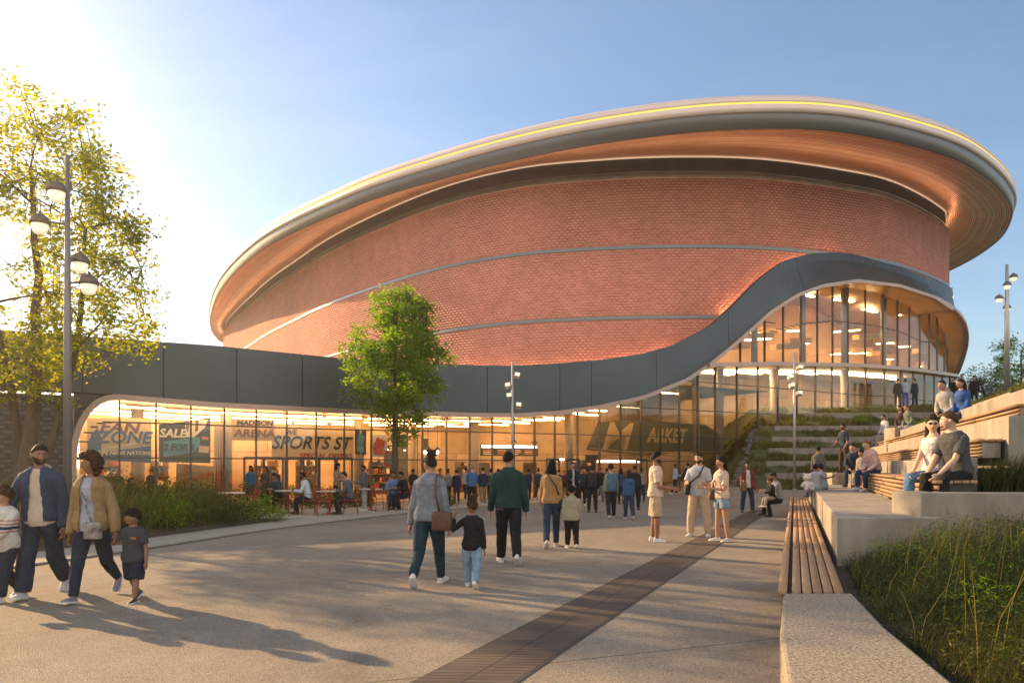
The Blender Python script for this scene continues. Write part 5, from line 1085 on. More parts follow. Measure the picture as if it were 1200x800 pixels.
def person(key, label, x, y, zg, H, yaw, pose, skin='brown', hair=('short', 'black'), top=None, bottom=None, shoes=((.6, .58, .55), True), female=False, child=0.0, build=1.0, lv=1, head=(0, 0, 0), extras=(), seat=None, tilt=0.0):
    """top: dict(c, sleeve, hem, kind, inner, loose); bottom: dict(c, len, loose); lv: 0 near, 1 middle, 2 far"""
    sc = H / 1.75; ca = child; lean = R(pose.get('lean', 2)); twist = pose.get('twist', 0)
    hh = H * lerp(.134, .182, ca); hs = hh / .236; hip = H * lerp(.520, .455, ca); sho = H - hh - .034 * H * lerp(1, .6, ca); tl = sho - hip
    wid = sc * build * lerp(1, 1.12, ca); sw = (.145 if female else .164) * wid; vox = [.0065, .0105, .018][lv]
    P0 = Vector((0, 0, hip)); u = Vector((0, -math.sin(lean), math.cos(lean))); f = Vector((0, -math.cos(lean), -math.sin(lean)))
    TW = Matrix.Rotation(R(twist), 3, 'Z'); XA = TW @ Vector((1, 0, 0))
    def tor(t): return P0 + u * (tl * max(t, 0)) + Vector((0, 0, tl * min(t, 0)))
    S = tor(1.0)
    J = {}
    legs = []
    for sx, (a, k, sp) in zip((-1, 1), pose['legs']):
        hj = P0 + Vector((sx * .088 * wid, 0, -.02 * H)); L1, L2 = (hip - .045 * H) * .515, (hip - .045 * H) * .485 - .02 * H
        kn = hj + ang_dir(sx, a, sp) * L1; an = kn + ang_dir(sx, a - k, sp * .4) * L2; legs.append((hj, kn, an, a - k))
    arms = []
    for sx, ar in zip((-1, 1), pose['arms']):
        sj = S + XA * (sx * sw) - u * .050 * H; L1, L2 = .170 * H, .150 * H
        if ar[0] == 'lap': q_ = legs[0 if sx < 0 else 1][1]; ar = ('ik', tuple(q_ + Vector((-sx * ar[1], .12 * sc, .085 * sc))), (.5, .5, -.5))
        if ar[0] == 'table': ar = ('ik', tuple(P0 + Vector((sx * .10, -.44 * sc, .22))), (.6, .3, -.7))
        if ar[0] == 'ik':
            tg = Vector(ar[1]); d = tg - sj; dist = min(d.length, (L1 + L2) * .985); dn = d.normalized(); tg = sj + dn * dist
            q = (L1 * L1 - L2 * L2 + dist * dist) / (2 * dist); hgt = math.sqrt(max(0, L1 * L1 - q * q)); pole = Vector((sx * ar[2][0], ar[2][1], ar[2][2])) if len(ar) > 2 else Vector((sx * .4, .5, -.8)); pole = (pole - dn * pole.dot(dn)).normalized()
            el = sj + dn * q + pole * hgt; wr = tg
        else:
            a, o, e, i = ar; el = sj + TW @ ang_dir(sx, a, o) * L1; wr = el + TW @ ang_dir(sx, a + e, o - i) * L2
        arms.append((sj, el, wr))
    # feet level
    foot_h = .042 * H
    if seat is not None: dz = seat + .085 * sc - hip - zg
    else: dz = -min(an.z for _, _, an, _ in legs) + foot_h
    if seat is not None:                          # shins reach the ground under a seat
        for i, (hj, kn, an, pa) in enumerate(legs):
            want = foot_h - dz
            if pose.get('reach', True):
                L2 = (an - kn).length; c = max(-1, min(1, (kn.z - want) / L2)); 
                back = pose.get('tuck', [0, 0])[i]; an = kn + Vector((0, math.sin(math.acos(c)) * (1 if back >= 0 else -1), -c)) * L2
                legs[i] = (hj, kn, an, 0)
    sh = Vector((0, 0, dz))
    # head frame
    hy, hp, ht = head; HM = TW @ (Matrix.Rotation(R(hy), 3, 'Z') @ Matrix.Rotation(R(hp), 3, 'X') @ Matrix.Rotation(R(ht), 3, 'Y'))
    hc = S + u * (H - sho - hh * .5) + f * (.012 * sc); 
    if lean > .3: hc += f * .02
    def hw(p): return hc + HM @ Vector((p[0], -p[1], p[2])) + sh
    # ---- body
    fem = female
    R_ = [(-.16, .10, .085), (-.02, .158, .105), (.10, .168 if not fem else .172, .112), (.30, .150 if not fem else .138, .100), (.48, .152 if not fem else .132, .102), (.68, .165 if not fem else .146, .112), (.84, .176 if not fem else .150, .112), (.93, .160 if not fem else .138, .098), (.99, .118 if not fem else .104, .082), (1.045, .076, .068), (1.09, .056, .056)]
    if ca > .4: R_ = [(t, w_ * (.94 if .2 < t < 1 else .98), d * 1.08) for t, w_, d in R_]
    def rings(infl, t0, t1, flare=0.0, n=20, belly=0):
        out = []; ts = sorted(set([t0, t1] + [r_[0] for r_ in R_ if t0 < r_[0] < t1]))
        for t in ts:
            w_ = float(np.interp(t, [r_[0] for r_ in R_], [r_[1] for r_ in R_])) * wid; d = float(np.interp(t, [r_[0] for r_ in R_], [r_[2] for r_ in R_])) * wid
            k = infl + flare * max(0, (.55 - t)); c = tor(t) + sh; tw = TW if t > .5 else Matrix.Identity(3); ring = []
            for j in range(n):
                a = 2 * math.pi * j / n; ca_, sa_ = math.cos(a), math.sin(a); ex = .82
                px_ = math.copysign(abs(ca_) ** ex, ca_) * (w_ + k); py_ = math.copysign(abs(sa_) ** ex, sa_) * (d + k)
                if fem and .55 < t < .9 and sa_ < 0 and ca < .5: py_ -= .022 * sc * abs(math.sin(a)) 
                ring.append(c + tw @ Vector((px_, 0, 0)) - (f if t > 0 else Vector((0, -1, 0))) * py_ * 1)
            out.append(ring)
        return out
    mb = MB(); mb.loft(rings(-.004, -.16, 1.10))
    dirs, hf = sphere_dirs(*((36, 26) if lv == 0 else (24, 16) if lv == 1 else (14, 10))); mb.add([hw(headpos(d, hs)) for d in dirs], hf)
    for sx in (-1, 1):
        if lv < 2: c = hw((sx * .076 * hs, -.008 * hs, -.008 * hs)); mb.ball(c, (.014 * hs, .020 * hs, .030 * hs), 8, 6)
    nb = S + sh; mb.tube([nb - u * .03 * H, nb + u * .02 * H, hw((0, -.015 * hs, -.05 * hs))], [.062 * sc * build, .054 * sc * build * (.88 if fem else 1), .054 * sc * build * (.86 if fem else 1)], 12)
    skm = SK[skin]
    al = lerp(1, 1.12, ca)
    for sx, (sj, el, wr) in zip((-1, 1), arms):
        sj, el, wr = sj + sh, el + sh, wr + sh; k = sc * build * al * (.86 if fem else 1)
        mb.tube([sj - (el - sj) * .05, sj + (el - sj) * .35, el, el + (wr - el) * .3, wr], [.047 * k, .046 * k, .037 * k, .039 * k, .026 * k], 10)
        mb.ball(sj, .052 * k, 10, 8)
        dd = (wr - el).normalized(); pn = Vector((-sx, 0, 0)); pn = (pn - dd * pn.dot(dd))
        if pn.length < .2: pn = Vector((0, 0, -1)) - dd * Vector((0, 0, -1)).dot(dd)
        pn.normalize(); td = dd.cross(pn) * (-sx); 
        if abs(td.y) > .2 and td.y > 0 and abs(dd.z) > .5: td = -td
        hl = .19 * H / 1.75 * .5 * lerp(1, 1.1, ca); hk = hl / .095
        pr = []
        for s_, w_, t_ in ((0, .026, .02), (.25, .034, .018), (.6, .041, .015), (1.0, .039, .012)):
            c = wr + dd * (hl * s_); pr.append([c + td * (math.cos(a) * w_ * hk) + pn * (math.sin(a) * t_ * hk) for a in [2 * math.pi * j / 10 for j in range(10)]])
        mb.loft(pr)
        if lv < 2:
            cu = pose.get('curl', 26)
            for j, (off, ln) in enumerate(((.029, .066), (.010, .074), (-.010, .069), (-.028, .054))):
                b0 = wr + dd * hl * .92 + td * off * hk; p = b0; pts = [b0 - dd * .02 * hk]; dirv = dd.copy()
                for q in range(3):
                    dirv = (Matrix.Rotation(0, 3, 'X') @ dirv); ang = R(cu * (.6 + .25 * q) + j * 2); dirv = (dirv * math.cos(ang) + (pn - dirv * pn.dot(dirv)).normalized() * math.sin(ang)).normalized(); p = p + dirv * ln * hk * (.42, .33, .25)[q]; pts.append(p.copy())
                mb.tube(pts, [.0095 * hk, .0095 * hk, .0088 * hk, .0075 * hk], 7)
            b0 = wr + dd * hl * .25 + td * .026 * hk; t1 = (dd * .75 + td * .6 + pn * .25).normalized(); t2 = (dd * .95 + td * .15 + pn * .35).normalized(); mb.tube([b0 - t1 * .01, b0 + t1 * .036 * hk, b0 + t1 * .036 * hk + t2 * .030 * hk], [.013 * hk, .0115 * hk, .009 * hk], 8)
    for sx, (hj, kn, an, pa) in zip((-1, 1), legs):
        hj, kn, an = hj + sh, kn + sh, an + sh; k = sc * build * lerp(1, 1.1, ca)
        mb.tube([hj + (hj - kn) * .04, hj + (kn - hj) * .3, kn, kn + (an - kn) * .3, an], [.086 * k, .078 * k, .054 * k, .056 * k, .036 * k], 12)
    body = mb.build('person', skm); body.location = (x, y, zg); body.rotation_euler = (R(tilt), 0, R(yaw)); remesh_later(body, vox, 2 if lv == 0 else 2)
    tag(body, label, 'person')
    W = Matrix.Translation((x, y, zg)) @ Matrix.Rotation(R(yaw), 4, 'Z')
    # ---- clothes
    def sleeve(mbx, infl, upto, k2=1.0):
        for sx, (sj, el, wr) in zip((-1, 1), arms):
            sj, el, wr = sj + sh, el + sh, wr + sh; k = sc * build * al * (.88 if fem else 1)
            ra = [.049 * k + infl, .048 * k + infl, .041 * k + infl, .040 * k + infl, .030 * k + infl]
            pts = [sj - (el - sj) * .03, sj + (el - sj) * .4, el, el + (wr - el) * .4, el + (wr - el) * .97]
            if upto == 'short': pts, ra = [pts[0], pts[1], sj + (el - sj) * .72], [ra[0], ra[1], ra[1] + .006]
            elif upto == 'half': pts, ra = [pts[0], pts[1], el, el + (wr - el) * .3], ra[:4]
            mbx.tube(pts, ra, 12); mbx.ball(sj, .050 * k + infl, 12, 8)
    def pos_rel(z): return (z - (P0 + sh).z) / tl
    cvox = [.0085, .013, .02][lv]; amp = [.0065, .006, .0][lv]
    if top:
        infl = top.get('infl', .013) + .003; hem = top.get('hem', -.06)
        if 'inner' in top:
            mi = MB(); mi.loft(rings(.011, top.get('ihem', hem - .05), 1.03, .03)); sleeve(mi, .002, 'short'); 
            if top.get('hood'): 
                c = S + sh + u * .01 * H - f * .055 * sc; mi.ball(c, (.105 * sc, .07 * sc, .065 * sc), 14, 10); mi.tube([S + sh + Vector((math.cos(a) * .088 * sc, -math.sin(a) * .075 * sc - .01, .026 * sc + (.0 if math.sin(a) < 0 else -.03) * sc)) for a in [2 * math.pi * j / 12 for j in range(13)]], .026 * sc, 8)
            oi = mi.build(top.get('iname', 'shirt'), cloth(top['inner'], 'knit'), body); remesh_later(oi, cvox, 2, folds(amp * .8, 11, hash(key) % 7) if amp else None)
        mt_ = MB(); mt_.loft(rings(infl + (.008 if 'inner' in top else 0), hem, 1.04 if top.get('sleeve', 'long') != 'none' else .97, top.get('flare', 0)))
        if top.get('sleeve', 'long') != 'none': sleeve(mt_, infl * .7, top.get('sleeve', 'long'))
        if top.get('hood') and 'inner' not in top: mt_.ball(S + sh + u * .012 * H - f * .06 * sc, (.105 * sc, .065 * sc, .075 * sc), 14, 10)
        if top.get('collar'): mt_.tube([S + sh + u * (.030 * sc) + Vector((math.cos(a) * .078 * sc, math.sin(a) * .068 * sc - .004, (.012 if math.sin(a) > 0 else -.02) * sc)) for a in [2 * math.pi * j / 14 for j in range(15)]], .020 * sc, 8)
        if top.get('bandhem'):
            rr_ = rings(infl + .006, hem - .03, hem + .06); mt_.loft(rr_)
        ot = mt_.build(top.get('name', 'top'), cloth(top['c'], top.get('kind', 'weave')), body); posts = []
        if amp: posts.append(folds(amp * top.get('fold', 1), 10, hash(label) % 11 if False else len(label) % 11))
        if 'inner' in top:
            g0, g1 = top.get('gap', (.055, .10)); zS, zP = (S + sh).z, (P0 + sh).z
            posts.append(cutaway(lambda p, g0=g0, g1=g1, zS=zS, zP=zP: (p.y < (S.y * (p.z - zP) / max(.1, zS - zP)) - .02 and abs(p.x - .0) < lerp(g1, g0, min(1, max(0, (p.z - zP) / (zS - zP))))) or p.z > zS + .05 * sc))
        if 'post' in top: posts.append(top['post'](S + sh, P0 + sh, tl))
        remesh_later(ot, cvox, 2, chain(*posts) if posts else None)
    if bottom:
        infl = bottom.get('infl', .010); mb = MB(); mb.loft(rings(infl - .008, -.17, .10)); ln = bottom.get('len', 'long'); lo = bottom.get('loose', .012)
        for sx, (hj, kn, an, pa) in zip((-1, 1), legs):
            hj, kn, an = hj + sh, kn + sh, an + sh; k = sc * build * lerp(1, 1.1, ca); r0 = [.092 * k + infl, .084 * k + infl, .058 * k + infl + lo * .5, .056 * k + lo, .045 * k + lo]
            pts = [hj + (hj - kn) * .02, hj + (kn - hj) * .3, kn, kn + (an - kn) * .35, kn + (an - kn) * .97]
            if ln == 'shorts': pts, r0 = [pts[0], pts[1], hj + (kn - hj) * .88], [r0[0], r0[1] + lo * .6, .078 * k + infl + lo]
            if ln == 'hotpants': pts, r0 = [pts[0], hj + (kn - hj) * .42], [r0[0], r0[1] + lo]
            mb.tube(pts, r0, 12)
        ob = mb.build(bottom.get('name', 'trousers'), cloth(bottom['c'], bottom.get('kind', 'weave')), body); remesh_later(ob, cvox, 2, folds(amp * 1.1, 12, len(label) % 7 + 2, .7) if amp else None)
    # ---- shoes
    for sx, (hj, kn, an, pa) in zip((-1, 1), legs):
        an = an + sh; pitch = 0.0
        if seat is None and pa < -12: pitch = R(min(48, -pa * .95))
        elif seat is None and pa > 8: pitch = -R(min(16, pa * .6))
        fd = Vector((sx * math.sin(R(9)), -math.cos(R(9)), 0)); 
        fd = (fd * math.cos(pitch) + Vector((0, 0, -1)) * math.sin(pitch)).normalized(); sd = Vector((-fd.y, fd.x, 0)).normalized(); up = sd.cross(fd); up = -up if up.z < 0 else up
        k = sc * lerp(1, 1.12, ca); base = an - up * .072 * k; m = MB()
        prof = [(-.062, .026, .060), (-.05, .035, .088), (-.01, .038, .100), (.05, .040, .078), (.11, .047, .058), (.155, .043, .048), (.185, .026, .038)]
        rg, rs = [], []
        for s_, w_, h_ in prof:
            c = base + fd * s_ * k; ring = []
            for j in range(12):
                a = 2 * math.pi * j / 12; ring.append(c + sd * math.cos(a) * w_ * k + up * ((.018 + max(0, math.sin(a)) * (h_ - .018) + min(0, math.sin(a)) * .002) * k))
            rg.append(ring); rs.append([c + sd * i * (w_ + .004) * k + up * z * k for i, z in ((-1, 0), (1, 0), (1, .026), (-1, .026))])
        m.loft(rg, 0); e0 = [p - fd * .006 * k for p in rs[0]]; m.loft([e0] + rs, 1); so_ = m.build('shoe', [cloth(shoes[0], 'leather'), M_sole if shoes[1] else cloth((.03, .03, .03), 'leather')], body)
        if lv < 2: md = so_.modifiers.new('bevel', 'BEVEL'); md.width = .004; md.segments = 1; md.limit_method = 'ANGLE'; so_.data.polygons.foreach_set('use_smooth', [True] * len(so_.data.polygons))
    # ---- hair
    st, hcol = hair[0], HR[hair[1]]
    if st != 'none':
        T_ = dict(short=.013, fade=.006, long=.018, curly=.032, bun=.012, bob=.045, cap=.008, hat=.01, pony=.014, mop=.020)[st] ; sd_ = len(label) % 13
        hd, hfc = sphere_dirs(*((32, 22) if lv == 0 else (22, 16) if lv == 1 else (14, 10))); vs = []
        for d in hd:
            x_, f_, z_ = d; mm = z_ - f_ * (.42 if st == 'mop' else .52) + (.04 if st == 'mop' else -.07) + .06 * mnoise.noise(Vector(d) * 6 + Vector((0, sd_, 0)))
            if st in ('bob', 'long', 'curly') : mm = max(mm, (-.25 - f_) * 1.2 + (.0 if abs(x_) < .8 else .12))
            if st in ('bob',): mm = max(mm, (abs(x_) - .78 - max(0, f_) * .8) * 2.2)
            t = min(1, max(0, (mm + .04) / .14)); t = t * t * (3 - 2 * t)
            nn = mnoise.noise(Vector(d) * (5.5 if st in ('curly', 'bob', 'bun', 'mop') else 3) + Vector((sd_, 0, 0)))
            th = -.014 + t * (T_ + .014) * (1 + (.55 if st in ('curly', 'bob', 'mop') else .3) * nn); hp_ = headpos((x_, f_ if f_ < .6 else f_, z_), hs); L = np.linalg.norm(hp_); vs.append(hw(hp_ * (1 + th * hs / L)))
        m = MB(); m.add(vs, hfc)
        def strand(cs, ws, ds, n=12):
            rg = []
            for c, w_, d in zip(cs, ws, ds): rg.append([hw((c[0] + math.cos(a) * w_ * (1 + .1 * math.sin(7 * a)), c[1] + math.sin(a) * d, c[2])) for a in [2 * math.pi * j / n for j in range(n)]])
            m.loft(rg)
        if st == 'long' or st == 'curly':
            L = extras_len = .30 * sc if st == 'long' else .20 * sc
            for dx in (-.03, 0, .03): strand([(dx * .7, -.05 * hs, .06 * hs), (dx * 1.2, -.075 * hs, -.04 * hs), (dx * 1.4, -.085 * hs, -.15 * hs), (dx * 1.1, -.075 * hs, -.12 * hs - L * .8), (dx * .8, -.07 * hs, -.12 * hs - L)], [.055 * hs, .062 * hs, .062 * hs, .045 * hs, .012], [.05 * hs, .045 * hs, .04 * hs, .03 * hs, .008])
        if st == 'bob':
            for j in range(46 if lv < 2 else 12):
                a = random.uniform(-2.5, 2.5); zz = random.uniform(-.13, .10); q = .088 + random.uniform(-.01, .012); c = (math.sin(a) * q * hs, -math.cos(a) * q * hs * .95 - .005, zz * hs)
                if c[1] > .0 * hs and zz < .07: continue
                m.ball(hw(c), .032 * hs * random.uniform(.8, 1.25), 7, 5)
        if st == 'bun': c = hw((0, -.045 * hs, .135 * hs)); m.ball(c, (.062 * hs,) * 3, 14, 10); [m.ball(hw((math.cos(a) * .05 * hs, -.045 * hs + math.sin(a) * .04 * hs, (.135 + .04 * math.sin(a * 2.3)) * hs)), .026 * hs, 7, 5) for a in [j * .7 for j in range(9)]]
        if st == 'pony': strand([(0, -.09 * hs, .05 * hs), (0, -.125 * hs, .02 * hs), (0, -.12 * hs, -.1 * hs), (0, -.10 * hs, -.19 * hs)], [.02, .03, .03, .008], [.02, .025, .02, .006])
        m.build('hair', hcol, body, smooth=True)
        if st in ('cap', 'hat'):
            m = MB(); hd2, hf2 = sphere_dirs(20, 14); vs = []
            for d in hd2: 
                x_, f_, z_ = d; hp_ = headpos((x_, f_ * .98, max(z_, .14)), hs); L = np.linalg.norm(hp_); vs.append(hw(hp_ * (1 + .018 * hs / L) if z_ > .05 else hp_ * .9))
            m.add(vs, hf2); c = [hw((math.cos(a) * .075 * hs, .06 * hs + math.sin(a) * (.10 if st == 'cap' else .05) * hs, .045 * hs - .012 * hs * math.sin(a))) for a in [math.pi * j / 10 for j in range(11)]]
            if st == 'cap': c2 = [p + Vector((0, 0, .008)) for p in c]; n = len(c); m.add(c + c2, [tuple(range(n)), tuple(range(2 * n - 1, n - 1, -1))] + [(j, n + j, n + j + 1, j + 1) for j in range(n - 1)])
            else:
                rg = [[hw((math.cos(a) * r_ * hs, math.sin(a) * r_ * hs * 1.12, z_ * hs)) for a in [2 * math.pi * j / 20 for j in range(20)]] for r_, z_ in ((.07, .03), (.135, .028), (.135, .036), (.07, .045))]; m.loft(rg)
            m.build('cap' if st == 'cap' else 'hat', cloth(hair[2]), body, smooth=True)
    if 'beard' in extras and lv < 2:
        hd, hfc = sphere_dirs(24, 18); vs = []
        for d in hd:
            x_, f_, z_ = d; mm = min(-.36 - z_ + .35 * abs(x_), f_ + .12); t = min(1, max(0, mm / .14)); 
            if abs(x_) < .16 and -.60 < z_ < -.50 and f_ > 0: t *= .5
            hp_ = headpos(d, hs); L = np.linalg.norm(hp_); vs.append(hw(hp_ * (1 + (-.012 + .0150 * t) * hs / L)))
        m = MB(); m.add(vs, hfc); m.build('beard', HR['dark'] if hair[1] == 'black' else hcol, body, smooth=True)
    if lv <= 1 or 'face' in extras:
        if 'sunglasses' in extras:
            g = empty('tmp'); D.objects.remove(g); m = MB()
            for sx in (-1, 1): 
                p = headpos((sx * .40, .9, .07), hs); m.ball(hw((p[0], p[1] + .012 * hs, p[2])), (.025 * hs, .010 * hs, .021 * hs), 12, 8); q = headpos((sx * .98, .1, .09), hs); m.tube([hw((p[0] + sx * .02 * hs, p[1] + .01 * hs, p[2] + .01 * hs)), hw((q[0] * 1.06, q[1], q[2]))], .003, 5)
            m.tube([hw((-.01 * hs, .108 * hs, .012 * hs)), hw((.01 * hs, .108 * hs, .012 * hs))], .003, 5); m.build('sunglasses', M_sung, body, smooth=True)
        else:
            for sx in (-1, 1):
                p = headpos((sx * .40, .9, .065), hs); c = hw((p[0], p[1] - .006 * hs, p[2])); m = MB(); m.ball((0, 0, 0), .0125 * hs, 12, 8); M3 = HM.to_4x4(); m.v = [tuple(c + HM @ Vector(v)) for v in m.v]; m.m = []
                for fc in m.f:
                    q = sum((Vector(m.v[i]) for i in fc), Vector()) / len(fc) - c; loc = HM.transposed() @ q; m.m.append(1 if (loc.y < -.008 * hs and math.hypot(loc.x, loc.z) < .0078 * hs) else 0)
                m.build('eye', [M_eye, M_iris], body, smooth=True)
                m = MB(); b_ = [headpos((sx * xx, .9, zz), hs) for xx, zz in ((.2, .225), (.38, .245), (.56, .215))]; m.tube([hw((p_[0], p_[1] + .002, p_[2])) for p_ in b_], [.0035 * hs, .0045 * hs, .002 * hs], 6); m.build('eyebrow', hcol, body, smooth=True)
        m = MB(); zz = -.066 / .118; ps = [headpos((xx, .85, zz), hs) for xx in (-.28, -.14, 0, .14, .28)]; m.tube([hw((p_[0], p_[1] + .0015, p_[2])) for p_ in ps], [.002 * hs, .0055 * hs, .006 * hs, .0055 * hs, .002 * hs], 8); m.build('lips', M_lip, body, smooth=True)
    PEOPLE[key] = dict(W=W, arms=[tuple(p + sh for p in a) for a in arms], S=S + sh, P=P0 + sh, sc=sc, wid=wid, body=body, hc=hc + sh)
    return body
def stand(key, label, px, ty, fy, yaw, pose, **k):
    Y = k.pop('Y', None)
    zg = 0.0
    if Y is None: Y = F * EYE / (fy - HY)
    x = (px - 600) / F * Y; zg = k.pop('zg', PH(x, Y)); H = k.pop('H', None) or (zat(ty, Y) - zg)
    return person(key, label, x, Y, zg, H, yaw, pose, **k)
def sitter(key, label, px, ty, Y, seat, zg, yaw, H=None, pose=None, **k):
    ch = k.get('child', 0); x = (px - 600) / F * Y
    if H is None: H = (zat(ty, Y) - seat) / lerp(.525, .60, ch)
    return person(key, label, x, Y, zg, H, yaw, pose or SIT, seat=seat, **k)
def bag(label, key, c, d, col, strap=None, name='shoulder_bag', cat='bag', rz=0.0, kind='leather', m=None, sw=.012):
    p = PEOPLE[key]; W = p['W']; e = empty(name, W @ Vector(c), W.to_euler().z + R(rz)); m = m or cloth(col, kind)
    mb = MB(); n = 16; rg = []
    for z, k in ((-.5, .90), (-.42, 1.0), (.30, .97), (.5, .80)): rg.append([(math.copysign(abs(math.cos(a)) ** .5, math.cos(a)) * d[0] / 2 * k, math.copysign(abs(math.sin(a)) ** .6, math.sin(a)) * d[1] / 2 * k, z * d[2]) for a in [2 * math.pi * j / n for j in range(n)]])
    mb.loft(rg); b = mb.build('bag_body', m, e, smooth=True); md = b.modifiers.new('bevel', 'BEVEL'); md.width = .01; md.segments = 2
    mb = MB(); mb.prism([(-d[0] * .46, -d[1] * .56), (d[0] * .46, -d[1] * .56), (d[0] * .46, -d[1] * .44), (-d[0] * .46, -d[1] * .44)], d[2] * .02, d[2] * .46); mb.build('flap', m, e)
    if strap:
        mb = MB(); iv = (Matrix.Translation(e.location) @ Matrix.Rotation(e.rotation_euler.z, 4, 'Z')).inverted()
        for s in strap: mb.tube([iv @ (W @ Vector(q)) for q in s], sw, 6, sx=1.0)
        mb.build('strap', m, e, smooth=True)
    return tag(e, label, cat)
# ================================================================== CAST
den = (.032, .06, .115); dkden = (.02, .03, .055); lden = (.22, .33, .44); blk = (.015, .015, .017); nav = (.02, .03, .06); wht = (.62, .60, .56); crm = (.62, .52, .40); kha = (.32, .23, .13); gry = (.16, .17, .18); lgr = (.33, .35, .37); tan = (.36, .22, .10); olv = (.16, .14, .07); blu = (.05, .13, .30); mar = (.16, .045, .035); dgn = (.018, .045, .04); pnk = (.60, .40, .36)
WS = ((.66, .64, .60), True); BS = ((.02, .02, .022), False); GS = ((.22, .23, .25), True); BR = ((.07, .04, .025), False); BW = ((.03, .04, .07), True)
def local(key, world): return PEOPLE[key]['W'].inverted() @ Vector(world)
def chest_print(S, P, tl):
    def fn(c):
        r_ = (c[:, 2] - P.z) / tl; return np.where((r_ > .66) & (r_ < .74) & (c[:, 0] > .02) & (c[:, 0] < .085) & (c[:, 1] < 0), 1, 0)
    return recolor(fn, [cloth((.40, .15, .05), 'knit')])
# ---- the family at left
def stripes(S, P, tl):
    def fn(c):
        r_ = (c[:, 2] - P.z) / tl; m = np.zeros(len(c)); m[(r_ > .56) & (r_ < .60)] = 2; m[(r_ > .44) & (r_ < .52)] = 1; m[(r_ > .37) & (r_ < .405)] = 2; m[(r_ > .66) & (r_ < .685)] = 2; return m
    return recolor(fn, [cloth((.03, .05, .09), 'knit'), cloth((.45, .16, .11), 'knit')])
stand('boy_stripes', 'boy in a white striped sweater holding an orange snack bag', 6, 567, 700, -12, dict(WALK(-1, .8), arms=[('ik', (-.02, -.25, .66)), ('ik', (.06, -.27, .68))]), Y=8.35, skin='tan', hair=('mop', 'curly'), top=dict(c=wht, sleeve='long', hem=-.14, kind='knit', flare=.02, post=stripes, name='sweater'), bottom=dict(c=dkden, kind='denim', loose=.016, name='jeans'), shoes=WS, child=.55, lv=0, head=(-42, 0, 0))
stand('man_denim', 'bearded man in a blue denim jacket over a cream hoodie walking with his family', 48, 518, 698, 10, dict(WALK(1, .85), arms=[(14, 22, 16, 2), (-6, 10, 14, 6)], curl=32), skin='brown', hair=('short', 'black'), top=dict(c=den, kind='denim', inner=(.60, .51, .40), hem=-.02, ihem=-.14, collar=True, gap=(.05, .085), name='jacket', iname='hoodie', hood=True, infl=.016), bottom=dict(c=(.024, .040, .075), kind='denim', loose=.036, infl=.014, name='jeans'), shoes=((.60, .60, .60), True), lv=0, build=1.04, head=(38, 4, 4), extras=('beard',))
stand('woman_tan', 'woman with dark curly bob in an open tan shirt jacket leading a small boy', 108, 527, 702, 6, dict(WALK(1, 1.05), arms=[(-8, 12, 12, 4), ('ik', (.33, -.10, .71), (.5, .6, -.6))]), skin='brown', hair=('bob', 'curly'), female=True, top=dict(c=(.30, .20, .095), inner=(.38, .42, .50), hem=-.20, ihem=-.10, collar=True, gap=(.055, .085), name='overshirt', iname='t_shirt', infl=.018), bottom=dict(c=dkden, kind='denim', loose=.008, name='jeans'), shoes=GS, lv=0, head=(-46, 2, 0))
P3w = PEOPLE['woman_tan']['W'] @ PEOPLE['woman_tan']['arms'][1][2]
_Y = F * EYE / (704 - HY); _x = (157 - 600) / F * _Y; _l = Matrix.Rotation(R(8), 4, 'Z').inverted() @ (P3w - Vector((_x, _Y, 0)) + Vector((.01, -.02, -.12)))
stand('boy_dark', 'small boy in dark t-shirt and navy shorts holding the hand of a woman', 157, 595, 704, -8, dict(WALK(-1, .7), arms=[('ik', tuple(_l), (.3, .5, -.7)), (-4, 12, 14, 4)]), skin='brown', hair=('mop', 'black'), top=dict(c=(.05, .055, .065), sleeve='short', hem=-.10, flare=.02, name='t_shirt', post=chest_print), bottom=dict(c=(.018, .024, .05), len='shorts', loose=.022, name='shorts'), shoes=BW, child=.85, lv=0, head=(-38, 4, 0))
p = PEOPLE['woman_tan']; S_, P_ = p['S'], p['P']
bag('clear and black crossbody bag hanging at the hip of the woman in the tan jacket', 'woman_tan', (.10, -.205, P_.z - .04), (.20, .07, .19), (.35, .34, .36), [[(-.07, .02, S_.z + .045), (-.065, -.10, S_.z - .03), (-.03, -.165, S_.z - .2), (.04, -.19, P_.z + .16), (.09, -.20, P_.z + .05)]], m=mat('clear_vinyl_bag', (.42, .38, .38), .25, 0, .5, 16, col2=(.06, .05, .05)))
bag('crumpled orange snack bag in the hands of the boy in the striped sweater', 'boy_stripes', (.02, -.33, .66), (.13, .06, .15), (.5, .22, .06), name='snack_bag', rz=12, m=mat('orange_snack_bag', (.48, .22, .07), .4, 0, .4, 12, bump=.6, bscale=20))
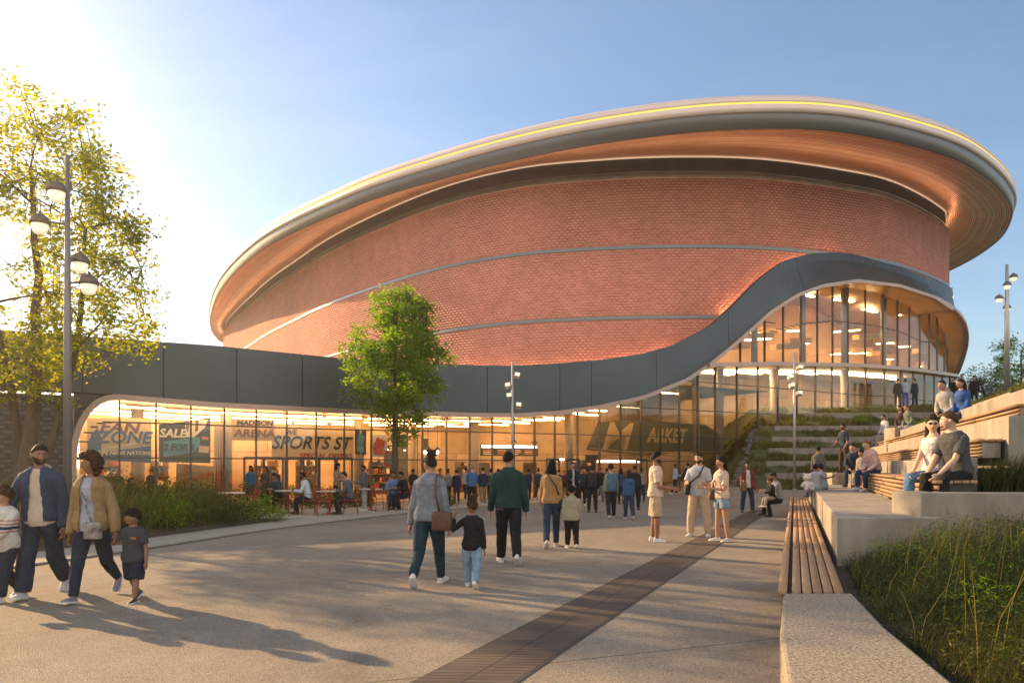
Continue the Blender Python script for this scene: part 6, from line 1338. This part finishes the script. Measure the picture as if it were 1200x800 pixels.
# ---- group walking away in the middle
stand('woman_grey', 'woman with a high bun in a grey denim jacket walking away with a girl', 503, 530, 685, 172, dict(WALK(1, .9), arms=[(-8, 12, 16, 4), (0, 12, 10, 0)]), skin='tan', hair=('bun', 'dark'), female=True, build=1.1, top=dict(c=(.20, .22, .25), kind='denim', hem=-.02, collar=True, name='jacket', infl=.018, bandhem=True), bottom=dict(c=(.015, .04, .055), loose=.006, name='trousers'), shoes=WS, lv=0, head=(46, 0, 0))
G_ = PEOPLE['woman_grey']; gw = G_['W'] @ G_['arms'][0][2]
_Y = 9.25; _x = (553 - 600) / F * _Y
hand_w = Vector(at(532, 9.33, zat(606, 9.33)))
_l = Matrix.Rotation(R(176), 4, 'Z').inverted() @ (hand_w - Vector((_x, _Y, 0)))
stand('girl_black', 'small girl with a curly bun in black top and light jeans, walking away', 553, 583, 688, 176, dict(WALK(-1, .8), arms=[(-6, 10, 10, 3), ('ik', tuple(_l), (.3, .5, -.8))]), Y=_Y, skin='brown', hair=('bun', 'curly'), female=True, top=dict(c=blk, hem=-.10, name='top'), bottom=dict(c=lden, kind='denim', loose=.010, name='jeans'), shoes=WS, child=.8, lv=0, head=(30, 0, 0))
W_ = G_['W'].inverted() @ hand_w
S_, P_ = G_['S'], G_['P']
bag('brown leather shoulder bag at the hip of the woman in the grey jacket', 'woman_grey', (-.20, .13, P_.z - .02), (.27, .11, .24), (.11, .05, .03), [[(-.17, .10, P_.z + .08), (-.12, .15, S_.z - .22), (-.115, .10, S_.z - .01), (-.11, .0, S_.z + .035), (-.12, -.10, S_.z - .02), (-.16, -.12, S_.z - .2)]])
stand('man_green', 'man in a dark green bomber jacket and black trousers walking away', 596, 527, 660, 184, dict(WALK(-1, .8), arms=[(-3, 13, 12, 6), (6, 13, 14, 6)]), skin='tan', hair=('short', 'black'), top=dict(c=dgn, hem=-.02, collar=True, bandhem=True, infl=.024, name='bomber_jacket'), bottom=dict(c=blk, loose=.018, name='trousers'), shoes=WS, lv=0, build=1.08, head=(-18, 0, 0))
p = PEOPLE['man_green']; mb = MB()
stand('woman_longhair', 'woman with long dark hair in a tan jacket walking away beside a child', 646, 537, 641, 178, dict(WALK(1, .8)), skin='tan', hair=('long', 'black'), female=True, top=dict(c=(.34, .20, .085), hem=-.03, infl=.022, name='jacket'), bottom=dict(c=(.03, .055, .09), kind='denim', loose=.012, name='jeans'), shoes=((.55, .45, .35), True), lv=1)
p = PEOPLE['woman_longhair']; bag('small black bag hanging at the right hip of the woman with long hair', 'woman_longhair', (-.20, .05, p['P'].z - .02), (.22, .09, .18), blk, [[(-.17, .03, p['P'].z + .06), (-.08, .17, p['S'].z - .2), (.06, .12, p['S'].z), (.08, 0, p['S'].z + .035), (.04, -.14, p['S'].z - .15)]])
stand('child_hoodie', 'child in a beige hoodie and black trousers walking beside the woman with long hair', 670, 568, 642, 182, dict(WALK(-1, .6)), skin='tan', hair=('short', 'black'), top=dict(c=(.36, .32, .22), kind='knit', hood=True, hem=-.08, infl=.02, name='hoodie'), bottom=dict(c=blk, loose=.012), shoes=WS, child=.7, lv=1)
# ---- people further along
stand('man_navy_face', 'man in an open dark jacket facing the camera, looking at his hands', 671, 541, 598, 8, dict(STAND, arms=[(18, 6, 78, 20), (14, 8, 70, 16)]), skin='tan', hair=('short', 'dark'), top=dict(c=(.02, .025, .04), inner=wht, gap=(.03, .04), hem=-.05, name='jacket', iname='shirt'), bottom=dict(c=blk), shoes=BS, lv=1)
stand('man_backpack', 'man in black with a black backpack standing with his back to the camera', 694, 545, 600, 176, dict(STAND, arms=[(6, 14, 40, 18), (4, 12, 40, 14)]), skin='brown', hair=('short', 'black'), top=dict(c=blk, hem=-.06, infl=.018, name='jacket'), bottom=dict(c=(.02, .02, .025)), shoes=BS, lv=1)
p = PEOPLE['man_backpack']; bag('black backpack worn by the man in black near the doors', 'man_backpack', (0, .21, p['S'].z - .24), (.30, .15, .44), blk, [[(-.10, .14, p['S'].z - .03), (-.10, .02, p['S'].z + .035), (-.10, -.13, p['S'].z - .14)], [(.10, .14, p['S'].z - .03), (.10, .02, p['S'].z + .035), (.10, -.13, p['S'].z - .14)]], name='backpack', cat='backpack', rz=180, sw=.02)
stand('person_beige_sleeves', 'person in a beige jacket with a blue backpack walking away', 716, 543, 607, 180, dict(WALK(1, .5)), skin='tan', hair=('mop', 'dark'), female=True, top=dict(c=(.30, .27, .20), hem=-.08, infl=.022, name='jacket'), bottom=dict(c=(.025, .025, .03)), shoes=GS, lv=1)
p = PEOPLE['person_beige_sleeves']; bag('blue backpack with a red mark worn over a beige jacket', 'person_beige_sleeves', (0, .19, p['S'].z - .26), (.32, .13, .48), (.05, .13, .22), [[(-.09, .14, p['S'].z - .03), (-.09, .02, p['S'].z + .035), (-.09, -.13, p['S'].z - .14)], [(.09, .14, p['S'].z - .03), (.09, .02, p['S'].z + .035), (.09, -.13, p['S'].z - .14)]], name='backpack', cat='backpack', rz=180, sw=.02)
stand('woman_blue_denim', 'long-haired woman in a blue denim jacket and jeans walking away', 737, 550, 608, 184, dict(WALK(-1, .6)), skin='tan', hair=('long', 'dark'), female=True, top=dict(c=(.04, .10, .20), kind='denim', hem=-.08, infl=.018, name='jacket'), bottom=dict(c=(.03, .05, .09), kind='denim'), shoes=((.45, .38, .28), True), lv=1)
stand('man_dark_behind', 'dark-clothed man half hidden behind the woman in the blue denim jacket', 744, 545, 597, 170, STAND, skin='brown', hair=('short', 'black'), top=dict(c=(.02, .022, .028), hem=-.06), bottom=dict(c=blk), shoes=BS, lv=2)
far = [
 ('f0', 'person in dark blue walking toward the doors left of the long-haired woman', 619, 549, 585, 182, nav, dkden, 'black', 'short'),
 ('f1', 'second person in dark blue walking toward the doors behind the man in green', 631, 549, 584, 176, (.03, .05, .09), nav, 'dark', 'bun'),
 ('f2', 'person in a red cap and dark jacket near the lobby column', 703, 546, 590, 150, blk, gry, 'black', 'cap'),
 ('f3', 'woman with blue headscarf-like hair standing beyond the pair in blue jackets', 728, 548, 590, 170, (.04, .06, .10), blk, 'dark', 'long'),
 ('f4', 'man in a light blue shirt and dark trousers standing alone before the market hall', 791, 543, 580, 100, (.34, .42, .50), nav, 'black', 'short'),
 ('f5', 'man in dark navy standing behind the man with the crossbody bag', 806, 542, 581, 160, nav, kha, 'black', 'short'),
 ('f6', 'person with a red bag between the man in the open jacket and the backpack', 682, 547, 592, 10, (.02, .03, .05), blk, 'black', 'mop'),
 ('f7', 'man in an olive jacket near the round shrub, looking right', 515, 548, 591, 60, olv, kha, 'dark', 'short'),
 ('f8', 'dark-haired person in navy behind the round green shrub', 535, 550, 589, 185, (.015, .02, .05), nav, 'black', 'mop'),
 ('f9', 'man in a blue jacket and grey cap queuing with his back to the camera', 553, 545, 594, 180, blu, blk, 'grey', 'cap'),
 ('f10', 'man in a navy jacket and khaki trousers beside the man in the grey cap', 566, 547, 592, 190, nav, (.25, .17, .10), 'black', 'short'),
 ('f11', 'person in white and navy just left of the blue jacketed man', 546, 547, 586, 150, (.30, .30, .33), nav, 'black', 'short'),
 ('f12', 'dark man standing right of the tree trunk facing away', 484, 549, 590, 175, blk, nav, 'black', 'short'),
 ('f13', 'person in grey standing inside the glass left of the tree trunk', 450, 549, 583, 20, gry, blk, 'black', 'short'),
 ('f14', 'person in pink standing inside the left doors', 338, 550, 585, 30, (.35, .15, .12), gry, 'brown', 'short'),
 ('f15', 'person in grey-green inside the doors behind the standing woman in tan', 378, 553, 587, 0, (.13, .16, .13), gry, 'black', 'short'),
 ('f16', 'dark silhouette of a person inside, left under the letters FAN', 142, 550, 596, 20, (.05, .045, .05), nav, 'black', 'short'),
 ('f17', 'person with a dark top inside between the two big banners', 183, 549, 594, -15, (.05, .10, .16), nav, 'black', 'short'),
 ('f18', 'person in black inside under the white arena letters at left', 158, 553, 595, 60, blk, gry, 'dark', 'mop'),
 ('f19', 'person in a dark coat inside near the serving counter', 655, 550, 583, 200, (.04, .04, .05), blk, 'black', 'short'),
 ('f20', 'person in grey inside the lobby right of the man in green', 607, 551, 584, 150, gry, blk, 'dark', 'short'),
 ('f21', 'woman in a bright blue puffer jacket standing before the left doors', 294, 545, 592, 5, (.04, .12, .22), blk, 'dark', 'long'),
 ('f22', 'woman in a dark brown coat standing before the left doors', 311, 546, 592, -5, (.07, .05, .04), blk, 'dark', 'long'),
 ('f23', 'slim person in dark purple behind the woman in brown', 323, 548, 589, 10, (.05, .045, .07), blk, 'dark', 'mop'),
 ('f24', 'dark clothed man standing behind the green man\'s shoulder near the central pole', 584, 549, 588, 170, (.03, .03, .04), gry, 'black', 'short'),
 ('f25', 'person in a rust jacket just right of the serving counter', 688, 548, 586, 190, (.20, .07, .03), nav, 'dark', 'short'),
 ('f26', 'woman with long hair in a white coat near the lobby counter', 641, 549, 587, 170, (.42, .40, .37), blk, 'brown', 'long'),
 ('f27', 'person in a charcoal coat right behind the person in the red cap', 711, 548, 585, 160, (.05, .05, .055), gry, 'black', 'short'),
 ('f28', 'man in a beige coat standing between the crowd and the man in cream', 752, 548, 587, 195, (.26, .21, .15), nav, 'dark', 'short'),
 ('f29', 'woman in green with a bun near the doors left of the central pole', 575, 550, 587, 180, (.05, .10, .06), blk, 'black', 'bun'),
 ('f30', 'person in mid-blue denim at the doors of the market hall', 766, 549, 581, 180, (.07, .13, .22), blk, 'black', 'short'),
 ('f31', 'person in a dark red top deep inside behind the serving counter', 662, 551, 581, 10, (.18, .03, .03), blk, 'black', 'short'),
 ('f32', 'slim person in black leggings and grey top near the round shrub', 525, 550, 588, 190, (.20, .20, .21), blk, 'dark', 'bun')]
rr = random.Random(5)
for k, lab, px, ty, fy, yaw, tc, bc, hc, hs_ in far:
    po = dict(STAND) if rr.random() < .6 else WALK(rr.choice((-1, 1)), .6)
    po = dict(po, arms=rr.choice([po['arms'], [(16, 8, 75, 20), (2, 9, 14, 5)], [(10, 8, 80, 25), (12, 8, 70, 22)]]))
    Y = F * EYE / (fy - HY)
    inside = k in ('f13', 'f14', 'f15', 'f16', 'f17', 'f18')
    if inside:                                     # stand them just behind the glass, at the distance the glass has there
        pf = fpt(s_at(px), -2.0); Y = pf[1] * 1.0; px = 600 + F * pf[0] / pf[1]
    hair = (hs_, hc) + ((((.30, .04, .03) if k == 'f2' else (.22, .23, .25)),) if hs_ == 'cap' else ())
    stand(k, lab, px, ty, fy, yaw, po, Y=Y, skin=rr.choice(['brown', 'tan', 'fair', 'deep']), hair=hair, female=hs_ in ('long', 'bun'), top=dict(c=tc, hem=-.08 if hs_ != 'long' else -.16, infl=.018), bottom=dict(c=bc, loose=.012), shoes=rr.choice([WS, BS, GS]), lv=2, head=(rr.uniform(-25, 25), 0, 0))
# ---- three friends
stand('man_cream', 'man in a cream t-shirt and cream shorts standing by the paver strip, facing right', 768, 529, 634, 82, dict(legs=[(3, 3, 4), (-2, 3, 4)], arms=[(8, 9, 74, 14), (-4, 9, 88, 16)], lean=1), skin='brown', hair=('short', 'black'), top=dict(c=(.60, .48, .36), sleeve='short', hem=-.05, flare=.05, infl=.016, name='t_shirt'), bottom=dict(c=(.47, .35, .23), len='shorts', loose=.03, name='shorts'), shoes=WS, lv=0, extras=('beard',), head=(4, 4, 0))
stand('man_polo', 'man in a pale polo shirt and beige trousers with a black crossbody bag', 819, 530, 628, -22, dict(legs=[(3, 3, 8), (0, 3, 9)], arms=[(16, 14, 82, 26), (10, 10, 88, 24)], lean=1), skin='tan', hair=('short', 'dark'), top=dict(c=(.42, .44, .47), sleeve='short', hem=-.12, flare=.02, infl=.016, collar=True, name='polo_shirt'), bottom=dict(c=(.52, .40, .27), loose=.024, infl=.014), shoes=WS, lv=0, build=1.08, extras=('beard',), head=(-14, 2, 0))
p = PEOPLE['man_polo']; bag('black crossbody bag at the hip of the man in the polo shirt', 'man_polo', (-.21, -.06, p['P'].z + .10), (.24, .10, .26), (.02, .02, .022), [[(-.20, -.10, p['P'].z + .22), (-.10, -.185, p['P'].z + .30), (.03, -.185, p['S'].z - .18), (.10, -.11, p['S'].z - .01), (.11, .02, p['S'].z + .03), (.02, .15, p['S'].z - .15)]], rz=60, sw=.02)
stand('woman_shorts', 'woman with long dark curls in a cream t-shirt and denim shorts, facing left', 846, 535, 634, -72, dict(legs=[(4, 4, 3), (-3, 4, 3)], arms=[(22, 8, 74, 10), (16, 8, 80, 14)], lean=1), skin='tan', hair=('curly', 'black'), female=True, top=dict(c=(.58, .46, .36), sleeve='short', hem=-.02, infl=.014, name='t_shirt'), bottom=dict(c=(.20, .28, .36), kind='denim', len='hotpants', loose=.014, name='shorts'), shoes=WS, lv=0, head=(-4, 0, 0))
p = PEOPLE['woman_shorts']; bag('brown bag at the hip of the woman in denim shorts', 'woman_shorts', (-.17, -.06, p['P'].z + .04), (.26, .10, .19), (.13, .06, .035), [[(-.16, -.10, p['P'].z + .12), (-.06, -.17, p['S'].z - .24), (.08, -.10, p['S'].z - .02), (.10, .02, p['S'].z + .03), (.02, .14, p['S'].z - .16)]], rz=80)
stand('man_maroon', 'man in a maroon jacket over a white t-shirt holding a brown bag', 876, 541, 600, -8, dict(legs=[(2, 2, 9), (0, 2, 9)], arms=[(20, 10, 70, 10), (-2, 10, 12, 4)], lean=1), skin='deep', hair=('fade', 'black'), top=dict(c=mar, inner=wht, gap=(.06, .09), hem=-.06, ihem=-.08, name='jacket', iname='t_shirt', infl=.02), bottom=dict(c=(.03, .05, .09), kind='denim', loose=.016, name='jeans'), shoes=BR, lv=1, head=(-10, 0, 0))
p = PEOPLE['man_maroon']; bag('small brown bag held by the man in the maroon jacket', 'man_maroon', tuple(p['arms'][0][2] + Vector((0, -.06, -.16))), (.22, .14, .30), (.20, .10, .05), None, name='hand_bag')
# ---- seated at the end of the long bench
LAP = dict(sit=True, legs=[(86, 84, 6), (80, 80, 8)], arms=[(38, 8, 58, 20), (40, 8, 52, 18)], lean=14)
bx_ = lambda Z: 600 + F * (-.02 + K * Z) / Z
sitter('man_cap', 'man in a grey shirt and dark cap sitting on the bench with a child', 913, 555, 22.0, .45, 0, -86, H=1.72, pose=LAP, skin='brown', hair=('cap', 'black', (.02, .02, .025)), top=dict(c=(.24, .26, .28), hem=-.05), bottom=dict(c=blk), shoes=BS, lv=1)
sitter('child_lap', 'small child in black sitting in front of the man in the dark cap', 905, 560, 21.75, .55, .12, -86, H=1.05, pose=dict(SIT, reach=False, legs=[(80, 70, 6), (80, 70, 6)]), skin='tan', hair=('mop', 'brown'), top=dict(c=blk), bottom=dict(c=(.28, .24, .2)), shoes=WS, child=.9, lv=1)
# ---- boys on the far block
FLO = dict(sit=True, reach=False, legs=[(95, 60, 14), (92, 60, 14)], arms=[(36, 14, 40, 10), (30, 14, 40, 10)], lean=12)
sitter('boy_grey', 'boy in a pale t-shirt sitting on the concrete block with his back to the camera', 955, 548, 19.0, .9, .9, 150, H=1.25, pose=dict(FLO, arms=[(60, 30, 50, -20), (30, 14, 40, 10)]), skin='brown', hair=('short', 'black'), top=dict(c=lgr, sleeve='short', hem=-.12), bottom=dict(c=lgr), shoes=WS, child=.5, lv=1)
sitter('boy_dark2', 'boy in a dark jacket sitting beside the boy in the pale t-shirt', 965, 548, 19.5, .9, .9, -160, H=1.25, pose=FLO, skin='tan', hair=('mop', 'dark'), top=dict(c=(.30, .34, .38), hem=-.1), bottom=dict(c=nav), shoes=BS, child=.5, lv=1)
stand('person_steps', 'person in a dark grey coat standing by the stepped blocks behind the two boys', 959, 531, 575, 150, STAND, Y=23.3, zg=.62, H=1.55, skin='brown', hair=('short', 'black'), top=dict(c=(.10, .10, .09), hem=-.2), bottom=dict(c=blk), shoes=BS, lv=2)
# white soft toy by the boy
q = at(946, 18.7); e = empty('soft_toy', (q.x, 18.7, .9)); m_ = mat('white_plush', (.66, .62, .55), .95, 0, .1, 30, bump=.6, bscale=60); zt_ = .26
for nm, c, r_ in (('body', (0, 0, .14), (.11, .10, .14)), ('head', (0, -.01, .34), (.11, .10, .10))):
    mb = MB(); mb.ball(c, r_, 14, 10)
    if nm == 'head': mb.ball((-.08, 0, .42), .035, 8, 6); mb.ball((.08, 0, .42), .035, 8, 6); mb.ball((0, -.10, .32), (.04, .03, .03), 8, 6)
    mb.build(nm, m_, e, smooth=True)
for sx in (-1, 1):
    mb = MB(); mb.tube([(sx * .09, 0, .20), (sx * .16, -.05, .10)], [.035, .04], 8); mb.build('arm', m_, e, smooth=True); mb = MB(); mb.tube([(sx * .06, -.04, .05), (sx * .09, -.16, .05)], [.045, .05], 8); mb.build('leg', m_, e, smooth=True)
tag(e, 'white plush toy bear standing on the concrete block beside the boy', 'soft toy')
# ---- trio on the slatted bench
SL = dict(sit=True, legs=[(84, 82, 8), (80, 80, 8)], arms=[('lap', .05), ('lap', .07)], lean=16)
sitter('man_navy_seat', 'dark-haired man in a navy jacket sitting on the slatted bench, leaning forward', 1003, 527, 21.2, 1.35, .9, -42, H=1.70, pose=dict(SL, lean=24), skin='tan', hair=('short', 'dark'), top=dict(c=(.025, .04, .06), hem=-.04, kind='denim'), bottom=dict(c=(.03, .045, .07), kind='denim'), shoes=BR, lv=1, head=(-6, 4, 0))
sitter('child_grey_seat', 'child with dark curls in pale grey trousers sitting between two adults', 1012, 541, 19.6, 1.30, .9, -62, H=1.20, pose=dict(SL, lean=10), skin='tan', hair=('mop', 'dark'), top=dict(c=(.30, .26, .22)), bottom=dict(c=(.34, .33, .30)), shoes=WS, child=.6, lv=1)
sitter('woman_pink_seat', 'person with ginger hair in a pink shirt and blue jeans leaning toward a child', 1026, 521, 18.4, 1.35, .9, -78, H=1.68, pose=dict(SL, lean=20), skin='fair', hair=('short', 'ginger'), top=dict(c=pnk, hem=-.06, infl=.018), bottom=dict(c=(.025, .045, .085), kind='denim'), shoes=WS, lv=1, head=(-10, 8, 0))
stand('man_terrace', 'bearded man in a navy t-shirt standing on the terrace behind the seated trio', 989, 497, 560, -70, dict(STAND, arms=[(20, 8, 40, 12), (6, 8, 30, 8)]), Y=24.5, zg=1.30, H=1.66, skin='brown', hair=('short', 'black'), top=dict(c=(.03, .045, .07), sleeve='short', hem=-.1), bottom=dict(c=(.06, .045, .035)), shoes=BR, lv=1, extras=('beard',))
bx2 = at(989, 24.5); mb = MB(); mb.prism([(bx2.x - .6, 24.05), (bx2.x + .9, 24.05), (bx2.x + .9, 25.4), (bx2.x - .6, 25.4)], -.02, 1.30); tag(bevel(mb.build('concrete_block', M_conc), .015), 'concrete block on which the bearded man in navy stands', 'concrete block')
# ---- hill people
sitter('man_white_hill', 'man in a white shirt and jeans sitting sideways on a pale block up the hill', 1039, 488, 31.8, 2.86, 2.3, -80, H=1.75, pose=dict(SL, lean=12), skin='tan', hair=('short', 'black'), top=dict(c=wht, hem=-.05), bottom=dict(c=(.02, .04, .08), kind='denim'), shoes=BR, lv=1)
sitter('girl_hill', 'long-haired person in dark clothes sitting on the hill beside a friend in green', 1058, 474, 27.4, 2.95, 2.45, -60, H=1.66, pose=SL, skin='tan', hair=('long', 'dark'), female=True, top=dict(c=(.07, .05, .05)), bottom=dict(c=(.16, .10, .07)), shoes=BR, lv=1)
sitter('green_hill', 'person in a sage green jacket sitting on the hill next to the bright block', 1067, 474, 27.1, 2.95, 2.45, -70, H=1.66, pose=SL, skin='fair', hair=('mop', 'ginger'), top=dict(c=(.16, .20, .14)), bottom=dict(c=(.30, .34, .38)), shoes=BR, lv=1)
q = at(1064, 27.2); mb = MB(); mb.prism([(q.x - .7, 26.8), (q.x + 1.0, 26.8), (q.x + 1.0, 27.6), (q.x - .7, 27.6)], 2.2, 2.95); tag(bevel(mb.build('concrete_block', M_conc), .015), 'low concrete seat under the pair sitting on the hill', 'concrete block')
sitter('man_greyhood', 'man in a light grey hoodie sitting high on the terrace, looking left', 1112, 453, 17.6, 2.72, 2.3, -66, H=1.74, pose=dict(SL, lean=18), skin='tan', hair=('short', 'dark'), top=dict(c=(.38, .38, .37), kind='knit', hood=True), bottom=dict(c=blk), shoes=BS, lv=1)
sitter('woman_blue', 'woman with long dark hair in a blue jacket sitting beside the man in grey', 1131, 455, 17.2, 2.72, 2.3, -70, H=1.68, pose=dict(SL, lean=12), skin='tan', hair=('long', 'dark'), female=True, top=dict(c=(.04, .10, .30), infl=.02), bottom=dict(c=(.025, .04, .09)), shoes=BS, lv=1, head=(-15, 0, 0))
q = at(1197, 18.2); mb = MB(); mb.prism([(q.x - .35, 17.6), (q.x + 1.2, 17.6), (q.x + 1.2, 18.7), (q.x - .35, 18.7)], 2.0, 2.78); tag(bevel(mb.build('concrete_block', M_conc), .015), 'concrete block under the man in black at the right edge', 'concrete block')
sitter('man_black_edge', 'man in black sitting bent forward at the right edge of the picture', 1197, 458, 18.2, 2.78, 2.3, -70, H=1.35, pose=dict(SL, lean=30), skin='brown', hair=('short', 'black'), top=dict(c=blk), bottom=dict(c=blk), shoes=BS, lv=1)
for k, px, yaw, tc, bc, lab in [('g0', 1052, 160, (.06, .05, .05), (.08, .07, .06), 'person in dark brown standing at the glass left of the woman in lilac trousers'), ('g1', 1061, 175, (.42, .45, .52), (.10, .10, .33), 'person in white top and lilac blue trousers standing before the upper glass'), ('g2', 1072, 190, nav, nav, 'person in dark navy standing before the upper glass, rightmost of three')]:
    x = (px - 600) / F * 47.6; person(k, lab, x, 47.6, hill(x, 47.6) + .04, (zat(444, 47.6) - hill(x, 47.6)), yaw, STAND, skin='tan', hair=('short', 'dark'), top=dict(c=tc, hem=-.08), bottom=dict(c=bc, loose=.02), shoes=BS, lv=2)
for k, px, ty, yaw, tc, lab in [('h0', 1117, 441, -60, blk, 'person in black standing on the hill left of the one in cream'), ('h1', 1127, 438, -30, (.55, .45, .38), 'person in a cream shirt standing at the top of the hill'), ('h2', 1142, 440, -40, (.02, .02, .025), 'person in black with curly hair standing at the top of the hill')]:
    x = (px - 600) / F * 40; z = hill(x, 40); person(k, lab, x, 40, z, zat(ty, 40) - z, yaw, STAND, skin='tan', hair=('short' if k != 'h2' else 'curly', 'black'), top=dict(c=tc, hem=-.08), bottom=dict(c=nav, loose=.012), shoes=BS, lv=2)
# ---- couple in front
sitter('woman_sunglasses', 'woman in sunglasses, white tank top and jeans sitting on the terrace bench', 1096, 487, 10.35, 1.35, .9, -62, H=1.70, pose=dict(sit=True, legs=[(86, 84, 5), (80, 80, 8)], arms=[('ik', (-.10, -.46, 1.35 - .9 + .30), (.3, .3, -.8)), ('ik', (.06, -.44, .75), (.5, .4, -.6))], lean=4), skin='fair', hair=('long', 'dark'), female=True, top=dict(c=(.68, .66, .63), sleeve='none', hem=-.08, infl=.008, name='tank_top'), bottom=dict(c=(.10, .20, .36), kind='denim', loose=.022, name='jeans'), shoes=WS, lv=0, head=(34, 0, 0), extras=('sunglasses',))
sitter('man_charcoal', 'man in a charcoal t-shirt and black trousers sitting beside the woman in sunglasses', 1124, 481, 9.95, 1.35, .9, -76, H=1.80, pose=dict(sit=True, legs=[(86, 84, 6), (84, 82, 10)], arms=[('ik', (-.16, -.44, .80), (.5, .3, -.7)), ('ik', (.05, -.50, .78), (.6, .2, -.7))], lean=12), skin='fair', hair=('short', 'brown'), top=dict(c=(.075, .075, .08), sleeve='short', hem=-.05, infl=.014, name='t_shirt'), bottom=dict(c=(.012, .012, .014), loose=.016), shoes=WS, lv=0, head=(-38, 2, 0), build=1.03)
# ---- cafe people
def cafe(key, lab, ch, yaw, ty, lv=1, **k):
    x, Y = CH[ch]; px = 600 + F * x / Y; sitter(key, lab, px, ty, Y, .46, .012, yaw, pose=k.pop('pose', dict(SL, arms=[('table',), ('table',)])), lv=lv, **k)
cafe('man_white_cafe', 'man in a white shirt and dark waistcoat sitting at the cafe, facing left', 'man_white', -80, 553, H=1.72, skin='deep', hair=('short', 'black'), top=dict(c=(.55, .58, .62)), bottom=dict(c=blk), shoes=BR, extras=('beard',))
cafe('man_grey_cafe', 'man in a grey jacket sitting at the cafe table, leaning left over it', 'man_grey', -78, 553, H=1.74, skin='tan', hair=('short', 'black'), top=dict(c=(.10, .11, .13), infl=.02), bottom=dict(c=(.03, .03, .035)), shoes=BS)
cafe('hat_cafe', 'person with dark hat and teal top sitting behind the grass at the cafe', 'hat', -20, 552, H=1.66, skin='brown', hair=('hat', 'black', (.02, .02, .022)), top=dict(c=(.03, .06, .06)), bottom=dict(c=blk), shoes=BS)
cafe('man_blue_cafe', 'man in a light blue shirt sitting behind the tree trunk', 'man_blue', 10, 550, H=1.70, skin='brown', hair=('short', 'black'), top=dict(c=(.12, .22, .40)), bottom=dict(c=nav), shoes=BS)
cafe('dark_cafe', 'person in black sitting right of the tree trunk', 'dark', -50, 551, H=1.70, skin='brown', hair=('mop', 'black'), top=dict(c=blk), bottom=dict(c=blk), shoes=BS)
stand('woman_tan_cafe', 'woman with dark curls in a tan coat standing behind the seated man in grey', 395, 543, 594, 70, dict(STAND, arms=[(24, 8, 70, 14), (14, 8, 70, 14)]), skin='brown', hair=('bob', 'black'), female=True, top=dict(c=(.30, .21, .11), hem=-.3, infl=.02, name='coat'), bottom=dict(c=blk), shoes=BS, lv=1)
stand('man_jeans_cafe', 'man in a grey jacket and light jeans standing beside the cafe tables', 427, 545, 598, -75, dict(STAND, arms=[(24, 8, 70, 12), (18, 8, 72, 12)]), skin='brown', hair=('short', 'black'), top=dict(c=(.09, .095, .12), hem=-.02, infl=.018, name='jacket'), bottom=dict(c=(.34, .36, .38), kind='denim', loose=.014, name='jeans'), shoes=WS, lv=1, extras=('beard',))
flush()
